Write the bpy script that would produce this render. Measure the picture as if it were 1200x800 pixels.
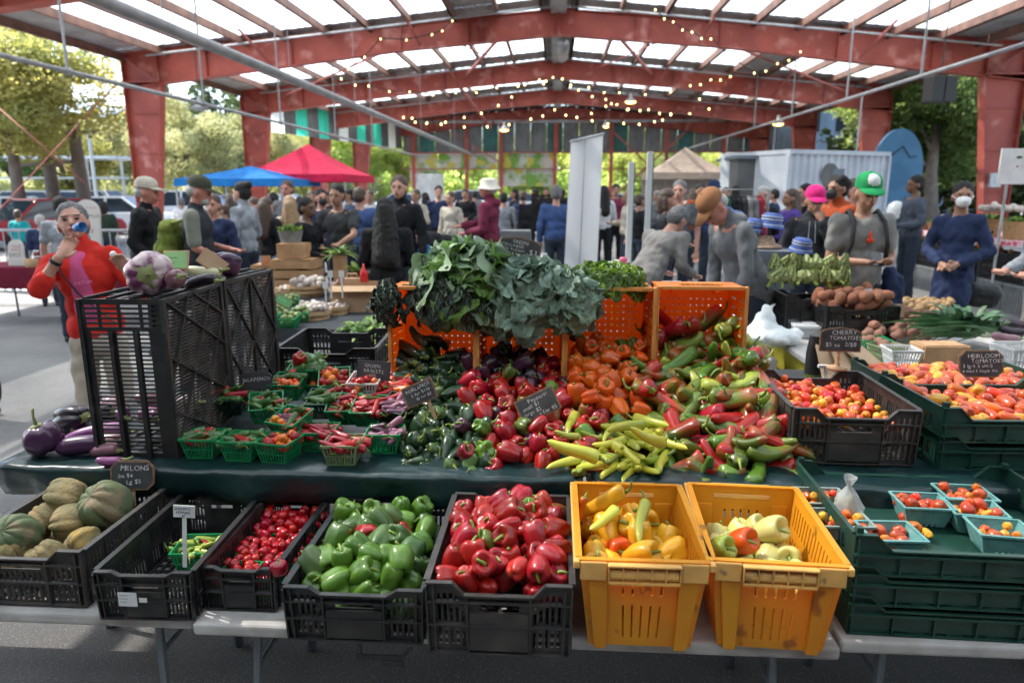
import bpy, bmesh, math, random
import numpy as np
from mathutils import Vector, Matrix, Euler
for _o in list(bpy.data.objects): bpy.data.objects.remove(_o)
SC = bpy.context.scene
COL = SC.collection
PI = math.pi
R = math.radians
rng = random.Random(7)

# ---------------------------------------------------------------- camera
H = 1.72
TH = math.atan(178/820.); PSI = math.atan(52*math.cos(TH)/820.)
cam_d = bpy.data.cameras.new('camera'); cam = bpy.data.objects.new('camera', cam_d); COL.objects.link(cam)
cam.location = (0, 0, H)
cam.rotation_euler = (PI/2 - TH, 0, PSI)
cam_d.sensor_width = 36; cam_d.lens = 820/1200*36
cam_d.clip_start = 0.05; cam_d.clip_end = 2000
cam_d.dof.use_dof = True; cam_d.dof.focus_distance = 2.45; cam_d.dof.aperture_fstop = 2.5
SC.camera = cam
# ---------------------------------------------------------------- world, sun, exposure
SUN_EL, SUN_AZ = 50.0, -72.0          # azimuth measured from +Y towards +X
W = bpy.data.worlds.new('World'); SC.world = W; W.use_nodes = True
nt = W.node_tree; nt.nodes.clear()
_sky = nt.nodes.new('ShaderNodeTexSky'); _sky.sky_type = 'NISHITA'; _sky.sun_disc = False
_sky.sun_elevation = R(SUN_EL); _sky.sun_rotation = R(SUN_AZ); _sky.dust_density = 1.0; _sky.air_density = 1.0; _sky.ozone_density = 1.0
_bg = nt.nodes.new('ShaderNodeBackground'); _bg.inputs[1].default_value = 0.15
_wo = nt.nodes.new('ShaderNodeOutputWorld')
nt.links.new(_sky.outputs[0], _bg.inputs[0]); nt.links.new(_bg.outputs[0], _wo.inputs[0])
_sd = bpy.data.lights.new('sun', 'SUN'); _sd.energy = 4.8; _sd.angle = R(0.6); _sd.color = (1, 0.95, 0.87)
sun = bpy.data.objects.new('sun', _sd); COL.objects.link(sun)
_v = Vector((math.sin(R(SUN_AZ))*math.cos(R(SUN_EL)), math.cos(R(SUN_AZ))*math.cos(R(SUN_EL)), math.sin(R(SUN_EL))))
sun.rotation_euler = _v.to_track_quat('Z', 'Y').to_euler(); sun.location = (0, 0, 30)
SC.view_settings.view_transform = 'Standard'; SC.view_settings.look = 'None'
SC.view_settings.exposure = 1.85; SC.view_settings.gamma = 1.0

# ---------------------------------------------------------------- picture -> place helpers (only to survey positions)
_F = Vector((-math.sin(PSI)*math.cos(TH), math.cos(PSI)*math.cos(TH), -math.sin(TH)))
_R = Vector((math.cos(PSI), math.sin(PSI), 0)); _U = _R.cross(_F)
def ray(px, py): return _F + _R*((px-600)/820.) - _U*((py-400)/820.)
def PZ(px, py, z=0.0):
    d = ray(px, py); return Vector((0, 0, H)) + d*((z-H)/d.z)
def PY(px, py, Y):
    d = ray(px, py); return Vector((0, 0, H)) + d*(Y/d.y)
def XY(px, Y): return PY(px, 222, Y).x

# ---------------------------------------------------------------- tagging
def tag(o, label=None, cat=None, group=None, kind=None):
    if label: o['label'] = label
    if cat: o['category'] = cat
    if group: o['group'] = group
    if kind: o['kind'] = kind
    return o
def link(o): COL.objects.link(o); return o
def empty(name, loc=(0, 0, 0), rz=0.0, label=None, cat=None, group=None, rot=None, sc=None):
    o = bpy.data.objects.new(name, None); o.empty_display_size = 0.1; link(o)
    o.location = loc; o.rotation_euler = rot if rot is not None else (0, 0, rz)
    if sc: o.scale = (sc, sc, sc)
    return tag(o, label, cat, group)
def copy_tree(o, parent=None, loc=None, rot=None, label=None, sc=None):
    c = o.copy(); link(c)
    if parent is not None: c.parent = parent
    if loc is not None: c.location = loc
    if rot is not None: c.rotation_euler = rot
    if sc is not None: c.scale = (sc, sc, sc) if not hasattr(sc, '__len__') else sc
    if label: c['label'] = label
    for ch in CH.get(o.name, ()):
        copy_tree(ch, c)
    if o.name in CH: pass
    return c
CH = {}
def kid(parent, o):
    o.parent = parent; CH.setdefault(parent.name, []).append(o); return o

# ---------------------------------------------------------------- mesh builder
class MB:
    def __init__(s): s.v = []; s.f = []; s.m = []
    def add(s, vs, fs, M=None, mi=0):
        b = len(s.v)
        if M is not None: vs = [M @ Vector(q) for q in vs]
        s.v.extend([tuple(q) for q in vs]); s.f.extend([tuple(b+i for i in q) for q in fs]); s.m.extend([mi]*len(fs)); return s
    def box(s, c, d, rot=None, mi=0, M=None):
        x, y, z = d[0]/2, d[1]/2, d[2]/2
        vs = [Vector((i*x, j*y, k*z)) for k in (-1, 1) for j in (-1, 1) for i in (-1, 1)]
        if rot is not None:
            r = Euler(rot).to_matrix(); vs = [r @ q for q in vs]
        vs = [q + Vector(c) for q in vs]
        return s.add(vs, [(0, 2, 3, 1), (4, 5, 7, 6), (0, 1, 5, 4), (2, 6, 7, 3), (0, 4, 6, 2), (1, 3, 7, 5)], M, mi)
    def b2(s, a, b, mi=0, M=None):
        return s.box([(a[i]+b[i])/2 for i in range(3)], [abs(b[i]-a[i]) for i in range(3)], None, mi, M)
    def bar(s, p, q, w, h, mi=0, up=(0, 0, 1)):
        p = Vector(p); q = Vector(q); d = q-p; L = d.length
        if L < 1e-6: return s
        y = d/L; u = Vector(up)
        if abs(y.dot(u)) > .98: u = Vector((1, 0, 0))
        x = y.cross(u).normalized(); z = x.cross(y)
        M = Matrix((x, y, z)).transposed().to_4x4(); M.translation = (p+q)/2
        return s.box((0, 0, 0), (w, L, h), None, mi, M)
    def tube(s, pts, r, n=8, mi=0, caps=True):
        pts = [Vector(p) for p in pts]; rs = r if hasattr(r, '__len__') else [r]*len(pts)
        vs = []; u = None
        for i, p in enumerate(pts):
            t = (pts[min(i+1, len(pts)-1)]-pts[max(i-1, 0)]).normalized()
            if u is None:
                u = t.orthogonal().normalized()
            u = (u - t*u.dot(t)).normalized(); w = t.cross(u)
            for k in range(n):
                a = 2*PI*k/n; vs.append(p + (u*math.cos(a)+w*math.sin(a))*rs[i])
        fs = []
        for i in range(len(pts)-1):
            for k in range(n):
                a = i*n+k; b = i*n+(k+1) % n; fs.append((a, b, b+n, a+n))
        if caps: fs.append(tuple(range(n-1, -1, -1))); fs.append(tuple(range((len(pts)-1)*n, len(pts)*n)))
        return s.add(vs, fs, None, mi)
    def lathe(s, prof, n=20, c=(0, 0, 0), mi=0, fn=None, M=None, closed=False):
        vs = []; fs = []
        for (r, z) in prof:
            for k in range(n):
                a = 2*PI*k/n; rr = r
                q = Vector((rr*math.cos(a), rr*math.sin(a), z))
                if fn: q = fn(q, a)
                vs.append(q + Vector(c))
        for i in range(len(prof)-1):
            for k in range(n):
                a = i*n+k; b = i*n+(k+1) % n; fs.append((a, b, b+n, a+n))
        return s.add(vs, fs, M, mi)
    def ell(s, c, r, n=12, m=8, mi=0, rot=None, M=None):
        r = r if hasattr(r, '__len__') else (r, r, r); vs = []; fs = []
        rm = Euler(rot).to_matrix() if rot is not None else None
        for i in range(m+1):
            t = PI*i/m
            for k in range(n):
                a = 2*PI*k/n
                q = Vector((r[0]*math.sin(t)*math.cos(a), r[1]*math.sin(t)*math.sin(a), -r[2]*math.cos(t)))
                if rm: q = rm @ q
                vs.append(q+Vector(c))
        for i in range(m):
            for k in range(n):
                a = i*n+k; b = i*n+(k+1) % n; fs.append((a, b, b+n, a+n))
        return s.add(vs, fs, M, mi)
    def cap(s, p, q, r0, r1, n=12, mi=0):           # tapered capsule
        p = Vector(p); q = Vector(q); d = q-p; L = max(d.length, 1e-5); t = d/L
        pts = []; rs = []
        for a in (90, 60, 30): pts.append(p - t*r0*math.sin(R(a))); rs.append(max(r0*math.cos(R(a)), r0*.02))
        pts.append(p); rs.append(r0); pts.append(q); rs.append(r1)
        for a in (30, 60, 90): pts.append(q + t*r1*math.sin(R(a))); rs.append(max(r1*math.cos(R(a)), r1*.02))
        return s.tube(pts, rs, n, mi)
    def prism(s, pts, th, M=None, mi=0):            # outline in XZ, extruded along +Y by th
        n = len(pts); vs = [(x, 0, z) for x, z in pts] + [(x, th, z) for x, z in pts]
        fs = [tuple(range(n)), tuple(range(2*n-1, n-1, -1))] + [(i, i+n, (i+1) % n+n, (i+1) % n) for i in range(n)]
        return s.add(vs, fs, M, mi)
    def mesh(s, name, mats=(), smooth=False, merge=False):
        me = bpy.data.meshes.new(name); me.from_pydata(s.v, [], s.f)
        for m in (mats if isinstance(mats, (list, tuple)) else [mats]): me.materials.append(m)
        if any(s.m): me.polygons.foreach_set('material_index', s.m)
        if merge or smooth:
            bm = bmesh.new(); bm.from_mesh(me)
            if merge: bmesh.ops.remove_doubles(bm, verts=bm.verts, dist=1e-5)
            bmesh.ops.recalc_face_normals(bm, faces=bm.faces)
            bm.to_mesh(me); bm.free()
        if smooth: me.polygons.foreach_set('use_smooth', [True]*len(me.polygons))
        me.update(); return me
    def build(s, name, mats, parent=None, smooth=False, merge=False, loc=None, rot=None, bevel=0, seg=2, auto=None):
        me = s.mesh(name, mats, smooth or auto is not None, merge)
        if auto is not None: me.set_sharp_from_angle(angle=R(auto))
        o = bpy.data.objects.new(name, me); link(o)
        if parent is not None: kid(parent, o)
        if loc is not None: o.location = loc
        if rot is not None: o.rotation_euler = rot
        if bevel:
            b = o.modifiers.new('bevel', 'BEVEL'); b.width = bevel; b.segments = seg; b.limit_method = 'ANGLE'; b.angle_limit = R(35)
        return o
def obj(name, me, parent=None, loc=None, rot=None, sc=None):
    o = bpy.data.objects.new(name, me); link(o)
    if parent is not None: kid(parent, o)
    if loc is not None: o.location = loc
    if rot is not None: o.rotation_euler = rot
    if sc is not None: o.scale = sc if hasattr(sc, '__len__') else (sc, sc, sc)
    return o

# ---------------------------------------------------------------- materials
MATS = {}
def mat(name, col, rough=.5, col2=None, nscale=8, bump=0, bscale=40, spec=.5, metal=0, trans=0, emit=None, es=0, coat=0, rnd=0,
        detail=3, thr=(.35, .65), sss=0, hue=0, bump2=None, col3=None, c3scale=3, c3thr=(.55, .65), sheen=0, alpha=None, tcol=None):
    if name in MATS: return MATS[name]
    m = bpy.data.materials.new(name); m.use_nodes = True; n = m.node_tree; L = n.links
    p = n.nodes['Principled BSDF']; out = n.nodes['Material Output']
    p.inputs['Roughness'].default_value = rough; p.inputs['Metallic'].default_value = metal
    p.inputs['Specular IOR Level'].default_value = spec
    if coat: p.inputs['Coat Weight'].default_value = coat; p.inputs['Coat Roughness'].default_value = .08
    if sss: p.inputs['Subsurface Weight'].default_value = sss; p.inputs['Subsurface Scale'].default_value = .01
    if sheen: p.inputs['Sheen Weight'].default_value = sheen
    tc = n.nodes.new('ShaderNodeTexCoord'); oi = n.nodes.new('ShaderNodeObjectInfo')
    ad = n.nodes.new('ShaderNodeVectorMath'); ad.operation = 'ADD'
    mu = n.nodes.new('ShaderNodeMath'); mu.operation = 'MULTIPLY'; mu.inputs[1].default_value = 37.0
    L.new(oi.outputs['Random'], mu.inputs[0]); L.new(tc.outputs['Object'], ad.inputs[0]); L.new(mu.outputs[0], ad.inputs[1])
    def noise(sc, det=3):
        q = n.nodes.new('ShaderNodeTexNoise'); q.inputs['Scale'].default_value = sc; q.inputs['Detail'].default_value = det
        L.new(ad.outputs[0], q.inputs['Vector']); return q
    def ramp(src, a, b):
        q = n.nodes.new('ShaderNodeMapRange'); q.inputs[1].default_value = a; q.inputs[2].default_value = b
        L.new(src, q.inputs[0]); return q.outputs[0]
    def mix(fac, a, b):
        q = n.nodes.new('ShaderNodeMix'); q.data_type = 'RGBA'
        if isinstance(fac, (int, float)): q.inputs[0].default_value = fac
        else: L.new(fac, q.inputs[0])
        for i, c in ((6, a), (7, b)):
            if isinstance(c, (tuple, list)): q.inputs[i].default_value = (*c, 1)
            else: L.new(c, q.inputs[i])
        return q.outputs[2]
    c = tuple(col)
    if col2 is not None: c = mix(ramp(noise(nscale, detail).outputs[0], *thr), tuple(col), tuple(col2))
    if col3 is not None: c = mix(ramp(noise(c3scale, 2).outputs[0], *c3thr), c, tuple(col3))
    if rnd or hue:
        q = n.nodes.new('ShaderNodeHueSaturation')
        if isinstance(c, tuple): q.inputs['Color'].default_value = (*c, 1)
        else: L.new(c, q.inputs['Color'])
        a = n.nodes.new('ShaderNodeMapRange'); a.inputs[3].default_value = 1-rnd; a.inputs[4].default_value = 1+rnd
        L.new(oi.outputs['Random'], a.inputs[0]); L.new(a.outputs[0], q.inputs['Value'])
        if hue:
            w = n.nodes.new('ShaderNodeMath'); w.operation = 'FRACT'; w2 = n.nodes.new('ShaderNodeMath'); w2.operation = 'MULTIPLY'; w2.inputs[1].default_value = 17.3
            L.new(oi.outputs['Random'], w2.inputs[0]); L.new(w2.outputs[0], w.inputs[0])
            b = n.nodes.new('ShaderNodeMapRange'); b.inputs[3].default_value = .5-hue; b.inputs[4].default_value = .5+hue
            L.new(w.outputs[0], b.inputs[0]); L.new(b.outputs[0], q.inputs['Hue'])
        c = q.outputs[0]
    if isinstance(c, tuple): p.inputs['Base Color'].default_value = (*c, 1)
    else: L.new(c, p.inputs['Base Color'])
    if bump:
        b = n.nodes.new('ShaderNodeBump'); b.inputs['Strength'].default_value = bump; b.inputs['Distance'].default_value = .01
        L.new(noise(bscale, 4).outputs[0], b.inputs['Height'])
        if bump2:
            b2 = n.nodes.new('ShaderNodeBump'); b2.inputs['Strength'].default_value = bump2[0]; b2.inputs['Distance'].default_value = .03
            L.new(noise(bump2[1], 2).outputs[0], b2.inputs['Height']); L.new(b.outputs[0], b2.inputs['Normal']); b = b2
        L.new(b.outputs[0], p.inputs['Normal'])
    if emit is not None:
        p.inputs['Emission Color'].default_value = (*emit, 1); p.inputs['Emission Strength'].default_value = es
    if trans:                                       # thin translucent sheet / leaf
        t = n.nodes.new('ShaderNodeBsdfTranslucent'); mx = n.nodes.new('ShaderNodeMixShader'); mx.inputs[0].default_value = trans
        if tcol is not None: t.inputs[0].default_value = (*tcol, 1)
        elif isinstance(c, tuple): t.inputs[0].default_value = (*c, 1)
        else: L.new(c, t.inputs[0])
        L.new(p.outputs[0], mx.inputs[1]); L.new(t.outputs[0], mx.inputs[2]); L.new(mx.outputs[0], out.inputs[0])
        last = mx.outputs[0]
    else: last = p.outputs[0]
    if alpha is not None:
        t = n.nodes.new('ShaderNodeBsdfTransparent'); mx = n.nodes.new('ShaderNodeMixShader'); mx.inputs[0].default_value = alpha
        L.new(t.outputs[0], mx.inputs[1]); L.new(last, mx.inputs[2]); L.new(mx.outputs[0], out.inputs[0])
    MATS[name] = m; return m
# ================================================================ SETTING: ground and the open hall
M_asph = mat('asphalt', (.19, .185, .175), .9, (.125, .12, .118), 1.2, bump=.5, bscale=260, col3=(.5, .49, .47), c3scale=230, c3thr=(.62, .68))
M_gin = mat('yard_gravel', (.35, .33, .29), .95, (.26, .25, .21), .6, bump=.4, bscale=60)
g = MB(); g.add([(-400, -60, -.008), (400, -60, -.008), (400, 700, -.008), (-400, 700, -.008)], [(0, 1, 2, 3)]); tag(g.build('ground', M_gin), kind='structure')
g = MB(); g.add([(-60, -8, 0), (16, -8, 0), (16, 60, 0), (-60, 60, 0)], [(0, 1, 2, 3)]); tag(g.build('asphalt_pavement', M_asph), kind='structure')

M_red = mat('red_steel_paint', (.42, .085, .058), .6, (.30, .058, .04), 1.6, bump=.12, bscale=30, col3=(.58, .25, .21), c3scale=2.2, c3thr=(.58, .75))
M_red2 = mat('red_steel_faded', (.36, .10, .08), .7, (.25, .07, .06), 3)
M_purlin = mat('purlin_brown', (.27, .14, .10), .7, (.16, .09, .07), 3)
M_zinc = mat('galvanised', (.42, .43, .44), .45, (.3, .31, .32), 6, metal=.6)
M_pipe = mat('grey_pipe', (.33, .33, .34), .5, (.24, .25, .26), 4, metal=.3)
M_roofm = mat('roof_metal', (.40, .41, .40), .6, (.28, .29, .28), 2)
M_sky = mat('skylight_sheet', (.85, .88, .86), .5, trans=.75, tcol=(.80, .86, .84), alpha=.76)
M_clad = mat('grey_cladding', (.18, .19, .19), .6, (.12, .13, .14), 1.5)
M_cladg = mat('green_cladding', (.03, .16, .14), .6, (.03, .1, .1), 1.5)
M_cladt = mat('green_translucent_strip', (.05, .55, .38), .5, trans=.6)
M_cladw = mat('white_translucent_strip', (.8, .85, .8), .5, trans=.6)

XW, XI, EA, RI = 11.8, 10.75, 5.35, 6.5
FR = (4.9, 12.2, 19.5, 26.8, 34.1, 41.4)
def roofz(x): return RI - (RI-EA)*abs(x)/XW
hall = empty('market_hall', (0, 0, 0), 0, 'open sided market hall with red steel frames and a low pitched skylit roof', 'hall')
def frame(Y):
    for s in (-1, 1):
        m = MB()                                    # tapered column: web and flanges
        o0, o1, i0, i1 = s*(XW-.02), s*(XW-.02), s*(XW-.48), s*XI
        ky = 4.55
        m.b2((0, 0, 0), (0, 0, 0))
        q = [(o0, 0), (i0, 0), (i1, ky), (o1, ky)]
        m = MB(); m.prism(q, .02, Matrix.Translation((0, Y-.01, 0)))
        m.bar((o0, Y, 0), (o1, Y, EA-.05), .3, .02, up=(1, 0, 0)); m.bar((i0, Y, 0), (i1, Y, ky), .3, .025, up=(1, 0, 0))
        m.b2((min(o0, i0), Y-.18, 0), (max(o0, i0), Y+.18, .04))
        m.bar((i1-s*.06, Y-.14, ky), (o1, Y-.14, ky), .02, .28, up=(0, 1, 0))
        for k in range(4):
            z = .6+k*1.05; ii = s*(XW-.48) + (i1-i0)*z/ky
            m.b2((min(o0, ii)+.02, Y-.05, z-.008), (max(o0, ii)-.02, Y+.05, z+.008))
        m.build('column', M_red, hall)
        # rafter half: tapered girder
        m = MB(); d0 = 1.0; d1 = .62
        top0, top1 = EA-.05, RI-.25; xo, xr = s*(XW-.03), 0
        def zt(x): return top0+(top1-top0)*(1-abs(x)/XW)
        def zb(x):
            a = abs(x)/XW
            return zt(x)-(.62 if a < .35 else .62+(a-.35)/.65*.28)
        xs = [0, s*XW*.2, s*XW*.35, s*XW*.6, s*XW*.8, s*(XI+.06), s*(XW-.03)]
        poly = [(x, zt(x)) for x in xs] + [(x, zb(x)) for x in reversed(xs)]
        m.prism(poly, .02, Matrix.Translation((0, Y-.01, 0)))
        for a, b in zip(xs[:-1], xs[1:]):
            m.bar((a, Y, zt(a)), (b, Y, zt(b)), .28, .02); m.bar((a, Y, zb(a)), (b, Y, zb(b)), .28, .025)
        for x in xs[1:6] + [s*2.0]:
            m.bar((x, Y-.06, zb(x)), (x, Y-.06, zt(x)), .1, .014, up=(1, 0, 0)); 
        m.bar((s*.012, Y, zb(0)), (s*.012, Y, zt(0)), .3, .02, up=(1, 0, 0))
        m.build('rafter', M_red, hall)
        m = MB()
        m.bar((s*(XI+.06), Y-.15, 4.5), (s*(XW-.1), Y-.15, 5.2), .05, .02, up=(0, 1, 0)); m.build('brace', M_red2, hall); m = MB()
        m.bar((s*7.6, Y-.15, zb(s*7.6)+.05), (s*8.1, Y-1.1, zt(8)+.12), .05, .05); m.build('brace', M_red2, hall); m = MB()
        m.bar((s*3.6, Y-.15, zb(s*3.6)+.05), (s*3.9, Y-1.1, zt(3.7)+.12), .05, .05)
        m.build('brace', M_red2, hall)
for Y in FR: frame(Y)
# purlins, run along the hall
PX = [.45+1.12*i for i in range(10)] + [XW-.05]
for s in (-1, 1):
    for i, x in enumerate(PX):
        z = roofz(x)-.16
        m = MB(); m.b2((s*x-.03, -6, z-.1), (s*x+.03, 41.5, z+.1)); m.b2((s*x-.03, -6, z-.1), (s*x+.06, 41.5, z-.085))
        m.build('purlin', M_purlin, hall)
# roof sheets: opaque corrugated and translucent bands, one sheet per purlin bay
Yb = [-6.0]
bands = []
y0 = -6
cells = [(-6, -3.2, 0), (-3.2, 1.0, 1), (1.0, 2.5, 0), (2.5, 10.6, 1), (10.6, 12.9, 0), (12.9, 19.0, 1), (19.0, 20.0, 0), (20.0, 25.8, 1), (25.8, 27.3, 0), (27.3, 33.0, 1), (33.0, 35, 0), (35, 38.5, 1), (38.5, 42, 0)]  # unseen near bands laid out so that sun reaches the stall
for s in (-1, 1):
    ed = [0]+PX[0:]; ed[-1] = XW+.25
    for i in range(len(ed)-1):
        a, b = ed[i], ed[i+1]
        for (ya, yb, t) in cells:
            tt = t and i < 10 and i > 0 and not ((i*7+int(ya)+(s > 0)*3) % 13 == 0)
            n = 8 if not tt else 6; vs = []; 
            for k in range(n+1):
                x = a+(b-a)*k/n; zz = roofz(x)-.055+(.022 if k % 2 else 0)
                vs += [(s*x, ya+.004, zz), (s*x, yb-.004, zz)]
            m = MB(); m.add(vs, [(2*k, 2*k+1, 2*k+3, 2*k+2) for k in range(n)])
            m.build('skylight_panel' if tt else 'roof_sheet', M_sky if tt else M_roofm, hall)
m = MB(); m.b2((-.22, -6, RI-.02), (.22, 42, RI+.0)); m.b2((-.2, 0, RI-.35), (.2, 41, RI-.28)); m.build('ridge_cap', M_roofm, hall)
m = MB(); m.box((.12, 15, RI-.5), (.32, .02, .5)); m.tube([(.15, 22.2, RI-.55), (.15, 24.4, RI-.55)], .17, 10); m.build('ridge_duct', M_zinc, hall, smooth=True)
# pipes along and across the hall
m = MB(); a = PY(300, -4, 6.5); b = PY(480, 145, 36)
pa = PY(327, 87, 12.0)
m = MB(); m.tube([(pa.x, -2, pa.z), (pa.x, 41, pa.z)], .072, 12)
for Y in (4, 8, 12, 16, 24, 32): m.tube([(pa.x, Y, pa.z), (pa.x, Y, pa.z), (pa.x, Y+.14, pa.z)], .09, 12); m.tube([(pa.x, Y+.5, pa.z), (pa.x, Y+.5, roofz(pa.x)-.25)], .008, 5)
m.build('drain_pipe', M_pipe, hall, auto=40)
pa = PY(283, 133, 14)
m = MB(); m.tube([(pa.x, -2, pa.z), (pa.x, 41, pa.z)], .032, 8)
for Y in (5.5, 9, 12.5, 16, 20, 24): m.tube([(pa.x, Y, pa.z), (pa.x, Y, roofz(pa.x)-.2)], .018, 6); m.tube([(pa.x, Y-.05, pa.z), (pa.x, Y+.05, pa.z)], .05, 8)
m.build('sprinkler_pipe', M_pipe, hall, auto=40)
pa = PY(1013, 110, 17)
m = MB(); m.tube([(pa.x, -2, pa.z), (pa.x, 41, pa.z)], .036, 8)
for Y in (11, 14.5, 18, 22, 26): m.tube([(pa.x, Y, pa.z), (pa.x, Y, roofz(pa.x)-.2)], .022, 6)
for Y in (12.05, 19.35, 26.6): m.tube([(pa.x+.9, Y, 0.4), (pa.x+.9, Y, pa.z+.3), (pa.x, Y, pa.z)], .022, 6)
m.build('sprinkler_pipe', M_pipe, hall, auto=40)
# cross pipes near rafters
for Y, dz in ((18.9, .0), (26.2, -.0), (33.5, 0)):
    for s in (-1, 1):
        m = MB(); m.tube([(s*.3, Y, RI-.32), (s*(XW-1), Y, roofz(XW-1)-.3)], .03, 6); m.build('cross_pipe', M_zinc, hall, smooth=True)
for s in (-1, 1):                                   # roof cross bracing
    m = MB(); m.bar((s*1.2, 19.6, roofz(1.2)-.4), (s*3.4, 26.7, roofz(3.4)-.5), .08, .08); m.bar((s*3.4, 19.6, roofz(3.4)-.4), (s*1.2, 26.7, roofz(1.2)-.5), .03, .03)
    m.bar((s*10.4, 26.8, roofz(10)-.5), (s*3.8, 19.6, roofz(4)-.5), .05, .05)
    m.build('roof_brace', M_red2, hall)
m = MB()
m.tube([PY(0, 128, 15.0), PY(100, 215, 15.4)], .013, 6); m.build('tie_rod', M_red2, hall, smooth=True); m = MB(); m.tube([PY(0, 245, 15.0), PY(135, 100, 15.2)], .013, 6)
m.build('tie_rod', M_red2, hall, smooth=True)
# unseen walls behind the viewer and beside the rear bays, added to block light
m = MB(); m.b2((-XW, -6.2, 0), (XW, -6.1, RI-.2)); m.build('unseen_light_block_wall', M_clad, hall)
for s in (-1, 1): m = MB(); m.b2((s*XW-.03, -6.05, 0), (s*XW+.03, 2.0, EA-.1)); m.build('side_wall', M_clad, hall)
# gable wall at the far end, cladding above open bays
def clad(x0, y0, x1, y1, z0, z1, stripes, name='cladding_panel'):
    d = Vector((x1-x0, y1-y0, 0)); L = d.length; d /= L; nrm = Vector((-d.y, d.x, 0)); n = int(L/.9)
    for i in range(n):
        a, b = i*L/n, (i+1)*L/n-.012; vs = []; k = 6
        for j in range(k+1):
            t = a+(b-a)*j/k; p = Vector((x0, y0, 0))+d*t+nrm*(.03 if j % 2 else 0)
            vs += [(p.x, p.y, z0), (p.x, p.y, z1)]
        mm = MB(); mm.add(vs, [(2*j, 2*j+1, 2*j+3, 2*j+2) for j in range(k)])
        mm.build(name, stripes(i), hall)
clad(-8.9, 41.6, 14.2, 41.6, 3.82, 5.45, lambda i: M_cladg if i % 4 == 1 or i == 17 else M_clad)
clad(-8.9, 41.62, 12.0, 41.62, 5.45, 6.35, lambda i: M_clad)
clad(-11.9, 27.0, -8.95, 41.6, 4.0, 5.35, lambda i: (M_cladt if i % 3 != 2 else M_cladw) if i % 2 == 0 else M_clad)
M_mural = mat('mural_board', (.5, .5, .46), .7, (.16, .32, .05), .9, thr=(.5, .6), col3=(.5, .45, .08), c3scale=1.3, c3thr=(.56, .6))
for k in range(5):
    for j in range(2):
        m = MB(); x = -8.6+k*1.72; m.b2((x+.02, 41.72, 1.9+j*1.0), (x+1.68, 41.76, 2.86+j*1.0))
        if (k, j) in ((1, 0), (2, 0)): continue
        m.build('mural_board', M_mural, hall)
for x in (-8.3, -5.2, -3.2, -.1, 3.1, 6.2, 9.4): 
    m = MB(); m.b2((x-.1, 41.45, 0), (x+.1, 41.56, 5.5)); m.build('gable_post', M_red, hall)
m = MB(); m.b2((-9, 41.35, 5.4), (12, 41.45, 5.55)); m.build('gable_rail', M_zinc, hall)
m = MB(); m.b2((-9, 41.4, 3.74), (12, 41.5, 3.82)); m.b2((-9, 41.5, 2.84), (12, 41.56, 2.9)); m.b2((-.1, 41.48, 3.74), (.1, 41.58, 5.4)); m.build('gable_rail', M_red2, hall)
m = MB(); m.bar((3.1, 40.9, 4.9), (7.2, 40.9, 1.2), .09, .09); m.build('gable_brace', M_red2, hall); m = MB(); m.bar((7.2, 40.93, 4.9), (3.1, 40.93, 1.2), .09, .09); m.build('gable_brace', M_red2, hall); m = MB(); m.bar((-6.6, 40.9, 5.2), (-3.2, 40.9, 3.2), .06, .06); m.build('gable_brace', M_red2, hall)
m = MB(); pa = PY(525, 62, 27); m.bar(PY(495, 45, 26.8), PY(575, 150, 34), .12, .12); m.build('hanging_strut', M_red2, hall)

# lamps of the hall and the festoon strings
M_bulb = mat('bulb_glow', (1, .8, .4), .4, emit=(1, .72, .25), es=3.5)
M_lamp = mat('lamp_glow', (1, .7, .3), .4, emit=(1, .55, .12), es=4.0)
M_cable = mat('black_cable', (.02, .02, .02), .6)
M_shade = mat('lamp_shade', (.3, .3, .3), .5, metal=.4)
def pend(px, py, Y, lit, label, r=.26):
    p = PY(px, py, Y); t = empty('pendant_lamp', p, 0, label, 'lamp', 'pendant lamps under the hall roof')
    m = MB(); m.lathe([(.05, .3), (.07, .12), (r*.6, .07), (r, -.03), (r*.96, -.03), (r*.55, .05), (.03, .1)], 16); m.build('lamp_shade', M_shade, t, smooth=True)
    m = MB(); m.ell((0, 0, -.01), (r*.72, r*.72, .07), 12, 6); m.build('lamp_glass', M_lamp if lit else M_cladw, t, smooth=True)
    m = MB(); m.tube([(0, 0, .3), (0, 0, max(.4, roofz(p.x)-p.z-.25))], .012, 5); m.build('lamp_cord', M_cable, t)
pend(591, 152, 30, 1, 'lit pendant lamp glowing amber, left of the tall white banner')
pend(739, 119, 26, 1, 'lit pendant lamp glowing amber, highest, above the tan tent')
pend(710, 148, 36, 1, 'small lit amber pendant lamp right of the tall white banner top', .2)
pend(912, 145, 27, 1, 'lit pendant lamp glowing amber, above the storage sheds')
pend(234, 127, 19, 0, 'unlit grey pendant lamp hanging between the two left red columns')
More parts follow.
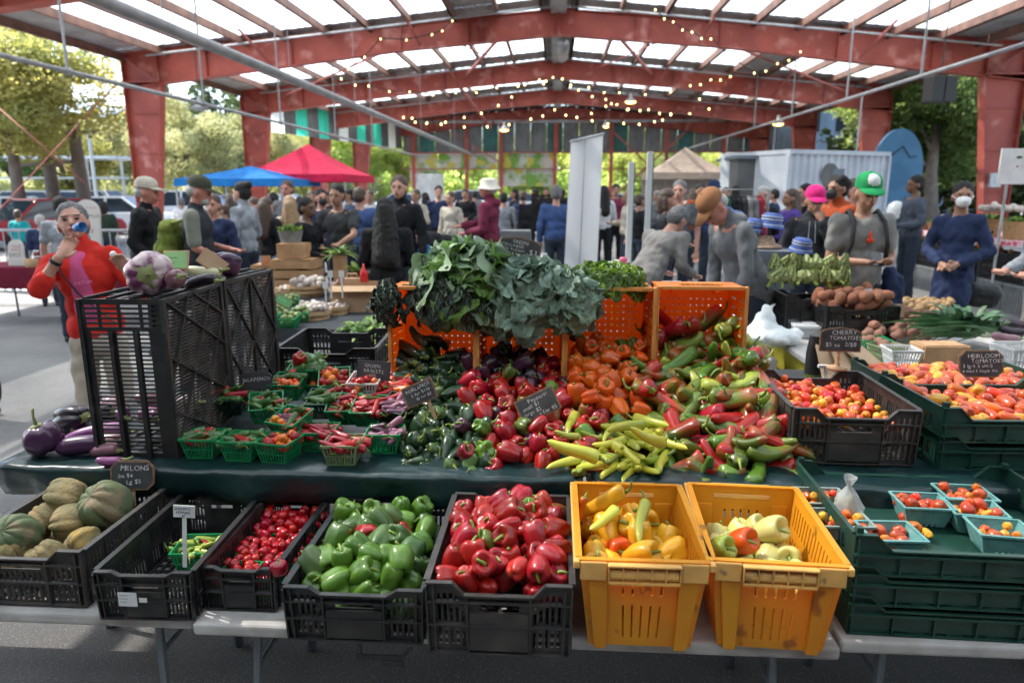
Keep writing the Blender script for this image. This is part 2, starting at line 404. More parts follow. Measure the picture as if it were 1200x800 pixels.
strs = [([(400, 92), (432, 100), (480, 107), (534, 108), (582, 102), (632, 93), (648, 90), (690, 102), (726, 108), (786, 107)], 17, 'string of warm bulbs looping across the hall below the second red beam'),
        ([(408, 80), (446, 45), (506, 40), (530, 24)], 14, 'short string of bulbs climbing at the left over the nearest red beam'),
        ([(473, 137), (500, 144), (544, 137), (584, 123), (615, 99), (659, 92), (678, 105), (710, 116), (723, 122), (750, 129)], 24, 'string of warm bulbs rising to a peak beneath the ridge'),
        ([(483, 138), (517, 145), (571, 148), (622, 139), (650, 128), (676, 137), (710, 124), (760, 128), (786, 133)], 27, 'dipping string of warm bulbs left of the white banner top'),
        ([(694, 141), (731, 144), (767, 142), (786, 134), (831, 127), (809, 100), (833, 93), (856, 89), (887, 63), (925, 63)], 25, 'string of warm bulbs running up to the right hand roof slope'),
        ([(768, 11), (789, 25), (811, 37), (833, 45), (884, 85), (911, 74), (938, 60)], 16, 'string of bulbs crossing the nearest beam at right')]
Mbm = MB(); Mbm.ell((0, 0, -.03), (.032, .032, .045), 8, 6); bulb_me = Mbm.mesh('bulb', [M_bulb], True)
for pts, Y, lab in strs:
    w = [PY(x, y, Y+.25*i) for i, (x, y) in enumerate(pts)]
    t = empty('string_lights', w[0], 0, lab, 'string lights', 'bulb strings under the roof'); o0 = w[0]
    fine = []
    for a, b in zip(w[:-1], w[1:]):
        n = max(2, int((b-a).length/.62))
        for k in range(n):
            u = k/n; q = a.lerp(b, u); q.z -= .06*math.sin(PI*u); fine.append(q-o0)
    fine.append(w[-1]-o0)
    m = MB(); m.tube(fine, .012, 4); m.build('cable', M_cable, t)
    sc = Y/34.
    for q in fine: obj('bulb', bulb_me, t, q, None, 1.0*sc)
# wall speaker hung at the right
p = PY(1101, 105, 15); t = empty('hanging_speaker', p, R(12), 'black boxy loudspeaker pair hanging in front of the right hand tree', 'speaker')
m = MB(); m.b2((-.25, -.15, -.24), (-.01, .15, .24)); m.b2((.01, -.15, -.24), (.26, .15, .24)); m.build('cabinet', mat('speaker_black', (.015, .015, .018), .5), t, bevel=.01)
m = MB(); m.tube([(0, 0, .24), (0, 0, 2.0)], .012, 5); m.build('hanger', M_cable, t)
# ================================================================ builders: panels with holes, crates, baskets, produce
def panel(mb, fn, holes, th, us=(), vs=(), mi=0, nu=1, nv=1):
    """solid sheet over u,v in 0..1 with rectangular holes (u0,v0,u1,v1); fn(u,v,w) -> point, w = 0 back .. th front"""
    U = sorted(set([0., 1.] + [round(k/nu, 5) for k in range(nu+1)] + [round(a, 5) for h in holes for a in (h[0], h[2])] + [round(a, 5) for a in us]))
    V = sorted(set([0., 1.] + [round(k/nv, 5) for k in range(nv+1)] + [round(a, 5) for h in holes for a in (h[1], h[3])] + [round(a, 5) for a in vs]))
    keep = {}
    for i in range(len(U)-1):
        uc = (U[i]+U[i+1])/2; hh = [h for h in holes if h[0] < uc < h[2]]
        for j in range(len(V)-1):
            vc = (V[j]+V[j+1])/2
            keep[i, j] = not any(h[1] < vc < h[3] for h in hh)
    idx = {}; vv = []; ff = []
    def vi(i, j, k):
        q = idx.get((i, j, k))
        if q is None:
            q = len(vv); idx[(i, j, k)] = q; vv.append(fn(U[i], V[j], th if k else 0.))
        return q
    for (i, j), kp in keep.items():
        if not kp: continue
        ff.append((vi(i, j, 1), vi(i+1, j, 1), vi(i+1, j+1, 1), vi(i, j+1, 1)))
        ff.append((vi(i, j, 0), vi(i, j+1, 0), vi(i+1, j+1, 0), vi(i+1, j, 0)))
        for (di, dj, a, b) in ((-1, 0, (i, j+1), (i, j)), (1, 0, (i+1, j), (i+1, j+1)), (0, -1, (i, j), (i+1, j)), (0, 1, (i+1, j+1), (i, j+1))):
            if not keep.get((i+di, j+dj), False):
                ff.append((vi(*a, 0), vi(*b, 0), vi(*b, 1), vi(*a, 1)))
    mb.add(vv, ff, None, mi)
def slots(u0, u1, v0, v1, n, fill=.5):
    w = (u1-u0)/n; return [(u0+w*i+w*(1-fill)/2, v0, u0+w*i+w*(1+fill)/2, v1) for i in range(n)]

M_blackp = mat('black_plastic', (.012, .012, .013), .42, (.03, .028, .026), 18, bump=.08, bscale=90, thr=(.5, .75), col3=(.075, .065, .055), c3scale=6, c3thr=(.62, .82))
M_dusty = mat('dusty_black_plastic', (.03, .028, .027), .5, (.06, .052, .045), 12, bump=.1, bscale=80, thr=(.45, .7))
M_trayg = mat('green_tray_plastic', (.008, .04, .028), .4, (.014, .055, .038), 9, bump=.05, bscale=60, col3=(.05, .07, .05), c3scale=5, c3thr=(.62, .8))
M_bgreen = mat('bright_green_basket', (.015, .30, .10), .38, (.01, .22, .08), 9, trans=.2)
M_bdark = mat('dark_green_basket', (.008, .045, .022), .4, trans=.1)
M_bpale = mat('worn_green_basket', (.18, .30, .12), .45, (.3, .33, .2), 14, trans=.25)
M_bwhite = mat('white_plastic', (.75, .75, .74), .45, (.65, .65, .63), 9, trans=.15)
M_orange = mat('orange_crate_plastic', (.82, .27, .015), .42, (.70, .20, .012), 5, trans=.42, tcol=(.95, .30, .01), col3=(.12, .03, .01), c3scale=9, c3thr=(.66, .72), bump=.05, bscale=60)
M_orange2 = mat('faded_orange_rim', (.78, .33, .08), .5, (.62, .24, .06), 10, trans=.15)
M_yellow = mat('yellow_crate_plastic', (.84, .40, .02), .42, (.76, .32, .015), 4, trans=.32, tcol=(.95, .30, .01), col3=(.30, .13, .02), c3scale=15, c3thr=(.66, .74), bump=.05, bscale=60)
M_yellow2 = mat('yellow_crate_rim', (.82, .45, .12), .45, (.66, .36, .1), 12, trans=.1, col3=(.35, .2, .08), c3scale=20, c3thr=(.64, .72))

def crate_walls(t, M, W0, L0, W1, L1, Hc, dip=.03, style='vent', lat=.55, sideslots=26, dipw=.26, panelc=True, floor=True, holes_side=None, th=.004, endfn=None, ribs=5):
    """open crate: base W0 x L0, top W1 x L1, height Hc, walls as real vented panels. axis: x width, y length"""
    def prof(u):                                    # stacking lugs: rim height along the short ends
        a = min(u, 1-u)
        if a < dipw-.08: return Hc
        if a < dipw: return Hc-dip*(a-(dipw-.08))/.08
        return Hc-dip
    for s in (-1, 1):                               # end walls (short), facing -y / +y
        def fn(u, v, w, s=s):
            z = v*prof(u); k = z/Hc; W_ = W0+(W1-W0)*k; L_ = L0+(L1-L0)*k
            return ((u-.5)*W_*-s*-1, s*(L_/2-th+w), z)
        hs = []
        if style == 'vent':
            hs += slots(.06, .27, .12, .38, 5, .55)+slots(.73, .94, .12, .38, 5, .55)+slots(.06, .27, .46, .7, 5, .55)+slots(.73, .94, .46, .7, 5, .55)
            hs += slots(.30, .70, .12, .2, 12, .55) if not panelc else []
            hs += [(.36, .72, .64, .84)]
            hs += slots(.06, .27, .76, .86, 5, .5)+slots(.73, .94, .76, .86, 5, .5)
        elif style == 'fine':
            hs += slots(.05, .95, .1, .4, 20, .55)+slots(.05, .95, .48, .72, 20, .55)+[(.34, .78, .66, .9)]
        elif style == 'yellow':
            hs += slots(.30, .70, .1, .48, 5, .22)+slots(.30, .70, .6, .72, 5, .22)
        m = MB(); panel(m, fn, hs, th, us=(dipw-.08, dipw, 1-dipw+.08, 1-dipw))
        if style in ('vent', 'fine'):
            rb = [.02, .42, .74]                    # horizontal ribs standing proud
            for zz in rb:
                k = zz; z = zz*Hc; W_ = W0+(W1-W0)*k; L_ = L0+(L1-L0)*k
                m.b2((-W_/2+.002, s*(L_/2-.001), z), (W_/2-.002, s*(L_/2+.012), z+.005))
            us_ = [.0, .045, .28, .72, .95, 1.0] if ribs else []
            for u in us_:
                a = fn(u, 0.02, 0); b = fn(u, .97, 0)
                m.bar((a[0], s*(L0/2+.004), a[2]), (b[0], s*(L1/2+.004), b[2]), .005, .015, up=(0, 1, 0))
            if panelc:
                k = .08; m.b2((-W0*.21, s*(L0/2+.001), Hc*.08), (W0*.21, s*(L0/2+.011), Hc*.60))
        m.build('end_wall', M, t)
        # rim follows the lugs
        m = MB(); pts = [(0, 0), (dipw-.08, 0), (dipw, 0), (1-dipw, 0), (1-dipw+.08, 0), (1, 0)]
        for (a, _), (b, _) in zip(pts[:-1], pts[1:]):
            za, zb_ = prof(a), prof(b)
            if a == dipw-.08: za = Hc
            if b == dipw: zb_ = Hc-dip
            if a == dipw: za = Hc-dip
            if b == 1-dipw: zb_ = Hc-dip
            if a == 1-dipw: za = Hc-dip
            if b >= 1-dipw+.08: zb_ = Hc
            m.bar(((a-.5)*W1, s*(L1/2+.001), za), ((b-.5)*W1, s*(L1/2+.001), zb_), .016, .006)
        for s2 in (-1,):
            pass
        m.build('rim', M, t)
    for s in (-1, 1):                               # side walls (long)
        def fn(u, v, w, s=s):
            z = v*Hc; k = v; W_ = W0+(W1-W0)*k; L_ = L0+(L1-L0)*k
            return (s*(W_/2-th+w), (u-.5)*(L_-2*th-.001), z)
        if holes_side is not None: hs = holes_side
        elif style == 'yellow': hs = slots(.06, .94, .12, .5, 16, .3)+slots(.06, .94, .6, .86, 16, .3)
        else: hs = slots(.04, .46, .12, .4, sideslots//2, .5)+slots(.54, .96, .12, .4, sideslots//2, .5)+slots(.04, .46, .5, .84, sideslots//2, .5)+slots(.54, .96, .5, .84, sideslots//2, .5)
        m = MB(); panel(m, fn, hs, th)
        m.b2((s*(W1/2-.009), -L1/2+.009, Hc-.004), (s*(W1/2+.009), L1/2-.009, Hc+.003))
        if style != 'yellow':
            m.b2((s*(W0/2+.000), -L0/2+.004, Hc*.44), (s*(W0/2+.010), L0/2-.004, Hc*.44+.005))
            for k in range(7): 
                y = (k/6-.5)*(L0-.03); m.b2((s*(W0/2+.001), y-.0025, .004), (s*(W0/2+.008), y+.0025, Hc-.006))
        m.build('side_wall', M, t)
    if floor:
        m = MB()
        def fn(u, v, w): return ((u-.5)*(W0-.012), (v-.5)*(L0-.012), .003+w)
        hs = []
        for i in range(9):
            for j in range(14): hs.append((.03+i*.105, .02+j*.069, .03+i*.105+.075, .02+j*.069+.045))
        panel(m, fn, hs, .004); m.build('floor', M, t)

def black_crate(loc, rz, label, W=.385, L=.585, Hc=.22, M=None, **kw):
    t = empty('black_crate', loc, rz, label, 'crate', kw.pop('group', None))
    crate_walls(t, M or M_blackp, W-.012, L-.012, W, L, Hc, **kw); return t

def yellow_crate(loc, rz, label):
    t = empty('yellow_crate', loc, rz, label, 'crate', 'yellow vented crates on the lower table')
    Hc = .275; W0, L0, W1, L1 = .280, .43, .345, .49
    crate_walls(t, M_yellow, W0, L0, W1, L1, Hc, dip=.0, style='yellow', floor=False, th=.004)
    m = MB(); panel(m, lambda u, v, w: ((u-.5)*(W0-.01), (v-.5)*(L0-.01), .012+w), [], .004); m.build('floor', M_yellow, t)
    m = MB()                                        # rolled rim lip
    for s in (-1, 1):
        m.b2((s*(W1/2-.004), -L1/2-.014, Hc-.022), (s*(W1/2+.014), L1/2+.014, Hc))
        for a, b in ((-.5, -.28), (.28, .5)):
            m.b2((a*W1+(.0045 if a < 0 else 0), s*(L1/2-.002), Hc-.055), (b*W1-(.0045 if b > 0 else 0), s*(L1/2+.015), Hc-.001))
        m.b2((-.28*W1, s*(L1/2-.001), Hc-.010), (.28*W1, s*(L1/2+.028), Hc-.002))
    m.build('rim', M_yellow2, t, bevel=.004)
    for s in (-1, 1):
        m = MB()                                    # hand grip with webs
        m.b2((-.27*W1, s*(L1/2+.002), Hc-.058), (.27*W1, s*(L1/2+.026), Hc-.053))
        m.tube([(-.26*W1, s*(L1/2+.006), Hc-.036), (.26*W1, s*(L1/2+.006), Hc-.036)], .017, 10)
        for k in range(6): x = (-.27+k*.108)*W1; m.b2((x-.0015, s*(L1/2+.001), Hc-.052), (x+.0015, s*(L1/2+.025), Hc-.0105))
        m.build('handle', M_yellow2, t)
        m = MB()                                    # corner buttresses running down to feet
        for sx in (-1, 1):
            m = MB()
            for (a, b) in ((.30, .44),):
                x0, x1 = sx*a*W0, sx*b*W0
                vs = [(x0*1.12, s*(L1/2+.006), Hc-.058), (x1*1.2, s*(L1/2+.006), Hc-.058), (x1*1.2, s*(L1/2+.002), Hc-.14), (x0*1.12, s*(L1/2+.002), Hc-.16),
                      (x1*1.02, s*(L0/2+.014), -.004+.0), (x0*1.1, s*(L0/2+.014), -.004+.0)]
                yb = s*(L0/2-.03)
                top = [vs[0], vs[1], vs[4], vs[5]]
                back = [(q[0], q[1]-s*.022, q[2]) for q in top]
                m.add(top+back, [(0, 1, 2, 3), (7, 6, 5, 4), (0, 4, 5, 1), (1, 5, 6, 2), (2, 6, 7, 3), (3, 7, 4, 0)])
            m.build('buttress', M_yellow, t, bevel=.003)
    return t

def orange_crate(loc, rz, label, rx=0):
    """stands on its short end, open side facing -y; local: x width, z length (height), y depth"""
    t = empty('orange_crate', loc, 0, label, 'crate', 'orange crates standing on end at the back of the table', rot=(rx, 0, rz))
    Wd, Ht, D = .385, .56, .27
    hs = []
    for i in range(11):
        for j in range(15): u = .09+i*.079; v = .07+j*.057; hs.append((u, v, u+.021, v+.015))
    m = MB(); panel(m, lambda u, v, w: ((u-.5)*(Wd-.03), D-w, .012+v*(Ht-.03)), hs, .004); m.build('back_floor', M_orange, t)
    for s in (-1, 1):
        hs = []
        for j in range(12):
            for (a, b) in ((.16, .36), (.54, .80)): v = .08+j*.073; hs.append((a, v, b, v+.016))
        m = MB(); panel(m, lambda u, v, w: (s*(Wd/2-.002-.012*u-w), u*D, .01+v*(Ht-.02)), hs, .004); m.build('side_wall', M_orange, t)
    for z, nm in ((0, 'end_wall'), (1, 'end_wall')):
        hs = [(.3, .25, .7, .5)] if z else []
        m = MB(); panel(m, lambda u, v, w: ((u-.5)*(Wd-.012), v*D, (Ht-.004-w if z else .002+w)), hs, .004); m.build(nm, M_orange, t)
    m = MB()                                        # rim frame of the open side
    for s in (-1, 1): m.b2((s*(Wd/2-.010), -.008, 0.0), (s*(Wd/2+.006), .022, Ht))
    m.build('rim', M_orange2, t, bevel=.003)
    m = MB(); m.b2((-Wd/2+.012, -.006, Ht-.016), (Wd/2-.012, .02, Ht+.001)); m.b2((-Wd/2+.012, -.006, 0.001), (Wd/2-.012, .02, .016))
    m.build('rim', M_orange2, t, bevel=.003)
    m = MB()
    for k in range(9): x = (-.22+k*.055)*Wd*1.0; m.b2((x-.002, .021, Ht-.0035), (x+.002, .09, Ht+.012))
    m.tube([(-.24*Wd, .05, Ht+.002), (.24*Wd, .05, Ht+.002)], .012, 8); m.build('handle', M_orange2, t)
    m = MB()
    for sx in (-1, 1): m.add([(sx*Wd*.30, D-.006, Ht-.02), (sx*Wd*.18, D-.006, Ht-.02), (sx*Wd*.27, D-.006, Ht-.06), (sx*Wd*.30, .03, Ht-.018), (sx*Wd*.18, .03, Ht-.018)], [(0, 1, 2), (0, 2, 3), (1, 4, 2), (2, 4, 3)])
    m.build('gusset', M_orange, t)
    return t

def tray(loc, rz, label, W=.6, D=.40, Hc=.12, group=None, M=None):
    """shallow green stacking tray: raised corners, low long side, ribs along the face"""
    M = M or M_trayg
    t = empty('green_tray', loc, rz, label, 'tray', group)
    ck = .13
    def prof(u):
        a = min(u, 1-u)*W
        return Hc if a < .055 else (Hc-.045*(a-.055)/.045 if a < .10 else Hc-.045)
    for s in (-1, 1):
        m = MB(); us = (.055/W, .10/W, 1-.055/W, 1-.10/W)
        panel(m, lambda u, v, w, s=s: ((u-.5)*W, s*(D/2-.004+w), v*prof(u)), slots(.12, .88, .05, .12, 5, .6) , .004, us=us)
        for k in range(7):
            x = (k/6-.5)*(W-.02); m.b2((x-.0025, s*(D/2), .004), (x+.0025, s*(D/2+.010), min(prof(x/W+.5), Hc)-.012))
        m.b2((-W/2, s*(D/2), .0), (W/2, s*(D/2+.010), .004)); m.b2((-W/2, s*(D/2-.0003), Hc-.062), (W/2, s*(D/2+.012), Hc-.055))
        for a, b in ((0, .055/W), (.055/W, .10/W), (.10/W, 1-.10/W), (1-.10/W, 1-.055/W), (1-.055/W, 1)):
            m.bar(((a-.5)*W, s*(D/2+.002), prof(a+1e-6)), ((b-.5)*W, s*(D/2+.002), prof(b-1e-6)), .016, .005)
        m.build('long_wall', M, t)
        m = MB(); panel(m, lambda u, v, w, s=s: (s*(W/2-.004+w), (u-.5)*(D-.01), v*(Hc-.005)), slots(.1, .9, .3, .7, 9, .5), .004)
        m.b2((s*(W/2-.006), -D/2+.01, Hc-.004), (s*(W/2+.006), D/2-.01, Hc+.002)); m.build('short_wall', M, t)
    m = MB(); panel(m, lambda u, v, w: ((u-.5)*(W-.012), (v-.5)*(D-.012), .006+w), [], .004); m.build('floor', M, t)
    m = MB()
    for a in (-1, 1):
        for b in (-1, 1): m = MB(); m.b2((a*(W/2-.012)-.009, b*(D/2-.012)-.009, Hc+.001), (a*(W/2-.012)+.009, b*(D/2-.012)+.009, Hc+.018)); m.build('stacking_peg', M, t)
    return t

_bk = {}
def basket(loc, rot, label, M=None, s=1.0, deep=1.0, group='plastic pint baskets on the green cloth table', name='berry_basket', wd=1.0):
    M = M or M_bgreen; key = (M.name, deep, wd)
    if key not in _bk:
        W0, W1, Hc = .098, .132, .082*deep; D0, D1 = W0*wd, W1*wd
        m = MB()
        for k in range(4):
            A = Matrix.Rotation(k*PI/2, 4, 'Z')
            ww0, ww1, dd0, dd1 = (W0, W1, D0, D1) if k % 2 == 0 else (D0, D1, W0, W1)
            def fn(u, v, w, A=A, ww0=ww0, ww1=ww1, dd0=dd0, dd1=dd1):
                a = ww0+(ww1-ww0)*v; d = dd0+(dd1-dd0)*v; return A @ Vector(((u-.5)*a, -(d/2)+w*-1+.0002*k, v*Hc))
            panel(m, fn, slots(.04, .96, .08, .44, 9, .58)+slots(.04, .96, .52, .88, 9, .58), .0022)
        m.add([(-W0/2, -D0/2, .001), (W0/2, -D0/2, .001), (W0/2, D0/2, .001), (-W0/2, D0/2, .001)], [(0, 1, 2, 3)])
        r = MB()
        for k in range(4):
            A = Matrix.Rotation(k*PI/2, 4, 'Z'); a, d = (W1, D1) if k % 2 == 0 else (D1, W1)
            r.add(*_bx((-a/2-.003, -d/2-.0035, Hc-.007), (a/2+.0027, -d/2+.0015, Hc+.001-.0003*k)), A)
        _bk[key] = (m.mesh('wall', [M]), r.mesh('rim', [M]))
    t = empty(name, loc, 0, label, 'basket', group, rot=rot, sc=s)
    obj('wall', _bk[key][0], t); obj('rim', _bk[key][1], t); return t
def _bx(a, b):
    q = MB(); q.b2(a, b); return q.v, q.f

# ---------------------------------------------------------------- produce meshes
def lobed(seed, R0, Hh, nl=None, sharp=.2, depth=.17, rows=13, cols=26, squash=1.0, dimple=.35, taper=.25):
    r = random.Random(seed); nl = nl or r.choice((3, 4, 4)); ph = r.random()*6
    lobe = [1+r.uniform(-.12, .12) for _ in range(nl)]; lz = [r.uniform(-.1, .12) for _ in range(nl)]
    bx, by = r.uniform(-.12, .12), r.uniform(-.12, .12)
    vs = []; fs = []
    for i in range(rows+1):
        f = -PI/2 + PI*i/rows
        rr = max(math.cos(f), 0)**.62; zz = math.sin(f); zz = math.copysign(abs(zz)**.85, zz)
        t = (zz+1)/2
        rad = R0*rr*(1-taper*(1-t))
        for k in range(cols):
            a = 2*PI*k/cols; x = ((a+ph)/(2*PI)*nl) % nl; li = int(x) % nl; fx = x-int(x); d = min(fx, 1-fx)
            cr = math.exp(-(d/sharp)**2); w = fx*fx*(3-2*fx)
            lr = lobe[li]*(1-abs(fx-.5)*.0)
            q = rad*(1-depth*cr*(.5+.7*abs(zz)))*(1+(lr-1)*(1-cr))
            z = Hh*zz
            inner = 1-rr
            if zz > 0: z -= Hh*dimple*1.6*max(0, inner-.25)**1.0*1.2
            else: z += Hh*(.35*max(0, inner-.4)+cr*.16*(1-inner)); z += Hh*lz[li]*(1-cr)*.8
            z += Hh*.05*cr*(zz > 0)*-1.5
            vs.append((q*math.cos(a)+bx*z*.8, q*math.sin(a)*squash+by*z*.8, z))
    for i in range(rows):
        for k in range(cols):
            a = i*cols+k; b = i*cols+(k+1) % cols; fs.append((a, b, b+cols, a+cols))
    m = MB(); m.add(vs, fs); return m
def stem_mb(seed, r=.005, L=.03, cal=.014, z0=0, bend=.6, curl=1):
    rr = random.Random(seed); m = MB(); a0 = rr.random()*6
    pts = []; rs = []
    for k in range(6):
        t = k/5; pts.append((math.cos(a0)*bend*L*t*t, math.sin(a0)*bend*L*t*t, z0+L*t*(1-.3*t*bend))); rs.append(r*(1.7-1.15*t if t < .7 else .9))
    m.tube(pts, rs, 7)
    n = 10; vs = [(0, 0, z0+.003)]+[(cal*(1 if k % 2 else .72)*math.cos(2*PI*k/n), cal*(1 if k % 2 else .72)*math.sin(2*PI*k/n), z0-.001-(.002 if k % 2 else 0)) for k in range(n)]
    m.add(vs, [(0, 1+k, 1+(k+1) % n) for k in range(n)]); return m
def pod(seed, L, r0, taper=.6, bend=.4, lob=.12, nl=3, rows=14, cols=16, power=1.0, tip=.12, wob=.12, shoulder=.1):
    r = random.Random(seed); ph = r.random()*6; a0 = r.random()*6; w1, w2 = r.random()*6, r.random()*6
    vs = []; fs = []
    for i in range(rows+1):
        t = i/rows
        cx = math.cos(a0)*bend*L*.5*t*t + wob*r0*math.sin(5*t+w1); cy = math.sin(a0)*bend*L*.5*t*t + wob*r0*math.sin(6*t+w2)
        rad = r0*(1-taper*t**power)
        if t < shoulder: rad *= math.sqrt(max(0, 1-(1-t/shoulder)**2))*.75+.25*(t > 0)
        if t > 1-tip: rad *= math.sqrt(max(0, 1-((t-1+tip)/tip)**2))
        rad = max(rad, .0004)
        for k in range(cols):
            a = 2*PI*k/cols; q = rad*(1+lob*math.cos(nl*a+ph+t*1.5)*(1-t*.5)+lob*.5*math.sin(2*a+9*t+w2)*(.3+t))
            z = -L*t; 
            if i == 0: z = -L*.012
            vs.append((cx+q*math.cos(a), cy+q*math.sin(a), z))
    for i in range(rows):
        for k in range(cols):
            a = i*cols+k; b = i*cols+(k+1) % cols; fs.append((a, a+cols, b+cols, b))
    m = MB(); m.add(vs, fs)
    # centre on the origin
    m.v = [(x-cx*.4, y-cy*.4, z+L/2) for x, y, z in m.v]; m.off = (-cx*.4, -cy*.4, L/2); return m

def pm(name, c, c2=None, **kw):
    d = dict(rough=.34, coat=.22, nscale=9, rnd=.22, hue=.006, bump=.04, bscale=25, spec=.42); d.update(kw); return mat(name, c, col2=c2, **d)
P_red = pm('pepper_red', (.38, .007, .010), (.24, .005, .008), thr=(.3, .7))
P_mix = pm('pepper_turning', (.36, .02, .012), (.09, .13, .018), thr=(.42, .58), nscale=7)
P_mixg = pm('pepper_green_blush', (.10, .15, .018), (.30, .045, .012), thr=(.5, .64), nscale=6)
P_green = pm('pepper_green', (.055, .135, .012), (.10, .20, .022), thr=(.35, .65), nscale=5)
P_dull = pm('pepper_dusty_green', (.04, .09, .02), (.08, .14, .04), rough=.4, coat=.05, thr=(.4, .6), nscale=6)
P_lime = pm('pepper_lime', (.26, .36, .04), (.40, .42, .07), nscale=6)
P_yel = pm('pepper_yellow', (.78, .36, .012), (.80, .44, .02), nscale=7, col3=(.22, .24, .02), c3scale=6, c3thr=(.64, .72))
P_banana = pm('banana_pepper', (.56, .50, .06), (.42, .46, .05), nscale=8)
P_cream = pm('pepper_cream', (.66, .58, .20), (.50, .50, .16), nscale=7)
P_orange = pm('pepper_orange', (.62, .11, .006), (.55, .075, .005), nscale=6, col3=(.16, .12, .015), c3scale=5, c3thr=(.66, .74))
P_dark = pm('pepper_black', (.012, .008, .010), (.05, .008, .018), thr=(.5, .7))
P_purple = pm('pepper_purple', (.10, .018, .045), (.05, .015, .035), nscale=6)
P_lilac = pm('pepper_lilac', (.30, .10, .15), (.13, .06, .10), nscale=8)
P_pob = pm('poblano_green', (.010, .030, .013), (.022, .055, .02), rough=.3, nscale=8)
P_jal = pm('jalapeno_green', (.035, .10, .022), (.06, .15, .03), nscale=12)
P_stem = mat('stem_green', (.16, .24, .03), .5, (.22, .28, .06), 20, rnd=.25)
P_tom = pm('tomato_red', (.60, .045, .014), (.62, .10, .02), nscale=8, rnd=.15, hue=.02)
P_tomo = pm('tomato_orange', (.68, .17, .015), (.66, .09, .015), nscale=7, hue=.02)
P_tomy = pm('tomato_yellow', (.72, .38, .03), (.70, .26, .02), nscale=7)
P_cherry = pm('cherry_pepper_red', (.42, .008, .014), (.30, .005, .012), rough=.14)
P_rom = pm('heirloom_roma', (.46, .035, .014), (.50, .10, .02), nscale=10, thr=(.3, .7), rough=.3)
MESH = {}
def vset(key, fn, n):
    MESH[key] = [fn(k) for k in range(n)]
def two(bodymb, stemmb, body_m, nm):
    return (bodymb, stemmb, nm)
def regmesh(key, gen, n):
    MESH[key] = []
    for k in range(n):
        b, s, sp = gen(k); MESH[key].append((b, s, sp, {}))
def g_bell(k): b = lobed(100+k, .042, .042+.006*(k % 3), squash=.95); return b, stem_mb(k, .0042, .026, .014, z0=.022, bend=.9), .042
def g_long(k):
    L = .14+.02*(k % 4); b = pod(200+k, L, .032, taper=.45+.1*(k % 3), bend=(.25, .7, .1, .9, .45)[k % 5], lob=.14, nl=2+k % 2, wob=.25); s = stem_mb(k, .0042, .038, .013, bend=.9)
    s.v = [(x+b.off[0], y+b.off[1], z+b.off[2]) for x, y, z in s.v]; return b, s, .030
def podgen(L, r, taper, bend, lob, nl, stl, cal, sr=.003, **kw):
    def g(k):
        b = pod(300+k*7+int(L*1000), L*(1+.12*math.sin(k*2.3)), r*(1+.1*math.cos(k*1.7)), taper=taper, bend=bend*(.3+.35*(k % 4)), lob=lob, nl=nl, **kw); s = stem_mb(k, sr, stl, cal, bend=.8)
        s.v = [(x+b.off[0], y+b.off[1], z+b.off[2]) for x, y, z in s.v]; return b, s, r
    return g
regmesh('bell', g_bell, 7); regmesh('long', g_long, 8)
regmesh('banana', podgen(.145, .018, .55, .5, .06, 3, .03, .009, .0035, power=1.3), 5)
regmesh('poblano', podgen(.105, .030, .8, .2, .12, 3, .034, .014, .0035, power=1.2), 5)
regmesh('jalapeno', podgen(.078, .0145, .35, .25, .03, 3, .020, .008, .0022, tip=.25), 4)
regmesh('shishito', podgen(.085, .0095, .35, .5, .08, 3, .018, .006, .0018, tip=.2), 4)
regmesh('chili', podgen(.095, .0155, .7, .4, .08, 3, .018, .009, .0022, power=1.1), 4)
def g_tom(R0, hh, ribs=.03):
    def g(k):
        b = lobed(500+k+int(R0*999), R0, R0*hh, nl=5, sharp=.22, depth=ribs, rows=9, cols=16, dimple=.14, taper=.05); s = stem_mb(k, .0012, .008, R0*.42, z0=R0*hh*.8, bend=.5); return b, s, R0
    return g
regmesh('tomato', g_tom(.024, .86), 4); regmesh('cherry', g_tom(.0165, .95, .015), 3); regmesh('roma', g_tom(.024, 1.6, .05), 4)
_var = {}
def variant(key, k, mb_mat):
    b, s, sp, ca = MESH[key][k % len(MESH[key])]
    if mb_mat.name not in ca:
        if 'proto' not in ca:
            ca['proto'] = b.mesh('flesh', [], True); ca['stem'] = s.mesh('stem', [P_stem], True)
        me = ca['proto'].copy(); me.materials.append(mb_mat); ca[mb_mat.name] = me
    return ca[mb_mat.name], ca['stem'], sp
NAMES = {'bell': ('bell_pepper', 'pepper'), 'long': ('long_sweet_pepper', 'pepper'), 'banana': ('banana_pepper', 'pepper'), 'poblano': ('poblano_pepper', 'pepper'), 'jalapeno': ('jalapeno_pepper', 'pepper'),
         'shishito': ('shishito_pepper', 'pepper'), 'chili': ('red_chili_pepper', 'pepper'), 'tomato': ('tomato', 'tomato'), 'cherry': ('cherry_tomato', 'tomato'), 'roma': ('plum_tomato', 'tomato')}
CNT = [0]
def item(key, k, m, loc, rot, label, group, sc=1.0, stem=True):
    me, st, sp = variant(key, k, m)
    nm, ct = NAMES[key]
    if key in ('tomato', 'cherry', 'potato', 'garlic'):
        for w_, n_, c_ in (('tomatillo', 'tomatillo', 'tomatillo'), ('tomato', nm, ct), ('sweet potato', 'sweet_potato', 'potato'), ('pale onion', 'pale_onion', 'onion'), ('red onion', 'red_onion', 'onion'), ('pepper', 'round_pepper', 'pepper'), ('vegetable', 'round_vegetable', 'vegetable')):
            if w_ in label: nm, ct = n_, c_; break
    o = bpy.data.objects.new(nm, me); link(o); o.location = loc; o.rotation_euler = rot; o.scale = (sc, sc, sc)
    tag(o, label, ct, group); CNT[0] += 1
    if stem:
        c = bpy.data.objects.new('stem', st); link(c); c.parent = o
    return o
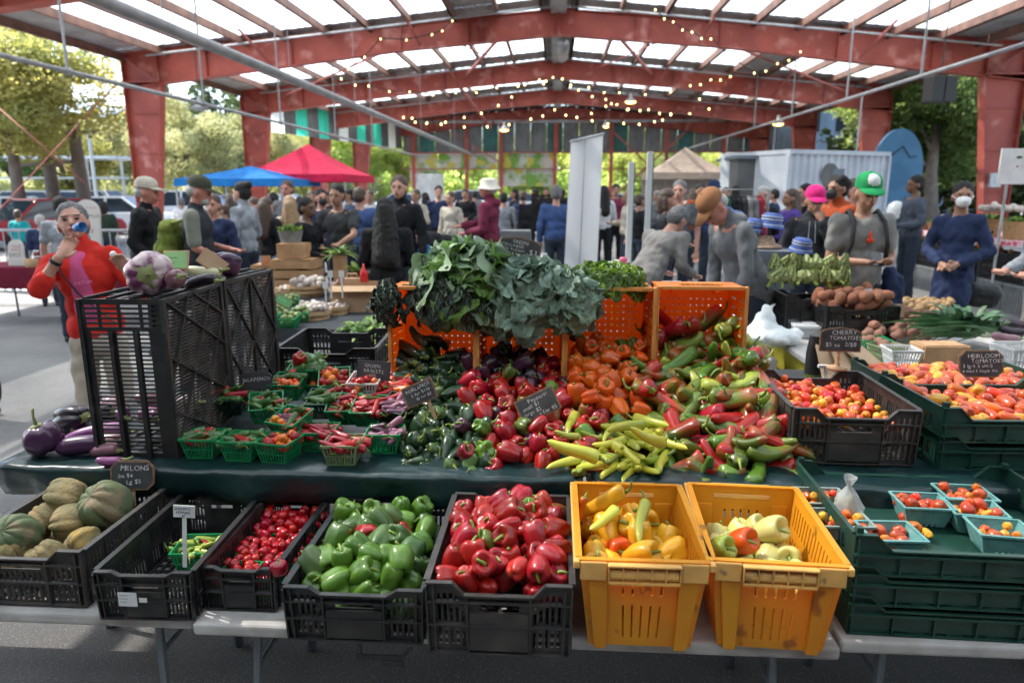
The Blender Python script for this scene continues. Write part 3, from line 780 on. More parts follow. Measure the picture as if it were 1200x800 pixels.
def lying(r, up=.35, az=None):
    """random orientation with the long (z) axis near horizontal"""
    a = r.uniform(0, 2*PI) if az is None else az
    return Euler((PI/2+r.uniform(-up, up), r.uniform(-.2, .2), a)).to_matrix().to_euler()
def anyrot(r): return (r.uniform(0, 6.28), r.uniform(0, 6.28), r.uniform(0, 6.28))
class Heap:
    def __init__(s, seed=0): s.p = []; s.r = random.Random(seed)
    def rest(s, x, y, r, floor, k=.80):
        z = floor+r*.85
        for (a, b, c, q) in s.p:
            d2 = (a-x)**2+(b-y)**2; R_ = k*(r+q)
            if d2 < R_*R_:
                h = c+math.sqrt(R_*R_-d2)
                if h > z: z = h
        return z
    def fill(s, n, xr, yr, rfn, floorfn, topfn, cb, tries=14, k=.80, inside=None):
        out = 0
        for i in range(n):
            rr = rfn(i); best = None
            for _ in range(tries):
                y = s.r.uniform(*yr); xa, xb = xr(y) if callable(xr) else xr; x = s.r.uniform(xa, xb)
                if inside and not inside(x, y): continue
                z = s.rest(x, y, rr, floorfn(x, y), k); e = z-topfn(x, y)
                if best is None or e < best[0]: best = (e, x, y, z)
            if best is None or best[0] > .012: continue
            s.p.append((best[1], best[2], best[3], rr)); cb(i, Vector(best[1:4]), s.r); out += 1
        return out
# ---------------------------------------------------------------- lettering and chalk boards
def letters(parent, lines, M, y=-.004, jit=.05, seed=1, name='lettering'):
    """lines: (text, x, z, size, angle)"""
    r = random.Random(seed); mb = MB()
    for (tx, x, z, sz, ang) in lines:
        cx = 0
        for ch in tx:
            if ch == ' ': cx += sz*.38; continue
            cu = bpy.data.curves.new('t', 'FONT'); cu.body = ch; cu.size = sz*(1+r.uniform(-jit, jit)*1.6); cu.resolution_u = 2; cu.offset = -sz*.006; cu.extrude = .0004
            o = bpy.data.objects.new('t', cu); me = bpy.data.meshes.new_from_object(o)
            xs = [v.co.x for v in me.vertices] or [0]; w = max(xs)
            A = Matrix.Translation((x+math.cos(ang)*cx, y, z+math.sin(ang)*cx+r.uniform(-jit, jit)*sz)) @ Matrix.Rotation(-(ang+r.uniform(-jit, jit)*2), 4, 'Y') @ Matrix.Rotation(PI/2, 4, 'X')
            mb.add([v.co.copy() for v in me.vertices], [tuple(p.vertices) for p in me.polygons], A)
            cx += w+sz*.07
            bpy.data.objects.remove(o); bpy.data.curves.remove(cu); bpy.data.meshes.remove(me)
    return mb.build(name, M, parent)
M_chalk = mat('chalk', (.72, .72, .70), .9, (.45, .45, .45), 120, thr=(.3, .6))
M_slate = mat('slate_board', (.028, .029, .031), .75, (.055, .055, .058), 14, bump=.05, bscale=60)
M_bark = mat('board_wood_edge', (.26, .14, .075), .8, (.16, .085, .05), 40, bump=.3, bscale=120)
M_stake = mat('wood_stake', (.48, .30, .16), .7, (.36, .21, .11), 30)
M_ink = mat('black_ink', (.01, .01, .012), .6)
def outline(kind, w, h):
    if kind == 'rect': return [(-w/2, 0), (w/2, 0), (w/2, h), (-w/2, h)]
    if kind == 'cut': c = h*.22; return [(-w/2+c, 0), (w/2-c, 0), (w/2, c), (w/2, h-c), (w/2-c, h), (-w/2+c, h), (-w/2, h-c), (-w/2, c)]
    if kind == 'scallop':
        p = [(-w/2, 0), (w/2, 0), (w/2, h*.78)]
        for k in range(1, 14):
            t = k/14; x = w/2-w*t; p.append((x, h*(.80+.16*math.sin(PI*t))+abs(math.sin(t*PI*3))*h*.05))
        p.append((-w/2, h*.78)); return p
    if kind == 'dome': return [(-w/2, 0), (w/2, 0)]+[(w/2*math.cos(PI*k/12), h-w/2+w/2*math.sin(PI*k/12)) for k in range(13)]
def chalk_sign(loc, rot, w, h, lines, label, kind='rect', stake=None, seed=1, M_face=None, M_edge=None, M_text=None, edge=.006, name='chalk_sign', cat='sign', ith=.006, dx=0):
    t = empty(name, loc, 0, label, cat, None, rot=rot)
    o = outline(kind, w, h); i = outline(kind, w-2*edge, h-2*edge)
    m = MB(); m.prism(o, ith); m.build('board_edge', M_edge or M_bark, t)
    m = MB(); m.prism([(x, z+edge) for x, z in i], .002, Matrix.Translation((0, -.002, 0))); m.build('board_face', M_face or M_slate, t)
    if lines: letters(t, lines, M_text or M_chalk, y=-.0026, seed=seed)
    if stake:
        m = MB(); m.b2((dx-.006, .0065, -stake), (dx+.006, .0125, h*.6)); m.build('stake', M_stake, t)
    return t
# ================================================================ the two rows of tables at the front
M_ttop = mat('folding_table_top', (.50, .48, .46), .6, (.36, .34, .32), 9, bump=.1, bscale=70, col3=(.22, .20, .18), c3scale=5, c3thr=(.58, .72))
M_tleg = mat('grey_table_leg', (.16, .18, .20), .4, metal=.4)
M_rub = mat('black_rubber', (.015, .015, .015), .7)
def fold_table(x0, x1, y0, y1, z, label, rz=0, top=None, legm=None, th=.042, group='folding tables of the produce stalls', name='folding_table', inset=.16, brace=True):
    t = empty(name, ((x0+x1)/2, (y0+y1)/2, 0), rz, label, 'table', group); w, d = x1-x0, y1-y0
    m = MB(); m.b2((-w/2, -d/2, z-th), (w/2, d/2, z)); m.build('table_top', top or M_ttop, t, bevel=.012, seg=3)
    for sx in (-1, 1):
        for sy in (-1, 1):
            m = MB(); xx = sx*(w/2-inset); m.tube([(xx, sy*(d/2-.09), z-th), (xx+sx*.02, sy*(d/2-.05), .03)], .0135, 8); m.tube([(xx+sx*.02, sy*(d/2-.05), .05), (xx+sx*.02, sy*(d/2-.05), .0)], .018, 8)
            m.build('leg', legm or M_tleg, t, auto=40)
        m = MB(); xx = sx*(w/2-inset); m.tube([(xx, -d/2+.08, z*.62), (xx, d/2-.08, z*.62)], .009, 6)
        if brace: m.bar((xx-sx*.02, 0, z*.62), (sx*w*.18, 0, z-th), .022, .008)
        m.build('leg_brace', legm or M_tleg, t)
    return t
fold_table(-2.9, -1.062, 1.79, 2.38, .48, 'low grey folding table at the left holding the melon crate')
fold_table(-1.05, .805, 1.765, 2.37, .48, 'low grey folding table in the middle under the pepper and yellow crates')
fold_table(.817, 2.66, 1.80, 2.40, .48, 'low grey folding table at the right under the green tray stack')
M_cloth = mat('dark_green_vinyl', (.004, .019, .021), .33, (.007, .027, .028), 5, bump=.2, bscale=16, bump2=(.6, 7), spec=.5, col3=(.02, .042, .04), c3scale=4, c3thr=(.6, .78))
def vinyl(x0, x1, y0, y1, z, drop, label, seed=0, ends=(1, 1)):
    r = random.Random(seed); nx = int((x1-x0)/.035); prof = []
    prof += [(y1, z)] + [(y0+(y1-y0)*(1-k/8)*.98+.02, z) for k in range(1, 8)] + [(y0+.012, z)]
    for k in range(1, 6): a = k*PI/10; prof.append((y0+.012-.022*math.sin(a), z-.022+.022*math.cos(a)))
    for k in range(1, 8): prof.append((y0-.010+(.0 if k < 5 else .006*(k-4)), z-.022-drop*k/7))
    ph = [r.random()*6 for _ in range(4)]; vs = []; fs = []; npf = len(prof)
    for i in range(nx+1):
        x = x0+(x1-x0)*i/nx
        for j, (y, zz) in enumerate(prof):
            d = max(0, (z-zz)-.015)/max(drop, .01)
            wv = (.016*math.sin(x*9+ph[0])+.012*math.sin(x*23+ph[1]+2*math.sin(x*4))+.006*math.sin(x*57+ph[3]))*min(d, 1)
            vs.append((x, y+wv, zz+.0025*math.sin(x*11+y*7+ph[2])*(1 if j < 9 else .3)+.002*math.sin(x*31+y*3)))
    for i in range(nx):
        for j in range(npf-1): a = i*npf+j; fs.append((a, a+1, a+1+npf, a+npf))
    m = MB(); m.add(vs, fs); o = m.build('tablecloth', M_cloth, None, smooth=True)
    s = o.modifiers.new('thick', 'SOLIDIFY'); s.thickness = .0015; s.offset = 1
    return tag(o, label, 'tablecloth', 'dark green vinyl tablecloths')
vinyl(-2.02, .105, 2.275, 3.34, .742, .10, 'long dark green vinyl cloth on the upper table under baskets and peppers', 3)
vinyl(.135, 2.9, 2.27, 3.34, .741, .09, 'second dark green vinyl cloth at the right, under long peppers and tomato crates', 8)
fold_table(-2.0, -.02, 2.36, 3.0, .735, 'raised table hidden under the long dark green cloth', inset=.25)
fold_table(.12, 2.0, 2.35, 3.0, .735, 'raised table hidden under the right hand green cloth', inset=.25)
fold_table(-1.98, .1, 3.01, 3.36, .732, 'back display table hidden under the long green cloth', inset=.25)
fold_table(.14, 2.8, 3.01, 3.36, .732, 'back display table hidden under the right green cloth', inset=.25)

# ---- crates on the lower tables
black_crate((-1.60, 2.095, .482), 0, 'dusty black crate of ribbed melons, leftmost on the low table', W=.405, L=.55, Hc=.185, dip=.03, panelc=False, style='fine', M=M_dusty)
black_crate((-1.192, 2.035, .482), R(2), 'nearly empty black crate with white label and one basket of shishito peppers', W=.285, L=.53, Hc=.155, dip=.012)
black_crate((-.93, 2.085, .482), 0, 'narrow black crate with baskets of small round red peppers', W=.225, L=.50, Hc=.14, dip=.01)
black_crate((-.545, 1.985, .482), 0, 'black crate heaped with green bell peppers', W=.39, L=.555, Hc=.165, dip=.02)
black_crate((-.139, 1.95, .482), 0, 'taller black crate heaped with red bell peppers', W=.39, L=.555, Hc=.215, dip=.035, ribs=6, M=M_dusty)
yellow_crate((.245, 1.95, .486), 0, 'yellow crate of yellow bell peppers beside the red peppers')
yellow_crate((.612, 1.96, .486), R(-3), 'yellow crate of pale cream peppers, right of the other yellow crate')
for k in range(3):
    tray((1.20, 2.10, .482+.092*k), R(-1.5), ['bottom green tray of the low stack at the right', 'middle green tray of the low stack, holding punnets', 'top green tray of the low stack with scattered punnets and tomatoes'][k], W=.70, D=.54, group='green trays stacked on the low right table')
# label on the second crate
t = empty('price_tag', (-1.225, 1.752, .56), 0, 'small white paper label stuck on the nearly empty black crate', 'label')
m = MB(); m.b2((-.028, -.0015, -.022), (.028, 0, .022)); m.b2((.035, -.0015, -.008), (.058, 0, .006)); m.build('paper', mat('white_paper', (.62, .62, .62), .8), t)
letters(t, [('------', -.022, .010, .011, 0), ('-------', -.023, .000, .010, 0), ('-----', -.020, -.010, .010, 0)], M_ink, y=-.002, jit=.01, name='printed_text')
# plastic latch hanging below the green pepper crate
t = empty('crate_latch', (-.47, 1.70, .482), 0, 'broken black plastic latch dangling under the green pepper crate', 'latch')
m = MB(); m.b2((-.07, -.005, -.045), (.06, .0, -.03)); m.bar((-.06, -.003, -.03), (-.06, -.003, .0), .008, .006, up=(0, 1, 0)); m.bar((.06, -.003, -.03), (.085, -.003, -.004), .01, .006, up=(0, 1, 0)); m.b2((.0, -.006, -.062), (.062, .0, -.0455)); m.build('latch_bar', M_blackp, t)

# ---- upper row: orange crates on end
OC = [(-.545, 3.02, .742), (-.150, 3.02, .742), (.243, 3.02, .745), (.640, 3.05, .748)]
for i, (x, y, z) in enumerate(OC):
    orange_crate((x, y, z), R((1, 0, 0, -1)[i]), ['leftmost orange crate on end holding dark poblano peppers', 'second orange crate on end holding black and purple bell peppers', 'third orange crate on end holding orange bell peppers', 'rightmost orange crate on end with long mixed peppers spilling out'][i], rx=R(-2))
    for zz in (0,): pass

# ---- tall crates standing on their sides at the left
def side_crate(x, y, z, rz, W, D, Hh, label, diag):
    t = empty('vented_harvest_crate', (x, y, z), rz, label, 'crate', 'tall black harvest crates stood on their sides')
    # front narrow face
    hs = []
    for j in range(30):
        v = .03+j*.0262
        if j < 30: hs += [(.09, v, .30, v+.016), (.40, v, .60, v+.016), (.68, v, .80, v+.016)]
    for j in range(5):
        v = .83+j*.03; hs += [(.05, v, .20, v+.017), (.24, v, .44, v+.017), (.48, v, .70, v+.017), (.74, v, .93, v+.017)]
    for s in (-1, 1):
        m = MB(); panel(m, lambda u, v, w, s=s: (-W/2+u*W, s*(D/2-w), v*Hh), hs, .004)
        for u, q in ((0.0, .008), (.34, .01), (.64, .012), (.97, .012)): m.b2((-W/2+u*W, s*(D/2-.001)-(.006 if s > 0 else 0), 0.002), (-W/2+u*W+q, s*(D/2+.012), Hh*.8))
        m.build('narrow_wall', M_blackp, t)
    m = MB(); hs = []
    n = 44
    for j in range(n):
        v = .02+j*.96/n
        for a, b in ((.05, .19), (.21, .35), (.37, .49), (.51, .63), (.65, .79), (.81, .95)): hs.append((a, v, b, v+.0105))
    panel(m, lambda u, v, w: (W/2-.008-w, -D/2+.004+u*(D-.008), .004+v*(Hh-.008)), hs, .003)
    for a, b in diag:
        p = (W/2-.002, -D/2+a[0]*D, a[1]*Hh); q = (W/2-.002, -D/2+b[0]*D, b[1]*Hh); m.bar(p, q, .014, .006, up=(0, 1, 0))
    for yy in (-D/2+.006, D/2-.006): m.b2((W/2-.014, yy-.007, .0), (W/2+.004, yy+.007, Hh))
    for zz in (.006, Hh-.006): m.b2((W/2-.013, -D/2+.014, zz-.006), (W/2+.003, D/2-.014, zz+.006))
    m.build('crate_bottom', M_dusty, t)
    hs = []
    for i in range(5):
        for j in range(3): hs.append((.06+.18*i, .08+.3*j, .06+.18*i+.14, .08+.3*j+.22))
    for zz in (0, 1):
        m = MB(); panel(m, lambda u, v, w: (-W/2+.003+u*(W-.01), -D/2+.004+v*(D-.008), (Hh-.0045-w if zz else .0045+w)), hs, .004)
        if zz:
            for k in range(4): m.b2((-W/2+.01+k*.085, -D/2+.006, Hh-.004), (-W/2+.02+k*.085, D/2-.006, Hh+.006))
        m.build('long_wall', M_blackp, t)
    m = MB()
    for yy in (-D/2+.006, D/2-.006): m.b2((-W/2-.01, yy-.012, .001), (-W/2+.004, yy+.012, Hh-.001))
    m.build('open_rim', M_blackp, t); return t
dg = [((0, .3), (.75, 0)), ((0, .65), (1, .22)), ((0, 1), (1, .56)), ((.45, 1), (1, .78)), ((0, .45), (.4, 1)), ((0, .0), (.8, 1)), ((.35, 0), (1, .82)), ((.72, 0), (1, .36))]
side_crate(-1.545, 2.60, .744, R(1), .305, .46, .595, 'tall black vented crate at the left with big eggplants on top', dg)
dg2 = [((0, 1), (1, 0)), ((0, 0), (1, 1)), ((.5, 0), (.5, 1)), ((0, .5), (.5, 1)), ((0, .5), (.5, 0)), ((.5, 1), (1, .5)), ((.5, 0), (1, .5))]
side_crate(-1.53, 3.085, .744, R(-4), .30, .44, .60, 'second tall black crate with star shaped ribs behind the first', dg2)
# empty open black crate behind the baskets, sitting on a stack
for z0, lb in ((.744, 'black crate under the empty open crate behind the baskets'), (.80, None)):
    pass
black_crate((-1.16, 3.62, .74), R(3), 'empty open black crate behind the baskets, left of the orange crates', W=.50, L=.52, Hc=.20, dip=.03, dipw=.3)
black_crate((-1.16, 3.63, .52), R(3), 'lower black crate carrying the empty open crate', W=.50, L=.52, Hc=.21, dip=.03)

# ---- tomato crates at the right
black_crate((1.085, 2.73, .744), R(-1), 'dusty black crate of mixed red and yellow tomatoes', W=.44, L=.55, Hc=.21, dip=.035, M=M_dusty)
tray((1.69, 2.68, .744), R(2), 'green tray of tomatoes beneath the heirloom tray', W=.66, D=.46, Hc=.125, group='green trays of heirloom tomatoes')
tray((1.69, 2.68, .846), R(2), 'upper green tray of plum heirloom tomatoes at the right', W=.66, D=.46, Hc=.125, group='green trays of heirloom tomatoes')
tray((1.78, 3.15, .80), R(3), 'green tray behind, holding orange plum tomatoes', W=.70, D=.42, Hc=.125, group='green trays of heirloom tomatoes')
tray((1.78, 3.15, .744), R(3), 'green tray beneath the back tray of orange plum tomatoes', W=.70, D=.42, Hc=.1, group='green trays of heirloom tomatoes')

# ================================================================ produce
def lerp(a, b, t): return a+(b-a)*t
# crate of green bells
def crate_fill(cx, cy, w, l, zb, zt, n, key, mats, label, group, seed, r0, sc=(.9, 1.15), crown=.05, long=False, depth=.09, k=.8, stem=True, tilt=0, up=.5):
    hp = Heap(seed); rr = random.Random(seed+5)
    def cb(i, p, r_):
        m, lb = mats(r_) if callable(mats) else (mats, label)
        rot = lying(r_, up) if long else anyrot(r_)
        if not long and r_.random() < .55: rot = (r_.uniform(-.9, 1.3), r_.uniform(-.8, .8), r_.uniform(0, 6.3))
        item(key, r_.randrange(99), m, p, rot, lb or label, group, r_.uniform(*sc), stem)
    def top(x, y): return zt+crown*(1-((x-cx)/(w/2))**2)*(1-.5*((y-cy)/(l/2))**2)+tilt*(y-cy)
    hp.fill(n, (cx-w/2+r0, cx+w/2-r0), (cy-l/2+r0, cy+l/2-r0), lambda i: r0, lambda x, y: max(zb, top(x, y)-depth-r0), top, cb, 16, k)
    return hp
def gb(r): 
    q = r.random()
    if q < .70: return P_green, 'glossy green bell pepper in the black crate of green peppers'
    if q < .93: return P_dull, 'dusty dark green bell pepper in the black crate of green peppers'
    return P_red, 'red bell pepper among the green ones in the black crate'
crate_fill(-.545, 1.985, .375, .53, .49, .615, 100, 'bell', gb, None, 'bell peppers in the green pepper crate', 11, .036, depth=.07, crown=.05, sc=(.86, 1.1))
def rb(r):
    q = r.random()
    if q < .86: return P_red, 'shiny red bell pepper heaped in the tall black crate'
    if q < .94: return P_mix, 'red bell pepper with green patches in the tall black crate'
    if q < .97: return P_green, 'green bell pepper among the red heap in the tall black crate'
    return P_mixg, 'brownish green bell pepper in the red pepper crate'
crate_fill(-.139, 1.95, .375, .53, .49, .675, 130, 'bell', rb, None, 'bell peppers in the red pepper crate', 12, .036, depth=.07, crown=.07, sc=(.86, 1.08))
for i, (px, py, z, m) in enumerate([(403, 600, .66, P_green), (430, 620, .66, P_green), (395, 632, .66, P_green), (470, 655, .68, P_green), (368, 660, .64, P_dull)]):
    item('bell', i, m, PZ(px, py, z), (.3*i, .4, i), 'big glossy green bell pepper on top of the green pepper crate', 'bell peppers in the green pepper crate', 1.1)
def yb(r):
    q = r.random()
    return (P_yel, 'yellow bell pepper in the left yellow crate') if q < .85 else (P_orange, 'orange yellow bell pepper in the left yellow crate')
crate_fill(.245, 1.95, .32, .44, .60, .650, 34, 'bell', yb, None, 'peppers in the left yellow crate', 13, .037, depth=.06, crown=.02, sc=(.95, 1.2), tilt=.06)
for i, (px, py, a, m, lb, key, sc) in enumerate([(708, 608, .9, P_banana, 'yellow green banana pepper poking up at the left in the yellow crate', 'banana', 1), (752, 610, 1.25, P_banana, 'long yellow banana pepper lying across the yellow bell peppers', 'banana', 1.15),
        (682, 597, .25, P_orange, 'thin orange red pepper standing in the corner of the yellow crate', 'chili', 1), (702, 590, .1, P_yel, 'long yellow pepper leaning against the yellow crate wall', 'long', .9)]):
    item(key, i, m, PZ(px, py, .73), (PI/2-.2 if i != 2 else .3, 0, a+PI/2), lb, 'peppers in the left yellow crate', sc)
def cb_(r): return (P_cream, 'pale cream pepper in the right yellow crate')
crate_fill(.612, 1.96, .31, .38, .60, .635, 30, 'bell', cb_, None, 'pale peppers in the right yellow crate', 14, .037, depth=.05, crown=.01, sc=(.95, 1.25), tilt=.07)
for px, py, m, lb, s in ((868, 635, P_orange, 'orange blushed pepper among the cream ones', 1.1), (902, 622, P_cream, 'hollow topped cream pepper at the back of the right yellow crate', 1.2), (843, 643, P_lime, 'lime yellow pepper at the left of the right yellow crate', 1)):
    item('bell', 2, m, PZ(px, py, .70), (1.0, .2, .5), lb, 'pale peppers in the right yellow crate', s)
# melons
M_melon = mat('melon_netted', (.30, .22, .10), .8, (.15, .14, .06), 16, bump=.5, bscale=110, rnd=.2, col3=(.42, .26, .06), c3scale=9, c3thr=(.6, .7))
M_melong = mat('melon_green', (.075, .11, .05), .7, (.14, .16, .075), 5, bump=.35, bscale=90, rnd=.1, col3=(.20, .15, .08), c3scale=9, c3thr=(.6, .68))
ML = [(18, 628, .072, M_melong, 'pale green ribbed melon at the far left of the melon crate'), (8, 645, .07, M_melon, 'tan netted melon half hidden at the front left'), (50, 610, .055, M_melon, 'small brown netted melon in the middle of the crate'),
      (80, 583, .073, M_melon, 'tan ribbed melon with an orange patch at the back'), (82, 612, .062, M_melon, 'grey tan melon in front of the two big ones'), (125, 590, .083, M_melong, 'largest dark green ribbed melon with a rough brown base'),
      (55, 655, .06, M_melon, 'netted melon low behind the front slats'), (100, 640, .06, M_melon, 'melon at the lower right of the melon crate')]
for i, (px, py, r_, m, lb) in enumerate(ML):
    r_ *= .94; b = lobed(700+i, r_*1.05, r_*.98, nl=10, sharp=.16, depth=.05, rows=18, cols=60, dimple=.05, taper=.03)
    z = .485+r_+(.10 if py < 600 else (.07 if py < 635 else .035)); p = PZ(px, py, z)
    p.x = min(max(p.x, -1.80+r_), -1.41-r_) if px > 30 else p.x; p.y = min(max(p.y, 1.86+r_*.9), 2.40)
    tag(b.build('melon', m, None, smooth=True, loc=p, rot=(.8+i, .5*i, i*1.3)), lb, 'melon', 'melons in the black crate')
# cherry red round peppers in the narrow crate's baskets
RD = [(-.975, 1.93, .485), (-.868, 1.93, .485), (-.975, 2.08, .485), (-.868, 2.08, .485), (-.975, 2.22, .485), (-.868, 2.22, .485)]
RL = ['left basket', 'right basket']
for i, (x, y, z) in enumerate(RD):
    basket((x, y, z), (0, 0, 0), 'bright green basket of round red peppers, %s %s of the narrow crate' % (('front', 'middle', 'back')[i//2], ('left', 'right')[i % 2]), s=.82, group='green baskets of round red peppers', deep=1.1)
hp = Heap(5)
hp.fill(100, (-1.03, -.82), (1.875, 2.30), lambda i: .017, lambda x, y: .535+.05*(y-1.9), lambda x, y: .60+.10*(y-1.9), lambda i, p, r_: item('cherry', r_.randrange(9), P_cherry, p, anyrot(r_), 'small round red pepper in the narrow black crate', 'round red peppers in the narrow crate', r_.uniform(.9, 1.2), r_.random() < .6), 14, .84)
item('cherry', 1, P_cherry, PZ(327, 665, .63), (0.2, 0, 0), 'larger round red pepper on top at the front of the narrow crate', 'round red peppers in the narrow crate', 1.6)
# shishito basket
p = PZ(232, 668, .50); basket((p.x-.015, 2.06, .49), (0, 0, .1), 'bright green basket of green shishito peppers in the near empty crate', group='green baskets in the near empty crate')
hp = Heap(6); hp.fill(16, (p.x-.07, p.x+.04), (2.01, 2.12), lambda i: .012, lambda x, y: .545, lambda x, y: .61, lambda i, q, r_: item('shishito', r_.randrange(9), P_red if i in (7,) else (P_lime if i % 3 else P_green), q, lying(r_, .3), 'red shishito pepper on the green ones' if i == 7 else 'green shishito pepper in the near empty crate basket', 'shishito peppers', 1.1), 8, .7)

# ---- baskets on the green cloth: (px, py of basket centre at rim, z of base, tilt x, rz, material, content)
def mixj(r): return (('jalapeno', P_jal, 'green jalapeno'), ('jalapeno', P_jal, 'green jalapeno'), ('shishito', P_jal, 'thin green pepper'))[r.randrange(3)]
CT = {'jal': lambda r: ('jalapeno', P_jal, 'dark green jalapeno') if r.random() < .9 else ('jalapeno', P_red, 'red jalapeno'),
      'jalred': lambda r: ('jalapeno', P_jal, 'dark green jalapeno') if r.random() < .7 else ('chili', P_red, 'red chili pepper'),
      'mix': lambda r: (('cherry', P_tom, 'small red pepper') if r.random() < .3 else (('jalapeno', P_lilac, 'purplish chili') if r.random() < .4 else (('cherry', P_tomo, 'small orange pepper') if r.random() < .5 else ('jalapeno', P_dull, 'dull green chili')))),
      'orange': lambda r: ('cherry', P_tomo, 'small orange pepper') if r.random() < .6 else ('cherry', P_red, 'small red pepper'),
      'red': lambda r: ('chili', P_red, 'pointed red chili pepper') if r.random() < .85 else ('chili', P_mix, 'turning red chili pepper'),
      'redround': lambda r: ('cherry', P_red, 'small round red pepper') if r.random() < .6 else ('cherry', P_tomo, 'small orange pepper'),
      'lilac': lambda r: ('jalapeno', P_lilac, 'lilac coloured pepper') if r.random() < .75 else ('jalapeno', P_purple, 'deep purple pepper'),
      'green': lambda r: ('poblano', P_jal, 'pointed green pepper')}
BK = [(235, 505, .744, 0, .02, M_bgreen, 'jal', 'first green basket from the left, of jalapenos'), (280, 508, .744, 0, -.05, M_bgreen, 'jalred', 'second front basket with green chilies and one red'),
      (322, 510, .744, 0, -.18, M_bgreen, 'orange', 'third front basket with orange and red round peppers'), (368, 498, .744, 0, .05, M_bgreen, 'red', 'green basket of red chilies right of the orange ones'),
      (396, 512, .744, 0, .05, M_bpale, 'red', 'worn pale green basket of red chilies at the cloth edge'), (444, 500, .744, 0, .06, M_bgreen, 'lilac', 'front basket of lilac peppers beside the poblanos'),
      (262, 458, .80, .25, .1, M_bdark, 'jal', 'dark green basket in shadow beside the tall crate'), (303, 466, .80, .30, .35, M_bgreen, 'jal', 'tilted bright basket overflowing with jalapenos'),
      (334, 484, .79, .25, -.35, M_bgreen, 'mix', 'bright basket with purplish chilies and an orange pepper'), (395, 468, .79, .3, .1, M_bgreen, 'red', 'bright basket buried under red peppers in the middle row'),
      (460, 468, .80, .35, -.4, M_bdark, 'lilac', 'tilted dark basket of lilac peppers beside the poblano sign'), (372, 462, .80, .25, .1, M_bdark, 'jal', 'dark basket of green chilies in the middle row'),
      (330, 442, .84, .2, 0, M_bgreen, 'mix', 'basket behind the jalapeno sign with mixed peppers'), (350, 424, .88, .25, .1, M_bgreen, 'green', 'highest basket with dark poblanos and a red bell pepper'),
      (383, 437, .85, .4, .25, M_bgreen, 'redround', 'basket of small orange and red peppers in the back row'), (420, 441, .85, .15, 0, M_bwhite, 'redround', 'pale wire like basket in the back row'),
      (425, 470, .79, .3, 0, M_bgreen, 'red', 'basket heaped with red peppers beside the lilac ones'), (370, 440, .82, .3, 0, M_bgreen, 'redround', 'green basket between the back row baskets'),
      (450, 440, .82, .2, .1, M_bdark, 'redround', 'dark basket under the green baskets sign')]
for bi, (px, py, z, tx, rz, M, ct, lab) in enumerate(BK):
    p = PZ(px+9, py, z+.08); p.z = z
    if z < .75: p.y = max(p.y-.03, 2.35)
    basket(p, (tx, 0, rz), lab, M, s=.98)
    rot = Euler((tx, 0, rz)).to_matrix(); hp = Heap(30+bi); rr = random.Random(bi)
    n = 18 if ct in ('orange', 'redround', 'mix') else 16
    def cb(i, q, r_, p=p, rot=rot, ct=ct, lab=lab):
        key, m, nm = CT[ct](r_); item(key, r_.randrange(9), m, p+rot @ q, (lying(r_, .3, r_.gauss(PI/2, .5)) if key != 'cherry' else anyrot(r_)), '%s in the %s' % (nm, {'jal': 'jalapeno baskets', 'jalred': 'basket with one red chili', 'mix': 'mixed chili baskets', 'orange': 'orange pepper basket', 'red': 'red chili baskets', 'redround': 'back row baskets', 'lilac': 'lilac pepper baskets', 'green': 'highest basket'}[ct]), 'peppers in the pint baskets', r_.uniform(.9, 1.15), r_.random() < .7)
    hp.fill(n, (-.052, .052), (-.052, .052), lambda i: .0165, lambda x, y: .05, lambda x, y: .112, cb, 8, .74)
hp = Heap(77)                                       # loose peppers riding over the middle row
hp.fill(46, lambda y: (XY(375, y), XY(470, y)), (2.62, 3.0), lambda i: .017, lambda x, y: .86+.06*(y-2.6), lambda x, y: .885+.14*(y-2.6), lambda i, q, r_: item('chili' if i % 4 else 'cherry', r_.randrange(9), (P_red, P_red, P_mix, P_tom, P_tomo)[i % 5], q, lying(r_, .3, r_.uniform(.6, 2.6)), 'loose red pepper heaped over the middle row of baskets', 'loose small peppers over the baskets', r_.uniform(.9, 1.3)), 8, .8)
item('bell', 1, P_red, PZ(351, 422, .98), (.4, .3, 0), 'red bell pepper crowning the highest basket', 'peppers in the pint baskets', .85)

# ---- the big heap on the cloth and in the orange crates
HP = Heap(99)
def xr(a, b): return lambda y: (XY(a, y), XY(b, y))
def inwalls(x, y):
    if y < 2.98: return True
    return all(abs(x-(c+s*.192)) > .03 for c, _, _ in OC for s in (-1, 1))
def T1(x, y): return .775+.26*(y-2.38)
def pobc(i, p, r_):
    item('poblano', r_.randrange(9), P_pob if i % 7 else P_dull, p, (PI/2+r_.uniform(-.9, .5), r_.uniform(-.4, .4), r_.uniform(0, 6.3)), 'dark green poblano pepper in the heap under the poblano sign', 'poblano peppers', r_.uniform(.85, 1.15))
HP.fill(165, xr(464, 560), (2.36, 3.22), lambda i: .028, lambda x, y: T1(x, y)-.10, T1, pobc, 12, .8, inwalls)
for i, (px, py) in enumerate([(492, 395), (505, 398), (520, 402), (478, 410), (535, 415), (485, 425), (500, 415), (525, 425)]):
    item('long' if i % 3 == 0 else 'poblano', i, P_pob, PY(px, py, 3.15), (PI/2+.5, .3*i, 1.2+i), 'dark poblano pepper stacked high inside the leftmost orange crate', 'poblano peppers', 1.05)
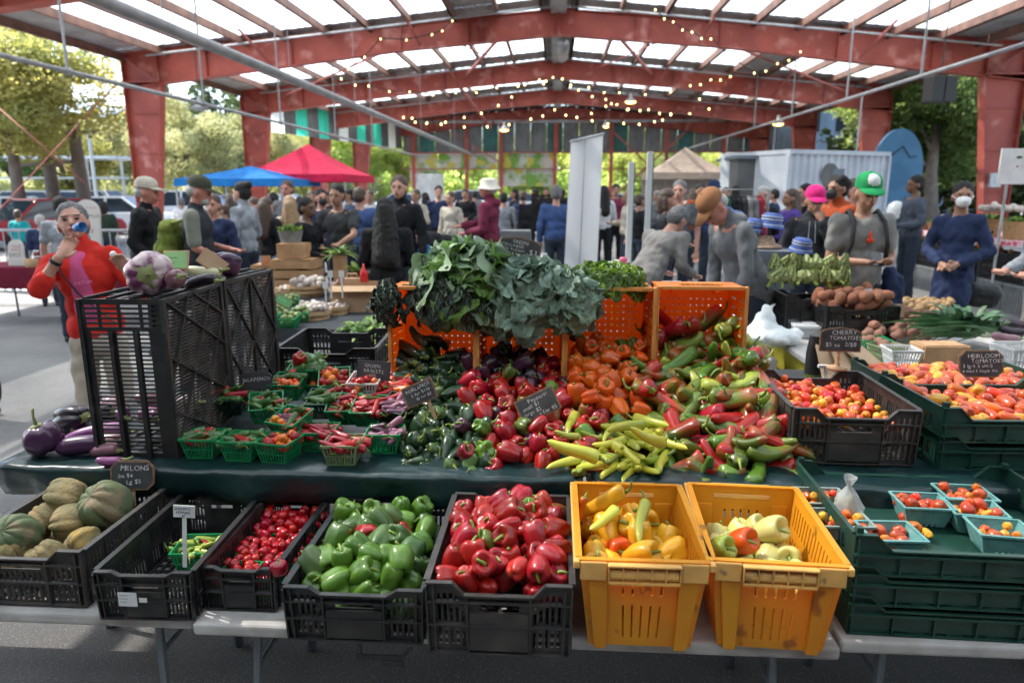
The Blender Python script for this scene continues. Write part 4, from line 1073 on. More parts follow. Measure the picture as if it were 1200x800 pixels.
def belc(i, p, r_):
    q = r_.random()
    if p.y > 3.0:
        m, lb = (P_dark, 'black bell pepper inside the second orange crate') if q < .6 else (P_purple, 'purple bell pepper inside the second orange crate')
        if p.x > -.06: m, lb = (P_red, 'red bell pepper at the right inside the second orange crate')
    else:
        m, lb = (P_red, 'red bell pepper in the heap around the peppers sign') if q < .66 else ((P_mix, 'part green red bell pepper in the heap around the peppers sign') if q < .8 else ((P_purple, 'purple bell pepper in the heap around the peppers sign') if q < .92 else (P_green, 'green bell pepper in the heap around the peppers sign')))
    item('bell', r_.randrange(9), m, p, (r_.uniform(-.9, 1.5), r_.uniform(-.8, .8), r_.uniform(0, 6.3)), lb, 'bell peppers on the green cloth', r_.uniform(.8, 1.08))
HP.fill(104, lambda y: (XY(540-30*(2.75-y if y < 2.75 else 0), y), XY(668+(66 if y < 2.72 else 0), y)), (2.37, 3.22), lambda i: .039, lambda x, y: T1(x, y)-.07, T1, belc, 12, .8, inwalls)
for i, (px, py, m, lb) in enumerate([(592, 408, P_dark, 'black bell pepper high at the back of the second orange crate'), (612, 415, P_dark, 'black bell pepper high at the back of the second orange crate'), (580, 435, P_dark, 'black bell pepper high at the back of the second orange crate'), (646, 425, P_cherry, 'dark red bell pepper high at the right of the second orange crate'), (646, 440, P_cherry, 'dark red bell pepper high at the right of the second orange crate'), (606, 442, P_purple, 'purple bell pepper in the middle of the second orange crate')]):
    item('bell', i, m, PY(px, py, 3.15), (1.2, .3*i, .4*i), lb, 'bell peppers on the green cloth', 1.05)
def orac(i, p, r_):
    q = r_.random(); item('bell', r_.randrange(9), P_orange if q < .88 else P_mixg, p, (r_.uniform(-.9, 1.5), r_.uniform(-.8, .8), r_.uniform(0, 6.3)), 'orange bell pepper in and before the third orange crate' if q < .88 else 'green and orange bell pepper among the orange ones', 'orange bell peppers', r_.uniform(.85, 1.1))
def T2(x, y): return .79+.31*(y-2.38)
HP.fill(46, lambda y: (XY(676, y), XY(762, y)), (2.70, 3.22), lambda i: .039, lambda x, y: T2(x, y)-.07, T2, orac, 12, .8, inwalls)
for i, (px, py) in enumerate([(684, 398), (705, 402), (735, 415), (750, 430), (684, 420), (714, 425), (690, 438), (742, 408), (722, 443), (752, 445)]):
    item('bell', i, P_orange if i not in (7,) else P_mixg, PY(px, py+8, 3.14), (1.2*(i % 2), .3*i, .4*i), 'orange bell pepper piled at the back of the third orange crate' if i != 7 else 'green pepper at the top of the orange ones', 'orange bell peppers', 1.1)
def T3(x, y): return .79+.38*(y-2.38)+ (0 if y < 2.95 else .12*(y-2.95))
def longc(i, p, r_):
    q = r_.random()
    m, lb = ((P_mix, 'long pepper turning from green to red') if q < .34 else (P_mixg, 'long green pepper with a red blush') if q < .66 else (P_red, 'long glossy red pepper') if q < .80 else (P_green, 'long bright green pepper') if q < .95 else (P_lime, 'lime coloured long pepper'))
    item('long', r_.randrange(99), m, p, (PI/2+r_.uniform(-.5, .6), r_.uniform(-.6, .6), r_.uniform(0, 6.3)), lb+' in the heap spilling from the rightmost orange crate', 'long mixed peppers', r_.uniform(.95, 1.32))
HP.fill(110, lambda y: (XY(764 if y > 2.7 else 790, y), min(XY(918, y), .84 if y < 2.98 else .82)), (2.36, 3.25), lambda i: .036, lambda x, y: T3(x, y)-.11, T3, longc, 12, .82, inwalls)
HP.fill(36, lambda y: (XY(870, y), .85), (2.42, 2.98), lambda i: .028, lambda x, y: T3(x, y)-.08, lambda x, y: T3(x, y)+.01, longc, 12, .84, inwalls)
def banc(i, p, r_):
    item('banana', r_.randrange(99), P_banana if i % 4 else P_lime, p, (PI/2+r_.uniform(-.1, .45), r_.uniform(-.4, .4), r_.gauss(-.35, .55)+PI), 'yellow green banana pepper at the front edge of the green cloth', 'banana peppers', r_.uniform(.95, 1.25))
HP.fill(44, xr(668, 800), (2.33, 2.62), lambda i: .022, lambda x, y: T2(x, y)-.05, lambda x, y: T2(x, y)+.025, banc, 12, .84)
for i, (px, py, z, a) in enumerate([(672, 527, .90, 1.75), (694, 545, .80, .45), (733, 500, .9, 2.2), (760, 512, .88, 2.6)]):
    item('banana', i, P_banana, PZ(px, py, z), (PI/2+(.3 if i != 1 else -.35), 0, a), ('long banana pepper lying over red peppers, pointing right' if i == 0 else 'banana pepper drooping over the cloth edge' if i == 1 else 'yellow banana pepper riding high on the heap'), 'banana peppers', 1.3)
# ---- tomatoes
def tomc(i, p, r_):
    q = r_.random(); key, m, lb = ('tomato', P_tom, 'red tomato') if q < .55 else ('cherry', P_tomo, 'small orange tomato') if q < .85 else ('cherry', P_tomy, 'small yellow tomato')
    item(key, r_.randrange(9), m, p, anyrot(r_), lb+' in the dusty black crate', 'tomatoes in the dusty black crate', r_.uniform(.8, 1.1), False)
HT = Heap(44)
HT.fill(150, (.89, 1.28), (2.48, 2.98), lambda i: .0205, lambda x, y: .86, lambda x, y: .905+(.025 if x < 1.1 else 0)+.05*(y-2.5), tomc, 12, .84)
def romc(g, lbx):
    def f(i, p, r_):
        q = r_.random(); m, lb = (P_rom, 'pinkish red plum tomato') if q < .68 else (P_tomo, 'orange plum tomato') if q < .84 else (P_tomy, 'yellow green plum tomato')
        item('roma' if r_.random() < .75 else 'tomato', r_.randrange(9), m, p, lying(r_, .4), lb+' in the '+lbx, g, r_.uniform(.85, 1.15), r_.random() < .3)
    return f
HT.fill(95, (1.41, 1.99), (2.50, 2.87), lambda i: .024, lambda x, y: .885, lambda x, y: .955, romc('tomatoes in the green trays', 'upper heirloom tray'), 10, .84)
HT.fill(24, (1.40, 1.99), (2.49, 2.6), lambda i: .024, lambda x, y: .76, lambda x, y: .80, romc('tomatoes in the green trays', 'tray beneath the heirloom tray'), 8, .84)
HT.fill(70, (1.46, 2.08), (2.98, 3.32), lambda i: .024, lambda x, y: .88, lambda x, y: .93, romc('tomatoes in the green trays', 'back tray'), 10, .84)
# ---- punnets on the low green tray
M_teal = mat('teal_pulp', (.10, .27, .26), .8, (.15, .34, .32), 30, bump=.3, bscale=150)
M_pulp2 = mat('grey_pulp', (.20, .27, .24), .8, (.25, .31, .28), 30, bump=.3, bscale=150)
def punnet(px, py, rz, M, label, cont, z=.682, n=12, s=1.0):
    p = PZ(px, py, z+.05); p.z = z; t = empty('pulp_punnet', p, rz, label, 'punnet', 'pulp punnets on the low green trays', sc=s)
    W0, W1, D0, D1, Hc = .105, .145, .085, .118, .066
    m = MB()
    for k in range(4):
        A = Matrix.Rotation(k*PI/2, 4, 'Z'); a0, a1, d0, d1 = (W0, W1, D0, D1) if k % 2 == 0 else (D0, D1, W0, W1)
        hs = slots(.2, .8, .0, .18, 4, .4)
        panel(m, lambda u, v, w, A=A, a0=a0, a1=a1, d0=d0, d1=d1: A @ Vector(((u-.5)*(a0+(a1-a0)*v), -(d0+(d1-d0)*v)/2-w, v*Hc)), hs, .003)
    m.add([(-W0/2, -D0/2, .004), (W0/2, -D0/2, .004), (W0/2, D0/2, .004), (-W0/2, D0/2, .004)], [(0, 1, 2, 3)]); m.build('wall', M, t)
    m = MB()
    for k in range(4):
        A = Matrix.Rotation(k*PI/2, 4, 'Z'); a, d = (W1, D1) if k % 2 == 0 else (D1, W1); m.add(*_bx((-a/2-.004, -d/2-.007, Hc-.003), (a/2+.004, -d/2+.001, Hc+.003-.0004*k)), A)
    m.build('rim', M, t)
    hp = Heap(int(px)); A = Matrix.Rotation(rz, 3, 'Z')
    def cb(i, q, r_):
        u = r_.random(); key, mm, lb = cont(u); item(key, r_.randrange(9), mm, p+A @ (q*s), anyrot(r_), lb, 'tomatoes in the pulp punnets', r_.uniform(.75, 1.0)*s, False)
    hp.fill(n, (-.055, .055), (-.042, .042), lambda i: .018, lambda x, y: .03, lambda x, y: .085, cb, 8, .8)
mixt = lambda u: ('cherry', P_tomo, 'small orange tomato in a punnet') if u < .4 else (('cherry', P_tomy, 'small yellow tomato in a punnet') if u < .65 else ('tomato', P_rom, 'rosy tomato in a punnet'))
redt = lambda u: ('tomato', P_rom, 'rosy tomato in a punnet') if u < .8 else ('cherry', P_tomo, 'small orange tomato in a punnet')
punnet(962, 586, .0, M_pulp2, 'greyish punnet of mixed small tomatoes, at the back left corner of the tray', mixt)
punnet(985, 612, .02, M_pulp2, 'greyish punnet with orange tomatoes behind the yellow crate', mixt)
punnet(1043, 628, .02, M_teal, 'teal punnet half full of red tomatoes at the front of the tray', redt, n=7)
punnet(1080, 592, -.05, M_teal, 'teal punnet heaped with rosy tomatoes at the back', redt, n=13)
punnet(1130, 582, -.05, M_teal, 'rearmost teal punnet at the right with orange tomatoes', mixt)
punnet(1141, 600, -.12, M_teal, 'teal punnet of orange and rosy tomatoes, second from the right', mixt, n=13)
punnet(1172, 624, -.12, M_teal, 'teal punnet of small yellow tomatoes at the right edge', mixt, n=7)
for k, (px, m) in enumerate(((1010, M_teal), (1052, M_pulp2), (1095, M_teal), (1140, M_teal))):
    q = PZ(px, 673, .60); t = empty('pulp_punnet', (q.x, 1.905, .577), 0, ('leftmost', 'second', 'third', 'fourth')[k]+' punnet seen through the gap of the middle green tray', 'punnet', 'pulp punnets on the low green trays')
    mm = MB()
    for kk in range(4):
        A = Matrix.Rotation(kk*PI/2, 4, 'Z'); a0, a1, d0, d1 = (.105, .14, .085, .118) if kk % 2 == 0 else (.085, .118, .105, .14)
        panel(mm, lambda u, v, w, A=A, a0=a0, a1=a1, d0=d0, d1=d1: A @ Vector(((u-.5)*(a0+(a1-a0)*v), -(d0+(d1-d0)*v)/2-w, v*.06)), [], .003)
    mm.build('wall', m, t)
for i, (px, py, m, s, key) in enumerate([(1008, 625, P_cherry, 1.0, 'tomato'), (1000, 628, P_cherry, .8, 'cherry'), (1062, 606, P_rom, .9, 'tomato'), (1070, 618, P_tomo, .9, 'roma'), (1078, 630, P_tomy, .8, 'cherry'), (1084, 623, P_tomy, .8, 'cherry'), (1088, 626, P_tomy, .75, 'cherry'), (1072, 628, P_tomy, .7, 'cherry')]):
    item(key, i, m, PZ(px, py, .70), (1, i, i), ['dark red tomato beside the plastic bag', 'tiny red tomato beside the plastic bag', 'dull red tomato loose on the tray by the tall punnet', 'orange plum tomato loose in the middle of the tray'][i] if i < 4 else 'tiny yellow tomato loose in the middle of the tray', 'loose tomatoes on the low tray', s, False)
# knotted plastic bag
M_bag = mat('clear_plastic_bag', (.75, .78, .78), .25, spec=.6, alpha=.42, bump=.6, bscale=25)
p = PZ(992, 612, .69); t = empty('plastic_bag', (p.x, p.y, .684), .2, 'clear knotted plastic bag of olive green peppers on the low tray', 'bag', rot=(.1, -.12, .3))
def cr(q, a): k = 1+.10*math.sin(3*a+q.z*60)+.06*math.sin(7*a-q.z*90); return Vector((q.x*k, q.y*k, q.z))
m = MB(); m.lathe([(.001, .0), (.036, .003), (.045, .03), (.043, .07), (.030, .105), (.016, .125), (.006, .14), (.014, .155), (.020, .172)], 26, fn=cr); m.build('bag_film', M_bag, t, smooth=True)
m = MB(); rr = random.Random(4)
for k in range(14): m.ell((rr.uniform(-.02, .02), rr.uniform(-.02, .02), .02+k*.0055), (.014, .012, .02), 8, 6, rot=(rr.random()*3, rr.random()*3, 0))
m.build('bag_contents', mat('olive_pickles', (.20, .17, .03), .4, (.30, .22, .05), 30), t, smooth=True)

# ---- eggplants
M_egp = pm('eggplant_black', (.012, .006, .014), (.035, .012, .03), thr=(.45, .7)); M_egv = pm('eggplant_purple', (.05, .012, .05), (.16, .05, .14), thr=(.55, .8), nscale=5)
M_egl = pm('eggplant_violet', (.17, .035, .15), (.22, .07, .18)); M_egs = pm('eggplant_streaked', (.46, .36, .36), (.15, .03, .09), nscale=13, thr=(.44, .56)); M_egw = pm('eggplant_white', (.58, .54, .36), (.50, .48, .28)); M_egm = pm('eggplant_mauve', (.22, .09, .12), (.30, .16, .18))
M_calyx = mat('eggplant_calyx', (.16, .19, .05), .6, (.26, .28, .12), 30)
def egg(loc, rot, r, h, m, label, nl=6, depth=.02, stem=.03, cal=.6, long=False, taper=.3):
    b = pod(int(r*9999), h, r, taper=-.35 if not long else .1, bend=.3, lob=.02, nl=nl, tip=.32, wob=.05, shoulder=.25, cols=28, rows=20) if long else lobed(int(r*9000), r, h, nl=nl, sharp=.2, depth=depth, rows=16, cols=48, dimple=.06, taper=-.1)
    o = b.build('eggplant', m, None, smooth=True, loc=loc, rot=rot); tag(o, label, 'eggplant', 'loose eggplants at the left'); 
    z0 = h/2 if long else h*.90
    s = MB(); n = 10; vs = [(0, 0, z0+.008)]
    for ring, (f, dz) in enumerate(((.35, .004), (cal, -.012))):
        for k in range(n): q = f*(1 if ring == 0 or k % 2 == 0 else .6)*r; vs.append((q*math.cos(2*PI*k/n), q*math.sin(2*PI*k/n), z0+dz-(q*q/r*.22)*0+.002))
    s.add(vs, [(0, 1+k, 1+(k+1) % n) for k in range(n)]+[(1+k, 11+k, 11+(k+1) % n, 1+(k+1) % n) for k in range(n)]); s.tube([(0, 0, z0), (.004, .0, z0+stem*.5), (.014, .004, z0+stem)], [.007, .005, .006], 7)
    s.build('calyx', M_calyx, o, smooth=True)
TZ = 1.345
egg(PY(176, 320, 2.52), (1.55, 0, .35), .080, .078, M_egs, 'huge round white and purple streaked eggplant on the tall crate', nl=8, depth=.03, stem=.02, cal=.75)
egg(PY(206, 327, 2.5), (1.2, .4, .8), .034, .040, M_egm, 'small round mauve eggplant next to the streaked one', nl=5)
egg(PY(234, 330, 2.62), (1.5, 0, 1.35), .024, .16, M_egp, 'long black eggplant lying on the tall crate', long=True)
egg(PY(237, 318, 2.80), (1.5, 0, 1.5), .023, .17, M_egw, 'long creamy white eggplant lying on the tall crates', long=True)
egg(PY(265, 310, 2.95), (1.3, .2, -.6), .054, .062, M_egv, 'glossy ribbed purple eggplant on the second tall crate', nl=8, depth=.05)
def onT(px, py, r_): q = PZ(px, py, .744+r_); return q
egg(onT(50, 514, .06), (.1, -.25, 0), .062, .058, M_egp if 0 else M_egv, 'round dark purple eggplant with curled stem, far left on the cloth', nl=5, stem=.07, cal=.5)
egg(onT(88, 492, .06), (1.3, 0, 1.2), .060, .085, M_egp, 'big ribbed black eggplant behind the round one', nl=7, depth=.06)
egg(onT(115, 488, .05), (1.3, 0, 1.7), .052, .07, M_egp, 'black eggplant touching the tall crate', nl=5)
egg(onT(133, 478, .05), (1.4, 0, 1.4), .05, .06, M_egm, 'grey brown eggplant tucked behind the tall crate', nl=5)
egg(onT(112, 508, .03), (1.57, 0, 1.75), .030, .25, M_egl, 'long bright violet eggplant pointing left', long=True)
egg(onT(122, 527, .025), (1.57, 0, 1.5), .024, .12, M_egm, 'short pale mauve eggplant nearest the camera', long=True)
egg(onT(128, 540, .02), (1.57, 0, 1.9), .018, .09, M_egl, 'small violet eggplant at the foot of the crate', long=True)
egg(onT(126, 516, .03), (1.57, 0, 1.5), .026, .11, M_egm, 'pale mauve eggplant half inside the crate', long=True)
for px, py, a_, m_, lb in ((72, 500, 1.2, M_egp, 'long black eggplant lying behind the round one'), (100, 500, 1.6, M_egp, 'slim black eggplant between the ribbed ones'), (92, 522, 1.9, M_egv, 'dark purple long eggplant in front of the ribbed one')): egg(onT(px, py, .035), (1.57, 0, a_), .036+px*1e-5, .17, m_, lb, long=True)
# piled inside tall crate
rr = random.Random(3)
for k in range(7):
    egg((-1.56+rr.uniform(-.07, .09), 2.5+rr.uniform(-.08, .2), .78+rr.uniform(0, .14)), (1.57, rr.random(), rr.random()*3), .026+.001*k, .13, (M_egm, M_egl, M_egs)[k % 3], 'pale mauve eggplant seen through the slats of the tall crate', long=True)

# ---- signs
chalk_sign(PY(155, 574, 2.235), (R(-12), 0, R(4)), .155, .105, [('MELONS', -.042, .070, .026, .0), ('Sm $4', -.050, .044, .020, .05), ('Lg $5', -.020, .022, .021, .03)], 'chalkboard sign reading melons, propped behind the melon crate', 'cut', stake=.06, seed=2)
t = chalk_sign(PZ(221, 655, .56)+Vector((0, .0, .0)), (R(-6), R(2), 0), .07, .040, [('SHISHITO', -.031, .0245, .0125, 0), ('PEPPERS', -.024, .0125, .0115, 0), ('$5', -.006, .003, .0095, 0)], 'small white plastic tag reading shishito peppers on a tall pick', 'rect', seed=3, M_face=M_bwhite, M_edge=M_bwhite, M_text=M_ink, edge=.0008, ith=.002)
t.location.z = .705; m = MB(); m.b2((-.007, .0005, -.165), (.007, .0022, .001)); m.build('pick', M_bwhite, t)
chalk_sign(PY(496, 472, 2.56), (R(-14), R(-24), 0), .13, .082, [('POBLANOS', -.050, .054, .0195, .04), ('5 for $1.50', -.034, .035, .0165, .05), ('10 for $2', -.020, .017, .016, .05)], 'tilted chalkboard sign reading poblanos on a wooden stake', 'rect', stake=.075, seed=4, dx=.02)
chalk_sign(PY(636, 488, 2.60), (R(-20), R(-27), 0), .165, .098, [('Peppers!', -.030, .068, .022, .03), ('small $1', -.062, .047, .020, .03), ('large $2', -.062, .025, .020, .03), ('3 for $5', -.008, .007, .021, .03)], 'tilted chalkboard sign reading peppers with three prices', 'rect', seed=5)
chalk_sign(PY(300, 457, 2.80), (R(-10), R(-3), 0), .145, .080, [('JALAPENOS', -.055, .036, .022, .05)], 'low rounded chalkboard sign reading jalapenos', 'scallop', seed=6, M_edge=M_slate)
chalk_sign(PY(437, 445, 2.86), (R(-8), R(4), 0), .145, .082, [('GREEN', -.040, .056, .022, -.05), ('BASKETS', -.042, .033, .021, -.03), ('$5', -.012, .010, .022, 0)], 'chalkboard sign reading green baskets by the orange crate', 'rect', stake=.08, seed=7, M_edge=M_slate)
chalk_sign(PY(606, 308, 3.28), (R(-5), R(8), R(-5)), .205, .120, [('GREENS', -.035, .092, .021, -.05), ('COLLARDS', -.085, .074, .020, -.05), ('RED RUSSIAN', -.078, .056, .016, -.05), ('KALE & CHARD', -.062, .039, .016, -.05), ('$3', .048, .045, .036, -.05)], 'scalloped chalkboard sign reading greens three dollars above the collards', 'scallop', stake=.22, seed=8)
chalk_sign(PY(984, 412, 2.98), (R(-4), R(1), 0), .172, .105, [('CHERRY', -.040, .074, .026, .03), ('TOMATOES', -.048, .050, .024, .03), ('$5 ea  2/$8', -.062, .022, .025, .02)], 'scalloped chalkboard sign on a turned post reading cherry tomatoes', 'scallop', stake=.0, seed=9)
q = PY(984, 412, 2.98); t = empty('sign_stand', (q.x, q.y+.012, q.z-.075), 0, 'turned wooden post with round base holding the cherry tomato sign', 'stand')
m = MB(); m.lathe([(.0, -.004), (.042, -.004), (.042, .006), (.012, .009), (.011, .02), (.007, .03), (.011, .045), (.007, .055), (.011, .07), (.009, .10), (.0, .102)], 18); m.build('post', M_stake, t, smooth=True)
chalk_sign(PY(1150, 442, 2.92), (R(-12), R(-2), R(-4)), .172, .112, [('HEIRLOOM', -.053, .080, .024, .02), ('TOMATOES', -.040, .060, .022, .02), ('3 lg-5 5 sm-5', -.073, .040, .020, .02), ('4 med 5 Single 3ea', -.073, .020, .0165, .02)], 'dark chalkboard sign with wooden rim reading heirloom tomatoes', 'cut', seed=10)
# ================================================================ people
from mathutils import noise as _nz
_ts = bpy.data.scenes.new('workbench')
def blob(name, prims, voxel, mats, parent, smooth=3, wr=0.0, wf=14, seed=0, clip=None):
    m = MB()
    for p in prims:
        if p[0] == 'c': m.cap(p[1], p[2], p[3], p[4], 12)
        else: m.ell(p[1], p[2], 16, 10, rot=p[3] if len(p) > 3 else None)
    me = m.mesh('tmp'); o = bpy.data.objects.new('tmp', me); _ts.collection.objects.link(o)
    r = o.modifiers.new('r', 'REMESH'); r.mode = 'VOXEL'; r.voxel_size = voxel; r.use_smooth_shade = True
    s = o.modifiers.new('s', 'SMOOTH'); s.factor = .5; s.iterations = smooth
    
    with bpy.context.temp_override(scene=_ts, view_layer=_ts.view_layers[0]): dg = bpy.context.evaluated_depsgraph_get()
    ev = o.evaluated_get(dg); out = bpy.data.meshes.new_from_object(ev)
    bpy.data.objects.remove(o); bpy.data.meshes.remove(me); out.name = name
    if clip is not None:
        bm = bmesh.new(); bm.from_mesh(out); bmesh.ops.bisect_plane(bm, geom=bm.verts[:]+bm.edges[:]+bm.faces[:], plane_co=(0, 0, clip), plane_no=(0, 0, -1), clear_outer=True); bm.to_mesh(out); bm.free()
    if wr:
        for v, nm in zip(out.vertices, [tuple(v.normal) for v in out.vertices]):
            c = v.co; d = (abs(_nz.noise(Vector((c.x*wf+seed+c.z*5, c.y*wf, c.z*wf*.8))))-.25)*wr*1.4+_nz.noise(Vector((c.x*wf*2.3-c.z*8, c.y*wf*2.3+seed, c.z*wf*1.6)))*wr*.5
            v.co = (c.x+nm[0]*d, c.y+nm[1]*d, c.z+nm[2]*d)
    out.materials.clear()
    for mm in (mats if isinstance(mats, list) else [mats]): out.materials.append(mm)
    out.polygons.foreach_set('use_smooth', [True]*len(out.polygons)); out.update()
    return obj(name, out, parent)
def cloth(name, c, c2=None, **kw):
    d = dict(rough=.85, bump=.25, bscale=220, bump2=(.25, 9), spec=.2); d.update(kw)
    return mat(name, c, col2=c2 or tuple(x*.75 for x in c), nscale=6, **d)
S_light = mat('skin_light', (.50, .27, .19), .5, (.44, .21, .15), 20, sss=.08, bump=.05, bscale=200)
S_tan = mat('skin_tan', (.36, .19, .12), .5, (.30, .15, .09), 20, sss=.06)
S_brown = mat('skin_brown', (.17, .085, .05), .5, (.14, .07, .04), 20)
S_pink = mat('skin_ruddy', (.50, .22, .16), .5, (.44, .17, .12), 16, sss=.08)
H_black = mat('hair_black', (.006, .005, .005), .8, (.016, .013, .012), 60, bump=.6, bscale=120)
H_brown = mat('hair_brown', (.045, .024, .015), .5, (.08, .045, .028), 60, bump=.6, bscale=120)
H_grey = mat('hair_grey', (.17, .165, .165), .6, (.07, .07, .075), 55, bump=.7, bscale=130)
H_white = mat('hair_white', (.48, .46, .44), .6, (.3, .29, .28), 55, bump=.6, bscale=120)
H_blond = mat('hair_blond', (.38, .24, .12), .5, (.25, .15, .07), 60, bump=.6, bscale=120)
M_eye = mat('eye_dark', (.01, .008, .008), .2); M_lip = mat('lips', (.32, .09, .075), .5); M_brow = mat('eyebrow', (.04, .03, .028), .8)
M_shoe = mat('dark_shoes', (.025, .023, .022), .6)
def T_up(lean, side, twist=0):
    P = Vector((0, 0, .95)); Rm = Matrix.Rotation(twist, 4, 'Z') @ Matrix.Rotation(-lean, 4, 'X') @ Matrix.Rotation(side, 4, 'Y')
    return Matrix.Translation(P) @ Rm @ Matrix.Translation(-P)
ARMS = {'down': ((.235, -.02, 1.13), (.245, .06, .89), None), 'hold': ((.23, .0, 1.13), (.12, .25, 1.08), None), 'phone': ((.225, .02, 1.12), (.07, .27, 1.13), None),
        'clasp': ((.24, -.02, 1.13), (.07, .20, 1.03), None), 'face': ((.20, .12, 1.16), (.07, .17, 1.42), (.03, .14, 1.50)), 'reach': ((.22, .16, 1.20), (.16, .42, 1.15), None), 'pocket': ((.25, -.06, 1.13), (.19, .06, .98), None),
        'hang': ((.21, .12, 1.20), (.17, .36, 1.26), None)}
def person(loc, rz, label, top, bottom, skin=S_light, hair=H_brown, h=1.70, lean=0, side=0, armR='down', armL='down', sleeve='long', hairkind='short', hat=None, hatm=None, hatm2=None, mask=None,
           neck='crew', coat=0, fat=1.0, vox=.014, headrot=(0, 0, 0), legs=None, face=True, inner=None, group='shoppers and vendors in the market hall', twist=0, sit=False, skirt=None, hood=False, fing=False, long_top=.0):
    t = empty('person', loc, rz, label, 'person', group, sc=h/1.715)
    U = T_up(lean, side, twist)
    hp = Vector((0, .015, 1.50))
    Hm = U @ Matrix.Translation(hp) @ Euler(headrot).to_matrix().to_4x4() @ Matrix.Translation(-hp)
    u = lambda p: U @ Vector(p); hd = lambda p: Hm @ Vector(p)
    hr = (U.to_3x3() @ Euler(headrot).to_matrix()).to_euler(); ur = U.to_euler()
    f = fat
    sh = {}; arms = {}
    for s, a in ((1, armR), (-1, armL)):
        e, w, hn = ARMS[a] if isinstance(a, str) else a
        fx = lambda p: Vector((p[0]*s, p[1], p[2])) if isinstance(a, str) else Vector(p)
        S = u((s*.172*f, 0, 1.395)); E = u(fx(e)); Wp = u(fx(w)); hn_ = u(fx(hn)) if hn else None
        arms[s] = (S, E, Wp, hn_)
    # body
    B = [('e', u((0, 0, .97)), (.15*f, .105*f, .13), ur), ('e', u((0, 0, 1.12)), (.128*f, .092*f, .14), ur), ('e', u((0, .0, 1.29)), (.155*f, .10*f, .17), ur),
         ('c', u((-.15*f, 0, 1.395)), u((.15*f, 0, 1.395)), .052, .052), ('c', u((0, -.012, 1.40)), hd((0, .004, 1.53)), .058, .050),
         ('e', hd((0, .012, 1.615)), (.074, .093, .100), hr), ('e', hd((0, .040, 1.575)), (.060, .066, .080), hr), ('c', hd((0, .062, 1.528)), hd((0, .078, 1.522)), .034, .026),
         ('c', hd((0, .100, 1.606)), hd((0, .121, 1.572)), .010, .014), ('e', hd((.076, .005, 1.59)), (.010, .02, .032), hr), ('e', hd((-.076, .005, 1.59)), (.010, .02, .032), hr),
         ('e', hd((0, .092, 1.625)), (.050, .018, .012), hr), ('c', hd((-.02, .103, 1.545)), hd((.02, .103, 1.545)), .010, .010)]
    LG = legs or {}
    lg = {}
    for s in (1, -1):
        hipj, kn, an = LG.get(s, ((s*.085*f, 0, .93), (s*.095, .015, .50), (s*.10, -.02, .09)))
        lg[s] = (Vector(hipj), Vector(kn), Vector(an))
        B += [('c', hipj, kn, .078*f, .052), ('c', kn, an, .05, .034), ('c', an, (an[0]+s*.02, an[1]+.14, .035), .036, .03)]
    for s in (1, -1):
        S, E, Wp, hn = arms[s]
        B += [('c', S, E, .046*f, .036), ('c', E, Wp, .036, .025)]
        d = ((hn-Wp) if hn else (Wp-E)).normalized(); side_v = d.cross(Vector((0, 1, 0)) if abs(d.y) < .8 else Vector((0, 0, 1))).normalized(); nrm = side_v.cross(d)
        pc = Wp+d*.05
        B += [('c', Wp, pc+d*.02, .023, .024), ('c', pc-side_v*.022, pc+side_v*.022+d*.01, .016, .016), ('c', pc+d*.03-side_v*.022, pc+d*.03+side_v*.022, .014, .014)]
        fr = .0085 if fing else .0095
        for k in range(4):
            b = pc+side_v*(.030-.02*k)+d*.035; L = (.034, .040, .038, .028)[k]
            m1 = b+d*L*.9+nrm*.006; m2 = m1+d*L*.45+nrm*L*.7
            B += [('c', b, m1, fr, fr*.92), ('c', m1, m2, fr*.92, fr*.8)]
        tb = pc+side_v*.028-d*.025; tm = tb+side_v*.020+d*.026+nrm*.012; B += [('c', tb, tm, fr*1.25, fr*1.1), ('c', tm, tm+d*.026+nrm*.008, fr*1.1, fr*.9)]
    blob('body', B, vox*.75, skin, t, 2)
    # top
    g = .019 if not coat else .021
    Tp = [('e', u((0, 0, 1.0)), (.155*f+g, .110*f+g, .14), ur), ('e', u((0, 0, 1.12)), (.135*f+g, .098*f+g, .15), ur), ('e', u((0, 0, 1.29)), (.158*f+g, .104*f+g, .16), ur), ('c', u((-.15*f, -.005, 1.385)), u((.15*f, -.005, 1.385)), .052+g*.8, .052+g*.8)]
    if coat: Tp += [('c', u((0, 0, 1.0)), (0, -.0, coat+.08), .155*f+g, .17*f+g), ('c', u((0, 0, 1.0)), (0, .02, coat+.05), .15*f+g, .16*f+g)]
    if long_top: Tp += [('e', u((0, 0, .95)), (.16*f+g, .115*f+g, .12+long_top), ur)]
    if hood: Tp += [('e', u((0, -.075, 1.44)), (.095, .07, .055), ur), ('c', u((-.06, -.03, 1.45)), u((.06, -.03, 1.45)), .045, .045), ('e', u((0, -.03, 1.445)), (.088, .085, .04), ur)]
    if neck in ('collar', 'turtle') or hood: Tp += [('c', u((0, -.012, 1.40)), u((0, -.0, 1.475 if neck == 'collar' else 1.50)), .075, .064)]
    for s in (1, -1):
        S, E, Wp, hn = arms[s]; ag = g*.75
        if sleeve == 'tee': Tp += [('c', S, S.lerp(E, .62), .05*f+ag, .046+ag)]
        elif sleeve == 'rolled': Tp += [('c', S, E, .05*f+ag, .042+ag), ('c', E, E.lerp(Wp, .30), .042+ag, .040+ag)]
        elif sleeve == 'none': pass
        else: Tp += [('c', S, E, .048*f+ag, .040+ag), ('c', E, E.lerp(Wp, .93), .040+ag, .030+ag*.8)]
    if sleeve == 'none': blob('vest', Tp, vox, top, t, 3, .008, 11, h*10)
    else: blob({'tee': 'shirt'}.get(sleeve, 'coat' if coat else 'top'), Tp, vox, top, t, 2, (.017 if vox > .01 else .009), 9, h*10, clip=(coat+.02 if coat else (.885 if not lean and not long_top else None)))
